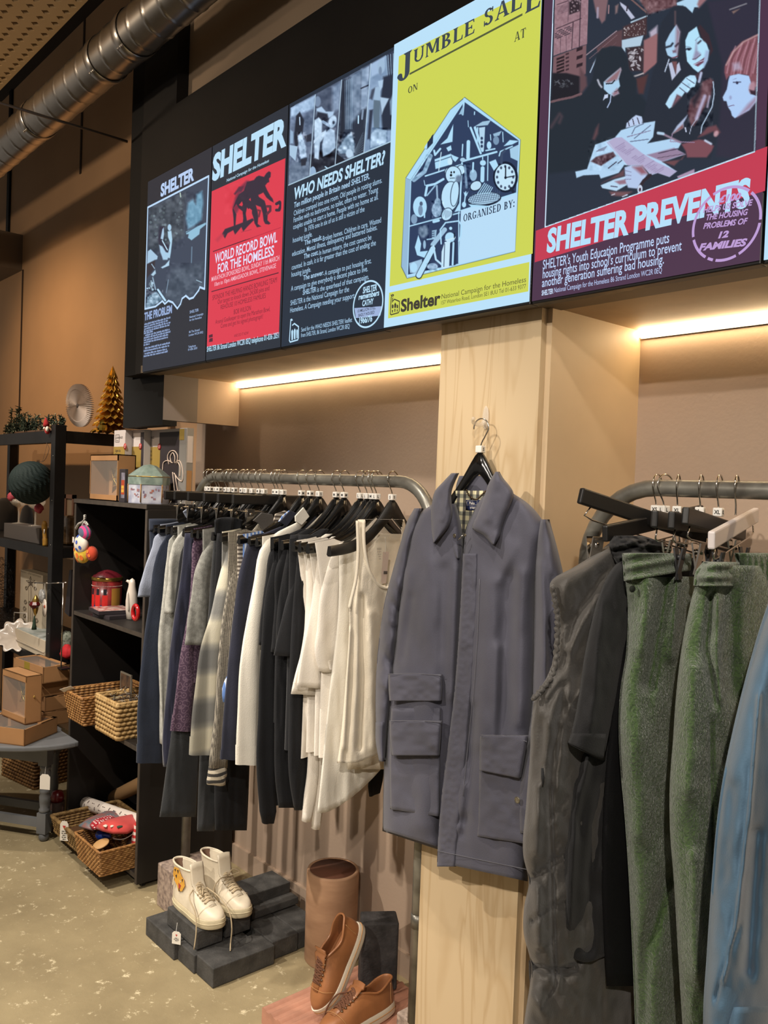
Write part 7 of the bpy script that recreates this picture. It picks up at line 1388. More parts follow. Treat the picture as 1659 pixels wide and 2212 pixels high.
mb.build('tree_trunk_print', M('trunk_gold', (156, 116, 64), .4), bd); mb = MB(); q = np.array(hexp(rd*1.005, zt+hz_*1.17, cT)); mb.tube(np.concatenate([q, q[:1]]), .0016, 6, caps=False); mb.build('gold_rim', GOLD, ld)
mb = MB(); g_ = np.random.default_rng(3); hp = np.array(hexp(rd*.972, 0, cT))
def onface(k, u, z): return hp[k]*(1-u)+hp[(k+1) % 6]*u+np.array((0, 0, zt+z))
NF = [k for k in range(6) if ((hp[k]+hp[(k+1) % 6])/2-cT)[:2]@(CAM-cT)[:2] > .004]
for k in NF:
    for j in range(9):
        u, z = g_.uniform(.12, .88), g_.uniform(.012, hz_*.7); c = onface(k, u, z); e = (hp[(k+1) % 6]-hp[k]); e /= np.linalg.norm(e); nn = np.array((e[1], -e[0], 0))*.0006; w_, h_ = g_.uniform(.002, .006), g_.uniform(.004, .012)
        mb.add([c-e*w_+nn, c+e*w_+nn, c+e*w_+nn+np.array((0, 0, h_)), c-e*w_+nn+np.array((0, 0, h_))], [(0, 1, 2, 3)])
mb.build('figure_print', M('skater_print', (110, 112, 142), .5, c2=(176, 110, 84), vscale=60), bd, recalc=False)
pb = at(256, 1091, Y=1.402); pb[2] = zt; r = thing('picture_box', 'black card box with red house in snow picture behind the hexagonal tin', 'box', (pb[0]+.026, pb[1]+.006, zt)); pt = at(258, 1013, Y=pb[1])[2]
MB().box((pb[0], pb[1], zt), (pb[0]+.052, pb[1]+.012, pt)).build('carton', BD, r, bevel=.001); MB().box((pb[0]+.02, pb[1]-.0008, zt+.016), (pb[0]+.051, pb[1]+.0001, pt-.014)).build('snow_picture', M('snow_scene_print', (150, 146, 160), .4, c2=(80, 76, 90), vscale=30), r)
MB().box((pb[0]+.022, pb[1]-.0014, zt+.03), (pb[0]+.050, pb[1]-.0007, zt+.085)).build('red_house_print', M('red_house', (164, 66, 36), .5), r); mb = MB()
for i in range(2):
    for j in range(2): mb.box((pb[0]+.026+i*.011, pb[1]-.002, zt+.038+j*.014), (pb[0]+.035+i*.011, pb[1]-.0013, zt+.05+j*.014))
mb.build('lit_window_print', M('yellow_print', (220, 176, 70), .5), r)
# hanging soft toy
def dotty(c, r, base, dots, cols, parent, name, R=np.eye(3), n=9, dr=.24, seed=1):
    mb = MB(); mb.ell(c, r, 22, 12, R); o = mb.build(name, base, parent); g2 = np.random.default_rng(seed); mb = MB()
    for p in dots:
        d = np.array((p[0], -math.sqrt(max(0, 1-p[0]**2-p[1]**2)), p[1])); q = np.asarray(c)+d*np.asarray(r)*1.01; nz = d/np.asarray(r); nz /= np.linalg.norm(nz); a = np.cross(nz, (0, 0, 1)); a /= np.linalg.norm(a); b = np.cross(a, nz); rr_ = dr*min(r[0], r[2]); mb.add([q+nz*.0006+(a*math.cos(t)+b*math.sin(t))*rr_ for t in np.linspace(0, 2*math.pi, 13)[:-1]], [tuple(range(12))])
    if dots: mb.build('felt_dot', cols, o, recalc=False)
    return o
ty = 1.375; C_ = lambda x, y: at(x, y, Y=ty); sp_ = float(_f@(C_(185, 1165)-CAM))/F
toy = thing('fabric_toy', 'dotted fabric caterpillar toy hanging at the shelf unit left edge', 'soft toy', C_(183, 1128))
FY = fabric('yellow_plush', (222, 186, 60)); FW = fabric('white_plush', (224, 216, 200)); FP = pattern('pink_stripe_plush', 'stripe', [(206, 62, 122), (86, 96, 120), (0, 0, 0)], 420)
dotty(C_(188, 1195)+np.array((.02, .012, 0)), (.030*1.1, .022, .030), fabric('red_plush', (184, 66, 40)), [(.2, .3), (-.2, -.4), (.5, -.2)], M('orange_felt', (232, 120, 44), .9), toy, 'tail_segment')
dotty(C_(178, 1192), (27*sp_*1.25, .026, 25*sp_), FY, [(-.45, .25), (.1, -.3), (.5, .35), (-.2, -.75), (.55, -.45), (0, .6)], M('orange_felt', (232, 120, 44), .9), toy, 'belly_segment')
dotty(C_(182, 1175)+np.array((0, -.012, 0)), (21*sp_*1.25, .024, 21*sp_), FW, [(-.45, .3), (.15, .2), (-.6, -.4), (.05, -.55), (.6, -.3), (-.05, .8)], M('blue_felt', (52, 84, 180), .9), toy, 'middle_segment', dr=.2)
mb = MB(); mb.ell(C_(186, 1150)+np.array((.004, -.006, 0)), (20*sp_*1.2, .022, 15*sp_), 22, 12, Ry(.2)); mb.build('head_segment', FP, toy)
mb = MB(); mb.tube(spline([C_(164, 1142), C_(170, 1132), C_(178, 1128), C_(183, 1122), C_(183, 1112)], 14), .0055, 8); mb.tube(spline([C_(178, 1138), C_(184, 1128), C_(190, 1136)], 10), .006, 8); mb.build('checked_ribbon', pattern('black_white_ribbon', 'check', [(30, 30, 30), (220, 214, 204)], 190), toy)
mb = MB(); q = C_(158, 1166); mb.box(q-np.array((.008, 0, .012)), q+np.array((.008, .001, .012)), None); mb.build('care_label', WCARD, toy)
# upper compartment: drum tin, penguin, cases, red ring
zb = SH[0]; dc = np.array((-3.487, 1.511, zb)); ds = float(_f@(dc-CAM))/F; rr0 = 31*ds; dh = (1313-1242)*ds
drum = thing('drum_tin', 'round red tin with guardsmen picture and ridged lid in the shelf unit', 'tin', dc)
DR_ = M('red_tin_print', (158, 44, 40), .35, c2=(112, 38, 40), vscale=30, coat=.4)
b1 = MB().lathe([(rr0*.98, 0), (rr0, .003), (rr0, dh*.98)], dc, 36).build('tin_body', DR_, drum)
MB().lathe([(rr0*1.02, -.0+.001), (rr0*1.02, .008), (rr0, .009)], dc, 36).build('gold_base', GOLD, b1)
def band(z0, z1, a0, a1, mat, name, n=14, rad=1.006, par=None):
    mb = MB(); th = np.linspace(a0, a1, n); P = np.array([[(dc[0]+rr0*rad*math.cos(t), dc[1]+rr0*rad*math.sin(t), dc[2]+z) for t in th] for z in (z0, z1)]); mb.grid(P); return mb.build(name, mat, par or b1)
pi = math.pi
band(.012, .03, -2.2, 1.2, M('navy_print', (40, 48, 96), .4), 'print_band', 30)
for k in range(3):
    a0 = -1.75+k*.52; band(.022, dh*.52, a0, a0+.36, M('scarlet_print', (206, 40, 36), .4), 'guardsman_print', 8, 1.010); band(dh*.52, dh*.70, a0+.08, a0+.28, M('bearskin_print', (30, 30, 40), .5), 'guardsman_print', 6, 1.010)
band(.02, dh*.72, -.1, .6, M('gold_print', (180, 134, 60), .4), 'gold_print', 8, 1.009)
mb = MB(); 
for k in range(34):
    t = -2.1+k*pi/33; mb.ell((dc[0]+rr0*1.01*math.cos(t), dc[1]+rr0*1.01*math.sin(t), dc[2]+dh*.78), (.0015, .0015, .0015), 6, 4)
mb.build('white_bead_print', WCARD, b1)
ldm = MB(); nn_ = 72; th = np.linspace(0, 2*pi, nn_, endpoint=False); P = np.array([[(dc[0]+q*(1+(.012*math.cos(24*t) if 0 < i < 4 else 0))*math.cos(t), dc[1]+q*(1+(.012*math.cos(24*t) if 0 < i < 4 else 0))*math.sin(t), dc[2]+z) for t in th] for i, (q, z) in enumerate(((rr0*1.0, dh*1.03), (rr0*.92, dh*1.08), (rr0*.6, dh*1.17), (rr0*.25, dh*1.23), (.0008, dh*1.25)))]); ldm.grid(P, closed_u=True); lid = ldm.build('lid', M('maroon_tin', (112, 30, 42), .35, coat=.3), drum)
MB().lathe([(rr0*1.03, dh*.93), (rr0*1.05, dh*.95), (rr0*1.05, dh*1.03), (rr0*1.0, dh*1.04)], dc, 36).build('gold_rim', GOLD, lid)
pc = at(284, 1310, Y=1.50); pc[2] = zb; ps = float(_f@(pc-CAM))/F; ph = 84*ds
peng = thing('ceramic_penguin', 'white ceramic penguin figurine beside the red tin', 'figurine', pc); WCER = M('white_ceramic', (216, 204, 190), .25, coat=.5)
mb = MB(); mb.lathe([(.012, 0), (.020, .003), (.025, ph*.25), (.0255, ph*.45), (.021, ph*.66), (.0155, ph*.80), (.0145, ph*.88), (.011, ph*.96), (.001, ph)], pc, 26, None, 1.0, .9); mb.build('body', WCER, peng)
mb = MB(); mb.tube([pc+np.array((-.008, -.006, ph*.9)), pc+np.array((-.02, -.012, ph*.93)), pc+np.array((-.027, -.014, ph*.90))], [.008, .005, .001], 10); mb.build('beak', WCER, peng)
mb = MB(); mb.ell(pc+np.array((.012, -.021, ph*.45)), (.006, .007, ph*.24), 12, 10, Ry(-.15)); mb.ell(pc+np.array((-.022, .0, ph*.45)), (.006, .008, ph*.24), 12, 10, Ry(.15)); mb.build('wing', WCER, peng)
def case(label, a, R, w_, d, h, cov, dz, edge=BD):
    r = thing('disc_case', label, 'disc case', a, 'disc cases beside the penguin'); P3(MB(), a, R, (0, 0, dz), (w_, d, dz+h)).build('shell', edge, r, bevel=.001); P3(MB(), a, R, (.004, .004, dz+h), (w_-.002, d-.002, dz+h+.0006)).build('cover', cov, r)
ca = at(224, 1316, Z=zb+.016); ca[2] = zb
case('flat black disc case, lower of two beside the red tin', np.array((ca[0]+.05, 1.405, zb)), Rz(.08), .14, .13, .015, BD, 0)
case('black disc case with red patterned cover, upper of two', np.array((ca[0]+.01, 1.405, zb)), Rz(-.12), .14, .14, .015, M('red_cover_print', (206, 190, 180), .4, c2=(150, 40, 36), vscale=50), .0165)
rg = at(293, 1323, Y=1.388); r = thing('ring_ornament', 'glossy red ring ornament half hidden at the shelf unit right side', 'ornament', rg-np.array((0, 0, .026)))
mb = MB(); t = np.linspace(0, 2*pi, 30, endpoint=False); mb.tube(np.stack([rg[0]+.022*np.cos(t), rg[1]+0*t, rg[2]+.026*np.sin(t)], 1), .0075, 10, closed=True); mb.build('ring', M('gloss_red', (176, 24, 26), .15, coat=.6), r)
# woven baskets
def basket(label, o, R, w_, d, h, flare, mat, rim, rows=12, name='wicker_basket', fr=.0042, group=None, cat='basket'):
    """woven box: every strand runs in and out between the stakes"""
    o = np.asarray(o, float); c = o+R@np.array((w_/2, d/2, 0)); r = thing(name, label, cat, c, group)
    def loop(z, off, ph=0, amp=0.0, n=120):
        k = z/h; e = flare*k; w2, d2 = w_/2+e+off, d/2+e+off; t = np.linspace(0, 1, n, endpoint=False); per = 2*(2*w2+2*d2); pts = []
        for q in t*per:
            if q < 2*w2: p = (-w2+q, -d2); nv = (0, -1)
            elif q < 2*w2+2*d2: p = (w2, -d2+q-2*w2); nv = (1, 0)
            elif q < 4*w2+2*d2: p = (w2-(q-2*w2-2*d2), d2); nv = (0, 1)
            else: p = (-w2, d2-(q-4*w2-2*d2)); nv = (-1, 0)
            s = amp*math.sin(q/.011*math.pi+ph); pts.append((p[0]+nv[0]*s, p[1]+nv[1]*s, z))
        return np.array(pts)@R.T+c
    mb = MB(); P = np.array([loop(z, -.003, n=60) for z in np.linspace(.002, h*.97, 4)]); mb.grid(P, closed_u=True); mb.add(P[0], [tuple(range(60))]); wl = mb.build('basket_wall', M(mat.name+'_core', (92, 62, 34), .9), r)
    mb = MB()
    for i in range(rows): mb.tube(loop(h*(i+.5)/rows, 0, i*math.pi, .0022, 150), h/rows*.52, 6, closed=True)
    mb.build('weave', mat, r)
    mb = MB(); a_, b_ = loop(h, 0, 0, .0015), loop(h*.985, .001, math.pi, .003); mb.tube(a_, fr, 7, closed=True); mb.tube(b_, fr*.8, 7, closed=True); mb.tube(loop(.003, .001, 0, .002), fr*.9, 7, closed=True); mb.build('rim', rim, r)
    return r, c
WIC = M('honey_wicker', (186, 140, 84), .55, c2=(140, 96, 52), vscale=60, bump=.2, bscale=300); WICR = M('wicker_rim', (184, 136, 80), .55, c2=(138, 92, 50), vscale=50); STRW = M('pale_water_hyacinth', (206, 172, 116), .7, c2=(164, 128, 76), vscale=60, bump=.3, bscale=300)
zm = SH[1]
fl = at(188, 1548, Z=zm); rgt = at(226, 1543, Z=zm)
w1_ = .2; b, bc_ = basket('honey wicker basket overhanging the middle shelf, with barcode label on its rim', (-3.435, 1.345, zm), Rz(.0), .15, .26, .118, .02, WIC, WICR, 11)
lab = np.array((-3.40, 1.318, zm+.128)); r_ = Rz(.35)@Ry(-.35)@Rx(-.7); mb = MB(); mb.box((-.034, -.011, 0), (.034, .011, .0008), r_, lab); o_ = mb.build('paper_label', WCARD, b); mb = MB()
for k in range(8): mb.box((-.026+k*.0025, -.007, .0009), (-.0248+k*.0025, .003, .0013), r_, lab)
mb.build('bar_code', INK, o_)
mb = MB(); mb.lathe([(.008, 0), (.008, .03), (.006, .035)], bc_+np.array((.0, -.07, .03)), 12); tag(mb.build('small_bottle', M('violet_plastic', (84, 56, 92), .4), None, local=bc_+np.array((.0, -.07, .03))), 'small violet bottle inside the honey wicker basket', 'bottle')
sq = at(262, 1605, Z=zm); b, bc2 = basket('square pale woven basket filled with silver tinsel on the middle shelf', (-3.222, 1.372, zm), Rz(0), .19, .2, .138, .004, STRW, STRW, 8, 'woven_basket', .006)
mb = MB(); g3 = np.random.default_rng(9)
for k in range(46):
    p = bc2+np.array((g3.uniform(-.07, .07), g3.uniform(-.075, .07), .122+g3.uniform(-.005, .028))); q = [p]
    for j in range(4): q.append(q[-1]+g3.normal(0, .012, 3)*np.array((1, 1, .5)))
    mb.tube(spline(q, 9), .0016, 4, flat=.3)
tag(mb.build('silver_tinsel', M('silver_foil', (214, 214, 214), .14, metal=1.0), None, local=bc2+np.array((0, 0, .1))), 'crumpled silver tinsel heaped in the square pale basket', 'tinsel')
cp = at(259, 1490, Y=1.50); r = thing('picture_card', 'dark picture card leaning behind the square pale basket', 'card', (cp[0]+.04, 1.5, zm)); MB().box((cp[0], 1.50, zm), (cp[0]+.10, 1.506, at(259, 1449, Y=1.5)[2])).build('card_stock', M('card_edge', (120, 112, 98), .6), r); MB().box((cp[0]+.006, 1.4992, zm+.03), (cp[0]+.095, 1.5001, at(259, 1452, Y=1.5)[2])).build('card_picture', M('brown_portrait_print', (110, 84, 62), .4, c2=(52, 46, 42), vscale=24), r)
# bottom compartment
zl = SH[2]
def roll(name, label, a, b, rad, mat, cat, dec=None):
    a, b = np.asarray(a), np.asarray(b); u = (b-a)/np.linalg.norm(b-a); r = thing(name, label, cat, (a+b)/2-np.array((0, 0, rad)))
    mb = MB(); mb.tube([a, a+u*.001, b-u*.001, b], [rad*.98, rad, rad, rad*.98], 22, caps=False); mb.tube([b, a], [rad*.9]*2, 18, caps=False); mb.build('paper_roll', mat, r)
    if dec is not None:
        s = np.cross(u, (0, 0, 1)); s /= np.linalg.norm(s); t_ = np.cross(s, u); L_ = np.linalg.norm(b-a); mb = MB(); k = 0
        for i in range(12):
            for j, ph in enumerate((-.5, .15, .8)):
                if s[1] > 0: s = -s
                x = (i+.5*(j % 2)+.4)/12*L_; n_ = s*math.cos(ph)+t_*math.sin(ph); e = np.cross(u, n_); p = a+u*x+n_*(rad+.0006)
                th = np.linspace(0, 2*pi, 10)[:-1]; q = [p+(u*math.cos(v)*.5+e*math.sin(v))*.006 for v in th]
                if (i+j) % 2: mb.tube(np.array(q+q[:1]), .0008, 4)
                else: mb.tube([p-u*.011, p+u*.011], .0009, 4); mb.ell(p-u*.011, (.002, .002, .002), 6, 4)
        mb.build('scroll_print', dec, r)
    return r
roll('wrapping_paper', 'white wrapping paper roll with dark scroll print in the bottom compartment', at(186, 1735, Y=1.47), at(305, 1768, Y=1.47)+np.array((.10, .0, 0)), .027, M('white_gift_paper', (226, 214, 202), .55), 'wrapping paper', M('brown_print', (70, 46, 44), .6))
roll('paper_tube', 'plain brown paper roll leaning at back of the bottom compartment', at(236, 1728, Y=1.6), at(330, 1680, Y=1.6), .03, M('brown_paper', (150, 116, 76), .75), 'paper roll')
# flat seagrass tray with stockings
SEA = M('seagrass', (150, 120, 72), .75, c2=(106, 80, 44), vscale=50, bump=.4, bscale=200)
b, bt_ = basket('flat seagrass tray basket at the front of the bottom compartment', (-3.45, 1.305, zl+.002), Rz(.0), .25, .26, .062, .012, SEA, SEA, 6, 'seagrass_basket', .008)
def flat(name, label, pts, Z, mat, cat, th=.012, par=None, top=None):
    P = [np.array(at(x, y, Z=Z)) for x, y in pts]; c = np.mean(P, axis=0); mb = MB(); n = len(P)
    lo = np.array(P)-np.array((0, 0, th/2)); hi = np.array(P)+np.array((0, 0, th/2))*.2; cc = c+np.array((0, 0, th))
    mid = c+(np.array(P)-c)*.7+np.array((0, 0, th*.8)); V = np.concatenate([lo, hi, mid, [cc], [c-np.array((0, 0, th/2))]])
    f = [(i, (i+1) % n, n+(i+1) % n, n+i) for i in range(n)]+[(n+i, n+(i+1) % n, 2*n+(i+1) % n, 2*n+i) for i in range(n)]+[(2*n+i, 2*n+(i+1) % n, 3*n) for i in range(n)]+[((i+1) % n, i, 3*n+1) for i in range(n)]
    mb.add(V, f, True); o = mb.build(name, mat, par, local=None if par is not None else c)
    if par is None: tag(o, label, cat)
    return o
flat('gift_bag', 'patterned green and blue gift bag lying in the seagrass tray', [(170, 1783), (190, 1768), (230, 1752), (275, 1752), (270, 1770), (200, 1792)], .17, M('mixed_print_paper', (92, 112, 120), .5, c2=(150, 90, 80), vscale=40), 'gift bag')
flat('christmas_stocking', 'dark red stocking with white dots in the seagrass tray', [(194, 1781), (205, 1774), (245, 1763), (252, 1768), (215, 1788), (200, 1788)], .187, pattern('dotted_red_felt', 'dots', [(166, 32, 44), (224, 200, 196)], 95), 'stocking', .016)
st = flat('oven_mitt', 'coral red fabric mitt with white patches above the wicker basket', [(208, 1785), (225, 1778), (262, 1768), (296, 1762), (300, 1782), (275, 1796), (245, 1796), (220, 1790)], .196, fabric('coral_fabric', (204, 76, 72)), 'mitt', .02)
for pts, m_ in (([(222, 1784), (228, 1781), (233, 1783), (229, 1787)], FW), ([(238, 1784), (246, 1782), (246, 1785), (239, 1787)], FW), ([(243, 1776), (256, 1775), (257, 1779), (246, 1778)], FW), ([(252, 1785), (265, 1778), (280, 1771), (278, 1777), (264, 1786), (254, 1788)], fabric('green_leaf_patch', (52, 74, 58)))): flat('applique', None, pts, .209, m_, None, .003, st)
b, bw = basket('honey wicker basket with toys, jutting out under the shelf unit', (-3.155, 1.285, zl+.002), Rz(.0), .205, .30, .095, .012, WIC, WICR, 12)
q = bw+np.array((-.05, -.085, .088)); r = thing('bauble', 'shiny blue bauble inside the bottom wicker basket', 'ornament', q-np.array((0, 0, .02))); MB().ell(q, (.028, .022, .02), 18, 10).build('glass_ball', M('cobalt_gloss', (24, 52, 128), .12, coat=.7), r); mb = MB(); mb.tube([q+np.array((.02, .004, .004)), q+np.array((.05, .014, .008))], [.014, .006], 10); mb.build('neck', M('cobalt_gloss', (24, 52, 128), .12, coat=.7), r)
q = bw+np.array((.02, -.115, .082)); tag(MB().lathe([(.03, 0), (.031, .004), (.029, .006), (.0005, .006)], q, 24, Rx(.35)).build('wooden_disc', M('pale_wood', (204, 160, 104), .6), None, local=q), 'pale wooden disc ornament inside the bottom wicker basket', 'ornament')
q = bw+np.array((.03, -.02, .08)); mb = MB(); mb.tube(spline([q+np.array(p) for p in ((-.05, -.03, 0), (-.01, -.04, .01), (.03, -.02, .02), (.035, .02, .045), (.02, .03, .06))], 20), .0045, 8, flat=.4); tag(mb.build('white_ribbon', FW, None, local=q), 'curl of white ribbon inside the bottom wicker basket', 'ribbon')
q = bw+np.array((.05, .0, .06)); mb = MB(); mb.ell(q, (.03, .03, .03), 14, 8); tag(mb.build('pine_cone_bag', M('dark_brown_fabric', (70, 48, 36), .8, c2=(34, 26, 22), vscale=60), None, local=q-np.array((0, 0, .03))), 'dark brown bundle at back of the bottom wicker basket', 'bundle')
q = bw+np.array((.075, .0, .10)); mb = MB(); mb.tube(spline([q+np.array((.0, .0, -.05)), q+np.array((.002, .0, 0)), q+np.array((.0, .01, .05))], 14), [.02]*14, 12); tag(mb.build('striped_stocking', pattern('candy_stripe_knit', 'stripe', [(206, 54, 52), (236, 214, 202)], 290), None, local=q-np.array((0, 0, .05))), 'red and white striped stocking standing in the bottom wicker basket', 'stocking')
swing_tag('white price tag with red mark hanging from the seagrass tray', at(138.5, 1795, Y=1.285), .034, .078, at(139, 1772, Y=1.30), [.72, .6, .5, .55, .45], True, .75)
# ------------------------------------------------------------------ black steel rack at far left
R0, R1, RY0, RY1 = -5.6, -3.83, 1.40, 1.80
rack = thing('steel_rack', 'black steel shelving rack with Christmas decorations at left edge', 'rack', (-4.7, 1.6, 0))
for x in (R0, R1-.05):
    for y in (RY0, RY1-.05): MB().box((x, y, 0), (x+.05, y+.05, 1.74)).build('post', STEELB, rack, bevel=.002)
for z, h, t in ((1.715, .055, .004), (1.186, .045, .004), (.68, .045, .004)):
    o = MB().box((R0+.052, RY0+.004, z-h), (R1-.052, RY0+.026, z)).build('front_beam', STEELB, rack, bevel=.001); MB().box((R1-.03, RY0+.052, z-h), (R1-.004, RY1-.052, z)).build('side_beam', STEELB, rack, bevel=.001)
    MB().box((R0+.03, RY0+.028, z-.016), (R1-.032, RY1, z)).build('shelf_board', STEELB, rack)
mb = MB()
for k in range(8): mb.ell((R1-.02, RY0-.0005, 1.60-k*.2), (.003, .002, .003), 8, 4)
mb.build('rivet', M('rivet_steel', (120, 118, 112), .4, metal=.8), rack)
zt_ = 1.716
def A(x, y, Y): return at(x, y, Y=Y)
def px2m(p): return float(_f@(np.asarray(p)-CAM))/F
# pine garland: countable sprigs are parts of one garland
gl = thing('pine_garland', 'green pine garland with frosted tips lying along the rack top', 'garland', (*A(70, 905, 1.45)[:2], zt_)); PINE = M('pine_green', (44, 58, 36), .8, c2=(26, 36, 24), vscale=40); FROST = M('frosted_tip', (170, 172, 140), .8)
g4 = np.random.default_rng(2); mb = MB(); tp = MB(); base = [A(x, 922, 1.45) for x in (12, 60, 100, 134)]
mbb = MB(); mbb.tube(spline([np.array((p[0], 1.45, zt_+.008)) for p in base], 20), .006, 6); mbb.build('twig', M('brown_twig', (80, 56, 38), .8), gl)
for (x, y) in [(22, 916), (14, 920), (30, 905), (26, 882), (38, 885), (42, 879), (46, 893), (36, 898), (55, 892), (62, 896), (50, 905), (40, 908), (70, 903), (75, 908), (80, 898), (86, 904), (104, 899), (116, 896), (120, 902), (112, 906), (131, 900), (134, 906), (60, 912), (48, 914), (30, 915)]:
    c = A(x, y, 1.45+g4.uniform(-.02, .03)); mbb = None; root = np.array((c[0]+g4.uniform(-.03, .03), c[1], zt_+.006)); mb.tube([root, (root+c)/2, c], .0022, 5)
    for k in range(44):
        d = g4.normal(0, 1, 3); d /= np.linalg.norm(d); b_ = root+(c-root)*g4.uniform(.1, 1.0); q = b_+d*.002; e = b_+d*g4.uniform(.012, .024); mb.tube([q, e], [.0026, .0012], 4, caps=False)
        if k % 9 == 0: tp.ell(e, (.0028, .0028, .0028), 6, 4)
mb.build('needles', PINE, gl)['kind'] = 'stuff'; tp.build('frosted_tip', FROST, gl)['kind'] = 'stuff'
gn = A(102, 925, 1.392); s = px2m(gn); r = thing('gnome_ornament', 'small gnome ornament with red pointed hat at the rack corner', 'ornament', gn); FR = fabric('red_felt', (158, 34, 34))
mb = MB(); mb.lathe([(.014, 0), (.013, .012), (.008, .028), (.001, .042)], gn+np.array((-.012, 0, 4*s)), 16, Ry(-.2)); mb.build('pointed_hat', FR, r); mb = MB(); mb.ell(gn+np.array((.004, 0, -6*s)), (.015, .012, .015), 14, 8); mb.build('body', FR, r); mb = MB(); mb.ell(gn+np.array((.018, -.006, -2*s)), (.010, .008, .012), 12, 8); mb.ell(gn+np.array((-.012, -.008, 0)), (.006, .006, .006), 10, 6); mb.build('beard', FW, r)
# paper rosette
rc = A(172, 876, 1.66); s = px2m(rc); rad = 47*s; r = thing('paper_rosette', 'grey pleated paper rosette standing on the rack top', 'ornament', (rc[0], rc[1], zt_))
PAP = M('silver_grey_paper', (214, 200, 188), .6); n = 120; th = np.linspace(0, 2*math.pi, n, endpoint=False); Rr = Rz(.2)@Rx(.12)
P = np.array([[rc+Rr@np.array((q*(1+.03*(k % 2 == 0)*(q > rad*.9))*math.cos(th[k]), -hh+(-.011 if k % 2 else .011)*min(1, q/rad+.15), q*math.sin(th[k]))) for k in range(n)] for q, hh in ((.004, .012), (rad*.3, .01), (rad*.72, .008), (rad*.74, .014), (rad*.98, .0))]); mb = MB(); mb.grid(P, closed_u=True, smooth=False); o = mb.build('pleated_disc', PAP, r); o.modifiers.new('t', 'SOLIDIFY').thickness = .001
mb = MB(); mb.ell(rc+Rr@np.array((0, -.012, 0)), (.012, .005, .012), 12, 6); mb.build('centre_button', M('dark_paper', (70, 60, 56), .6), r)
# gold foil tree
fc = A(240, 925, 1.64); fc[2] = zt_; s = px2m(fc); H = (922-786)*s; r = thing('foil_tree', 'gold foil honeycomb Christmas tree on the rack top beside the black post', 'ornament', fc); GF = M('gold_foil', (228, 178, 74), .38, metal=.7, c2=(176, 128, 48), vscale=30)
mb = MB(); g5 = np.random.default_rng(6)
for lev in range(9):
    z0 = H*(lev/9.3); ro = .012+.072*(1-lev/9)**.9; nf = 14
    for k in range(nf):
        a0 = 2*math.pi*(k+.5*(lev % 2))/nf; a1 = a0+2*math.pi/nf; am = (a0+a1)/2; zt2 = z0+H/9*1.9
        p = [(0, 0, zt2), (ro*math.cos(a0), ro*math.sin(a0), z0+.012), (ro*1.12*math.cos(am), ro*1.12*math.sin(am), z0-.001), (ro*math.cos(a1), ro*math.sin(a1), z0+.012), (ro*.5*math.cos(am), ro*.5*math.sin(am), z0+.02)]
        mb.add(np.array(p)+fc, [(0, 1, 4), (1, 2, 4), (2, 3, 4), (3, 0, 4)])
o = mb.build('folded_foil', GF, r, recalc=False); o.modifiers.new('t', 'SOLIDIFY').thickness = .0006
gb = A(222, 906, 1.575); gb[2] = zt_+.019; r = thing('foil_ornament', 'small crumpled bright gold ornament in front of the foil tree', 'ornament', gb-np.array((0, 0, .019))); mb = MB(); mb.ell(gb, (.03, .02, .024), 9, 6); mb.ell(gb+np.array((-.02, 0, -.006)), (.014, .014, .012), 7, 5); mb.ell(gb+np.array((.0, 0, .02)), (.016, .014, .02), 7, 5); o = mb.build('crumpled_foil', M('bright_gold_foil', (214, 180, 84), .15, metal=1.0), r)
for p in o.data.polygons: p.use_smooth = False
# dark honeycomb ball on a cord
bc_ = A(68, 1043, 1.36); s = px2m(bc_); rb = 47*s; r = thing('honeycomb_ball', 'dark green paper honeycomb ball hanging under the rack top', 'ornament', bc_)
nu, nvv = 96, 40; th = np.linspace(0, 2*math.pi, nu, endpoint=False); ph = np.linspace(.02, math.pi-.02, nvv); P = np.zeros((nvv, nu, 3))
for i in range(nvv):
    for k in range(nu):
        q = rb*(1-.05*abs(math.sin(th[k]*12+1.1*math.sin(ph[i]*7)))); P[i, k] = Rx(.5)@np.array((q*math.sin(ph[i])*math.cos(th[k]), q*math.sin(ph[i])*math.sin(th[k]), rb*math.cos(ph[i])))+bc_
mb = MB(); mb.grid(P, closed_u=True, smooth=False); mb.build('tissue_cells', M('bottle_green_tissue', (20, 38, 36), .8), r); mb = MB(); mb.tube(spline([A(80, 998, 1.36), A(98, 992, 1.37), A(105, 975, 1.38), A(101, 958, 1.40), A(100, 955, 1.41)], 16), .0012, 5); mb.tube(spline([A(92, 996, 1.36), A(96, 982, 1.38), A(102, 958, 1.41)], 10), .0008, 5); mb.build('cord', M('brown_string', (70, 52, 36), .8), r)
# second shelf
zs = 1.1865
bx = A(8, 1163, 1.43); bx2 = A(84, 1167, 1.43); h = 31*px2m(bx); r = thing('shelf_riser', 'long grey riser box under the two stemmed glasses', 'box', ((bx[0]+bx2[0])/2, 1.47, zs)); MB().box((bx[0], 1.43, zs), (bx2[0], 1.53, zs+h)).build('riser_block', M('grey_card_block', (84, 78, 74), .7), r, bevel=.002); zg = zs+h
GLS = M('clear_glass', (226, 214, 196), .04, spec=.8); GLS.node_tree.nodes['Principled BSDF'].inputs['Alpha'].default_value = .28
def glass(x, lab):
    c = A(x, 1133, 1.48); c[2] = zg; r = thing('coupe_glass', lab, 'glass', c, 'stemmed glasses'); mb = MB(); mb.lathe([(.033, 0), (.033, .002), (.006, .006), (.0042, .012), (.0042, .075), (.008, .083), (.032, .096), (.045, .112), (.047, .126), (.0455, .126), (.043, .113), (.030, .099), (.002, .088)], c, 28); mb.build('glass_body', GLS, r); return c
c1 = glass(40, 'left stemmed coupe glass beneath the dark green ball'); c2 = glass(76, 'right stemmed coupe glass beneath the dark green ball')
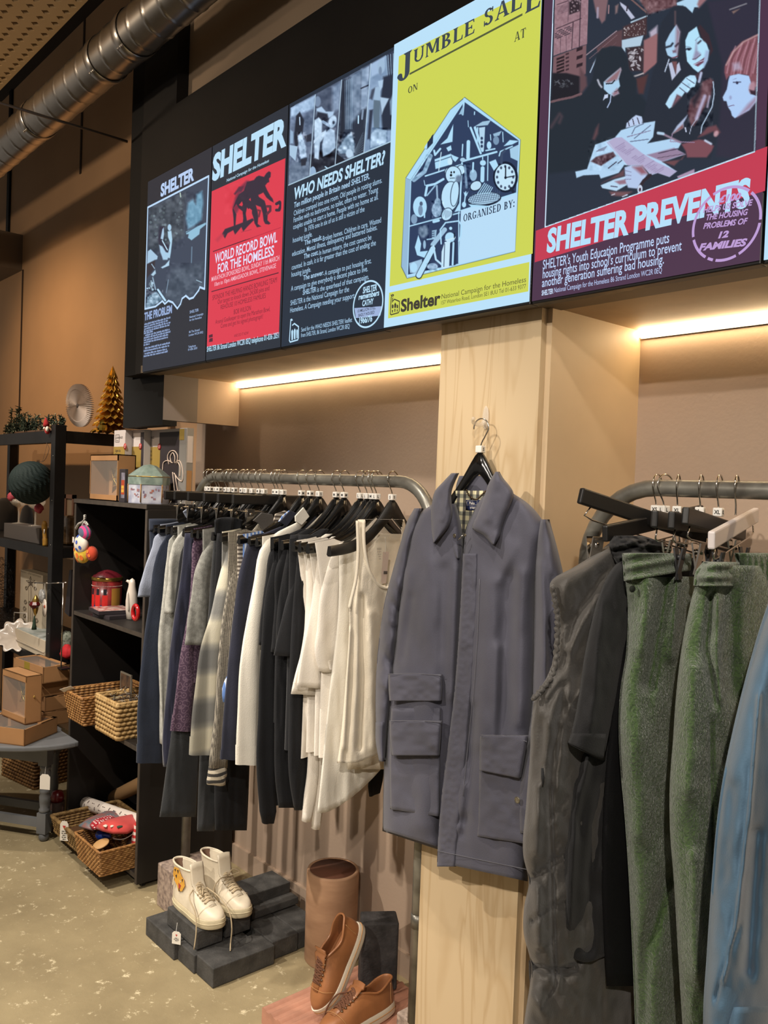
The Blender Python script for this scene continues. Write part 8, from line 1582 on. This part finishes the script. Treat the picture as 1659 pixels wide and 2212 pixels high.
def crumple(name, lab, c, rr, mat, cat, seed=1):
    g6 = np.random.default_rng(seed); mb = MB(); mb.ell(c, rr, 14, 9); v = mb.v[0]; mb.v[0] = c+(v-c)*(1+g6.uniform(-.16, .16, (len(v), 1))); o = mb.build(name, mat, None, local=np.asarray(c)-np.array((0, 0, rr[2]))); return tag(o, lab, cat)
PNK = M('pink_tissue', (196, 84, 96), .7, c2=(150, 40, 56), vscale=50)
crumple('tissue_flower', 'pink tissue flower in the left stemmed glass', A(25, 1073, 1.44), (.022, .02, .022), PNK, 'ornament', 3); crumple('tissue_flower', 'crimson and pink tissue flower beside the right stemmed glass', A(84, 1098, 1.42), (.024, .02, .022), PNK, 'ornament', 4)
q = A(97, 1165, 1.42); q[2] = zs; s = px2m(q); r = thing('figurine', 'tall mustard yellow figurine beside the rack post', 'figurine', q); MUS = M('mustard_glaze', (176, 132, 40), .5, c2=(140, 98, 34), vscale=40)
mb = MB(); mb.tube(spline([q+np.array((.006, 0, 0)), q+np.array((.0, 0, .035)), q+np.array((-.008, 0, .07)), q+np.array((-.012, 0, .095))], 16), [.012]*6+[.010]*6+[.013]*4, 12); mb.build('body', MUS, r); mb = MB(); mb.ell(q+np.array((-.010, 0, .098)), (.014, .012, .018), 14, 9); mb.build('head', MUS, r); mb = MB(); mb.tube([q+np.array((.012, -.008, .078)), q+np.array((.014, -.009, .055))], [.003, .002], 8); mb.build('white_mark', WCER, r)
q = A(88, 1166, 1.45); q[2] = zs; r = thing('paper_bag', 'small white paper bag tucked beside the grey riser box', 'bag', q+np.array((.012, .0, 0))); MB().box((q[0]-.012, 1.435, zs), (q[0]+.028, 1.465, zs+.062)).build('bag_body', M('white_tissue', (190, 186, 182), .8, bump=.5, bscale=60), r)
def hat(x, y, w_, h_, Y, lab, nm='velvet_hat'):
    c = A(x, y+h_, Y); c[2] = zs; s = px2m(c); r = thing(nm, lab, 'hat', c); MB().lathe([(w_*s, 0), (w_*s*1.02, .01), (w_*s*.98, h_*s*.5), (w_*s*.7, h_*s*.86), (w_*s*.3, h_*s*.99), (.001, h_*s)], c, 24).build('crown', M('dark_maroon_velvet', (14, 9, 9), .9, sheen=.4), r)
hat(57, 1086, 15, 60, 1.66, 'dark rounded velvet hat seen between the two glasses'); hat(10, 1080, 28, 70, 1.62, 'large dark rounded velvet hat left of the glasses')
q = A(143, 1189, 1.55); r = thing('gift_bag', 'clear gift bag with brown contents between rack post and shelf unit', 'gift bag', (q[0], 1.55, zs)); mb = MB(); mb.box((q[0]-.055, 1.53, zs), (q[0]+.055, 1.60, zs+.14)); o = mb.build('bag_film', M('crinkled_cellophane', (150, 122, 88), .2, c2=(96, 74, 50), vscale=30, bump=.8, bscale=50, coat=.4), r, bevel=.012)
q = A(142, 1090, 1.60); r = thing('framed_picture', 'brown picture frame behind the clear gift bag', 'frame', (q[0], 1.62, zs)); mb = MB(); w2, h2 = .06, q[2]+.05-zs
for lo, hi in (((-w2, 1.615, 0), (w2, 1.63, .02)), ((-w2, 1.615, h2-.02), (w2, 1.63, h2)), ((-w2, 1.615, 0), (-w2+.02, 1.63, h2)), ((w2-.02, 1.615, 0), (w2, 1.63, h2))): mb.box(np.array(lo)+np.array((q[0], 0, zs)), np.array(hi)+np.array((q[0], 0, zs)))
mb.build('moulding', M('brown_frame_wood', (88, 56, 36), .5), r); MB().box((q[0]-w2+.018, 1.622, zs+.018), (q[0]+w2-.018, 1.628, zs+h2-.018)).build('picture', M('dim_print', (110, 92, 70), .5), r)
# third shelf
z3 = .6805
nb = A(41, 1378, 1.50); nb2 = A(89, 1381, 1.50); nt_ = A(41, 1229, 1.50); r = thing('ornament_tree_box', 'tall white box printed with a star and wire ornament tree on the rack', 'box', ((nb[0]+nb2[0])/2, 1.53, z3)); zn0 = z3
MB().box((nb[0], 1.50, z3), (nb2[0], 1.57, nt_[2])).build('carton', M('cream_card', (206, 192, 168), .6), r, bevel=.001); mb = MB(); y_ = 1.4994
def W2(x, y): p = A(x, y, y_); return np.array((p[0], y_, p[2]))
for cx, cy, rr_ in ((57, 1270, 3.2), (76, 1271, 3.2), (55, 1300, 3.6), (53, 1314, 3.8), (53, 1330, 3.4), (50, 1341, 4), (64, 1302, 3), (79, 1340, 4), (52, 1354, 3.4), (65, 1354, 3.2), (77, 1354, 3)):
    t = np.linspace(0, 4.2*math.pi, 26); mb.tube([W2(cx+rr_*math.cos(a)*(1-a/18), cy+1.5*rr_*math.sin(a)*(1-a/18)) for a in t], .0011, 4)
for pts in ([(66, 1262), (66, 1372)], [(62, 1268), (62, 1372)], [(68, 1268), (72, 1372)]): mb.tube([W2(*p) for p in pts], .0012, 4)
t = [W2(66+(10 if k % 2 == 0 else 4)*math.sin(k*math.pi/5), 1258-(13 if k % 2 == 0 else 5)*math.cos(k*math.pi/5)) for k in range(10)]; mb.tube(np.array(t+t[:1]), .0012, 4); mb.build('line_print', M('grey_brown_print', (92, 80, 66), .7), r)
mb = MB(); mb.add([W2(66+(7 if k % 2 == 0 else 2.6)*math.sin(k*math.pi/5), 1259-(9 if k % 2 == 0 else 3.4)*math.cos(k*math.pi/5)) for k in range(10)], [tuple(range(10))]); mb.build('star_print', M('grey_brown_print', (92, 80, 66), .7), r, recalc=False)
mb = MB(); put_text(mb, 'next christmas', W2(66, 1239), .013, (1, 0, 0), (0, 0, 1), (0, 0, 0), 0.0, nb2[0]-nb[0]-.03); mb.build('lettering', M('pale_grey_print', (150, 138, 120), .7), r, recalc=False)
# T-bar ornament stand
q = A(104, 1262, 1.415); r = thing('ornament_stand', 'thin steel T-bar stand hung with ornaments in front of the rack post', 'stand', (A(137, 1380, 1.39)[0], 1.39, z3)); mb = MB(); y_ = 1.385; mb.tube([W2(74, 1259), W2(104, 1260)], .003, 8); mb.tube([W2(128, 1259), W2(143, 1259)], .003, 8); mb.tube([W2(104, 1260), W2(128, 1259)], .003, 8); mb.build('cross_bar', CHR, r); mb = MB(); p_ = W2(137, 1259); mb.tube([p_, np.array((p_[0], y_, z3))], .003, 8); mb.build('upright', CHR, r); MB().box((p_[0]-.03, y_-.01, z3), (p_[0]+.03, y_+.03, z3+.006)).build('foot', STEELB, r)
jw = A(75, 1306, 1.378); s = px2m(jw); r = thing('jewel_ornament', 'dark red faceted jewel ornament with green tassel hanging from the stand', 'ornament', jw); mb = MB(); mb.lathe([(.0005, -14*s), (11*s, -2*s), (12*s, 0), (9*s, 6*s), (.0005, 8*s)], jw, 8); o = mb.build('red_gem', M('dark_ruby', (92, 14, 18), .3, coat=.1), r)
for p in o.data.polygons: p.use_smooth = False
mb = MB(); mb.lathe([(.001, -26*s), (4*s, -18*s), (6*s, -10*s), (7*s, 10*s), (3*s, 18*s), (.001, 21*s)], jw+np.array((0, .004, 0)), 12); mb.build('gold_mount', GOLD, r); mb = MB(); mb.lathe([(5.5*s, -54*s), (4*s, -46*s), (1.5*s, -26*s), (.0006, -24*s)], jw, 14); mb.build('tassel', M('green_tassel', (36, 58, 40), .8), r); mb = MB(); mb.tube([jw+np.array((0, 0, 20*s)), A(78, 1260, 1.383)], .0007, 4); mb.build('thread', WPL, r)
jb = A(97, 1313, 1.380); r = thing('disc_ornament', 'white enamel disc ornament with red robin picture on the stand', 'ornament', jb); s = px2m(jb); mb = MB(); mb.lathe([(12*s, 0), (12*s, .003), (.0005, .003)], jb, 26, Rx(math.pi/2), 1, 1.6); o = mb.build('disc', WCER, r); mb = MB(); mb.ell(jb+np.array((.004, -.003, .006)), (.010, .002, .008), 10, 6); mb.build('robin_print', M('robin_red', (168, 76, 44), .6), o); mb = MB(); mb.tube([jb+np.array((0, 0, 18*s)), A(97, 1261, 1.383)], .0007, 4); mb.build('thread', WPL, r)
crumple('snow_bauble', 'cluster of clear crystal baubles hanging behind the red jewel', A(90, 1288, 1.386), (.03, .012, .03), M('frosted_crystal', (190, 190, 188), .15, c2=(120, 118, 114), vscale=90, coat=.5), 'ornament', 7)
# dish, books, tinsel
dcn = A(36, 1376, 1.405); s = px2m(dcn); r = thing('scalloped_dish', 'glossy white dish with crinkled edge propped on the rack', 'dish', dcn-np.array((0, 0, .04))); n = 90; th = np.linspace(0, 2*math.pi, n, endpoint=False); zn_ = np.array((.62, -.42, .66)); zn_ /= np.linalg.norm(zn_); xn_ = np.cross((0, 0, 1), zn_); xn_ /= np.linalg.norm(xn_); Rr = np.stack([xn_, np.cross(zn_, xn_), zn_], 1)
P = np.array([[dcn+Rr@np.array((q*(1+(.13*math.sin(9*t)*(q > 22*s)))*math.cos(t)*1.15, q*(1+(.13*math.sin(9*t)*(q > 22*s)))*math.sin(t)*1.15, hh)) for t in th] for q, hh in ((.001, 0), (20*s, .001), (27*s, .012), (33*s, .018))]); mb = MB(); mb.grid(P, closed_u=True); o = mb.build('dish_bowl', WCER, r); o.modifiers.new('t', 'SOLIDIFY').thickness = .003
y_ = 1.47; mb = MB(); mb.tube([W2(29, 1362), W2(31, 1323), W2(58, 1325), W2(58, 1362)], .003, 6); tag(mb.build('plate_stand', M('white_wire', (206, 198, 186), .4), None, local=W2(44, 1362)), 'thin white wire stand behind the crinkled dish', 'stand')
def book(lab, x0, x1, yb, h, Y, d, mat, rz): 
    a = A(x0, yb, Y); b = A(x1, yb, Y); r = thing('book', lab, 'book', ((a[0]+b[0])/2, Y+d/2, z3+h), 'books under the crinkled dish'); return a, b, r
a = A(24, 1421, 1.402); b = A(101, 1421, 1.402); r = thing('book', 'pale hardback book at the bottom of the small pile on the rack', 'book', ((a[0]+b[0])/2, 1.45, z3), 'books on the rack'); P3(MB(), (a[0], 1.402, z3), np.eye(3), (0, 0, 0), (min(b[0], -3.9)-a[0], .14, .024)).build('page_block', M('cream_card', (206, 192, 168), .6), r); P3(MB(), (a[0], 1.398, z3), np.eye(3), (0, 0, .024), (min(b[0], -3.9)-a[0], .15, .028)).build('cover', M('pale_cover', (190, 178, 158), .5), r)
a2 = A(32, 1412, 1.406); r = thing('gift_book', 'white boxed book with faint blue landscape cover, top of the small pile', 'book', ((a2[0]+b[0])/2, 1.45, z3+.0285), 'books on the rack'); P3(MB(), (a2[0], 1.404, z3+.0285), np.eye(3), (0, 0, 0), (min(b[0], -3.9)-a2[0], .13, .05)).build('slip_case', M('cream_card', (206, 192, 168), .6), r, bevel=.001); P3(MB(), (a2[0], 1.404, z3+.0285), np.eye(3), (.004, .004, .05), (min(b[0], -3.9)-a2[0]-.004, .126, .0508)).build('cover_picture', M('faint_landscape', (196, 200, 196), .5, c2=(130, 142, 136), vscale=16), r)
mb = MB(); g7 = np.random.default_rng(4)
for (x, y0, y1) in ((4, 1205, 1375), (20, 1215, 1380)):
    for k in range(420):
        c = A(x+g7.normal(0, 3.5), g7.uniform(y0, y1), 1.44); d = g7.normal(0, 1, 3); d /= np.linalg.norm(d); mb.add([c, c+d*.022, c+d*.022+np.array((.0015, 0, .0015)), c+np.array((.0015, 0, .0015))], [(0, 1, 2, 3)])
o = tag(mb.build('tinsel_garland', M('black_tinsel', (26, 27, 30), .2, metal=.6), None, recalc=False, local=A(12, 1378, 1.44)), 'black tinsel garland hanging at left edge of the picture', 'tinsel', kind='stuff')
r = thing('sign_board', 'narrow black board leaning between rack post and shelf unit', 'board', A(147, 1340, 1.52)); y_ = 1.52; mb = MB(); mb.prism([W2(150, 1231), W2(155, 1231), W2(149, 1332), W2(139, 1322)], (0, .012, 0)); mb.build('board_panel', BD, r)
crumple('frosted_foliage', 'bunch of frosted grey green foliage by the shelf unit', A(143, 1386, 1.48), (.05, .03, .045), M('frosted_leaf', (132, 136, 122), .8, c2=(60, 66, 52), vscale=70, bump=.8, bscale=90), 'foliage', 9)
crumple('red_cloth', 'folded bright red cloth below the frosted foliage', A(146, 1408, 1.46), (.045, .03, .03), M('bright_red_cloth', (176, 24, 32), .8), 'cloth', 10)
# grey painted table
TP = M('grey_blue_paint', (104, 106, 108), .45, var=.06, vscale=8, spec=.4); LA = np.array((-3.52, 1.284)); LB_ = np.array((-3.66, 1.385)); ax = (LB_-LA); ax = np.array((-.56, .83)); ay = np.array((-.83, -.56)); LBp = LA+ax*.26; LBp = np.array((-3.665, 1.372)); LCp = LA+ay*.50; LDp = LBp+ay*.50
tb = thing('side_table', 'low grey painted table with turned legs at left edge', 'table', ((LA[0]+LDp[0])/2, (LA[1]+LDp[1])/2, 0)); ct = (LA+LDp)/2+np.array((.02, -.02)); a = np.linspace(0, 2*math.pi, 72, endpoint=False); e1, e2 = ay, ax
V = np.array([ct+e1*.44*math.cos(t)+e2*.245*math.sin(t) for t in a]); k_ = (V[:, 0] > -3.60) & (V[:, 1] > 1.372); V[k_, 1] = 1.372; k_ = (V[:, 0] > -3.91) & (V[:, 1] > 1.385); V[k_, 1] = 1.385
mb = MB(); mb.prism([(x, y, .408) for x, y in V], (0, 0, .022)); mb.build('table_top', TP, tb, bevel=.006)
def leg(p):
    mb = MB(); c = (p[0], p[1], 0); mb.lathe([(.012, 0), (.018, .006), (.021, .018), (.019, .03), (.014, .034)], c, 18); mb.lathe([(.016, .118), (.022, .124), (.022, .132), (.018, .138), (.021, .160), (.0225, .185), (.018, .20), (.022, .205), (.020, .212), (.017, .222), (.019, .255), (.022, .285), (.018, .297), (.0225, .303), (.0225, .311), (.018, .318)], c, 18); Rl = np.stack([(*ay, 0), (*ax, 0), (0, 0, 1)], 1); mb.box((-.021, -.021, .034), (.021, .021, .119), Rl, c); mb.box((-.021, -.021, .316), (.021, .021, .408), Rl, c); return mb.build('leg', TP, tb)
for p in (LA, LBp, LCp, LDp): leg(p)
def bar(name, p, q, z0, z1, t=.009):
    d = (q-p)/np.linalg.norm(q-p); n_ = np.array((-d[1], d[0])); mb = MB(); a0, a1 = p+d*.0215, q-d*.0215; mb.prism([(*(a0-n_*t), z0), (*(a1-n_*t), z0), (*(a1+n_*t), z0), (*(a0+n_*t), z0)], (0, 0, z1-z0)); mb.build(name, TP, tb)
for p, q in ((LA, LBp), (LA, LCp), (LBp, LDp), (LCp, LDp)): bar('apron', p, q, .325, .408, .011); bar('stretcher', p, q, .055, .09)
q = np.array((LA[0]+.012, LA[1]-.026, .235)); swing_tag('blank white luggage tag tied to the grey table leg', at(97, 1689, Y=1.25), .044, .062, at(99, 1655, Y=1.262), None, False, .7)
# kraft boxes on the table
zT = .4305; Rb = np.stack([(.83, .56, 0), (-.56, .83, 0), (0, 0, 1)], 1)
def tray_box(lab, corner, R, w_, d, h, film=True, tape=True):
    """low kraft box with clear lid; corner = front right bottom corner"""
    o = np.asarray(corner)-R@np.array((w_, 0, 0)); r = thing('gift_box', lab, 'box', o+R@np.array((w_/2, d/2, 0)), 'kraft gift boxes'); t = .004; mb = MB()
    for lo, hi in (((0, 0, 0), (w_, d, t)), ((0, 0, 0), (w_, t, h)), ((0, d-t, 0), (w_, d, h)), ((0, 0, 0), (t, d, h)), ((w_-t, 0, 0), (w_, d, h)), ((0, 0, h-t), (.02, d, h)), ((w_-.02, d*.5, h-t), (w_, d, h)), ((0, d-.02, h-t), (w_, d, h))): P3(mb, o, R, lo, hi)
    mb.build('carton', KR, r)
    if film: P3(MB(), o, R, (t, t, h-.0032), (w_-t, d-t, h-.0025)).build('window_film', CEL, r)
    if tape: P3(MB(), o, R, (w_*.38, -.0006, h*.2), (w_*.56, .0003, h)).build('tape', TAPE, r)
    st_ = MB(); v, f = star_faces(o+R@np.array((w_*.5, d*.5, h*.45)), R@Rx(math.pi/2), d*.34, d*.15, h*.2); st_.add(v, f); st_.build('mirror_star', MIR, r); return r
stk = np.array((-3.645, 1.262, zT)); Rs = Rz(.12)
tray_box('open kraft tray box with tape at the front of the table', (-3.446, 1.17, zT), Rb, .26, .21, .066)
zz = zT
for k, (lab, off, h) in enumerate((('dark shadowed kraft box at bottom of the stack on the table', (-.01, .0), .062), ('kraft box third from top of the stack on the table', (-.02, .01), .062), ('kraft box second from top of the stack on the table', (-.035, .0), .066), ('kraft box with clear lid and tape on top of the stack', (.0, -.01), .07))):
    tray_box(lab, (stk[0]+off[0]-.01, stk[1]+off[1]+.06, zz), Rs, .28, .06 if k < 0 else .12, h, k == 3, k == 3); zz += h+.0006
window_box('kraft window box with mirrored star standing in the front tray', (-3.715, 1.165, zT+.0675), Rz(.15), .20, .07, .195, (.7, .55, .3, .07))
# under the table
b, hc = basket('seagrass hamper on the floor beneath the grey table', (-4.42, 1.40, 0), Rz(.18), .30, .2, .20, .0, M('seagrass_hamper', (150, 110, 62), .75, c2=(100, 68, 36), vscale=50, bump=.4, bscale=200), SEA, 12, 'wicker_hamper', .007)
q = np.array((-3.80, 1.36, 0)); r = thing('jar_candle', 'red glass candle in a dark wicker holder behind the table leg', 'candle', at(125, 1690, Y=1.36)*np.array((1, 1, 0))); q = np.array(r.location); mb = MB(); mb.lathe([(.02, 0), (.026, .004), (.03, .13), (.028, .13), (.001, .128)], q+np.array((0, 0, .0)), 18); mb.build('wicker_holder', M('dark_wicker', (64, 40, 26), .7, c2=(40, 24, 16), vscale=80), r); mb = MB(); mb.lathe([(.026, .128), (.028, .15), (.02, .172), (.001, .176)], q, 18); mb.build('red_glass', M('dark_ruby', (92, 14, 18), .3, coat=.1), r)
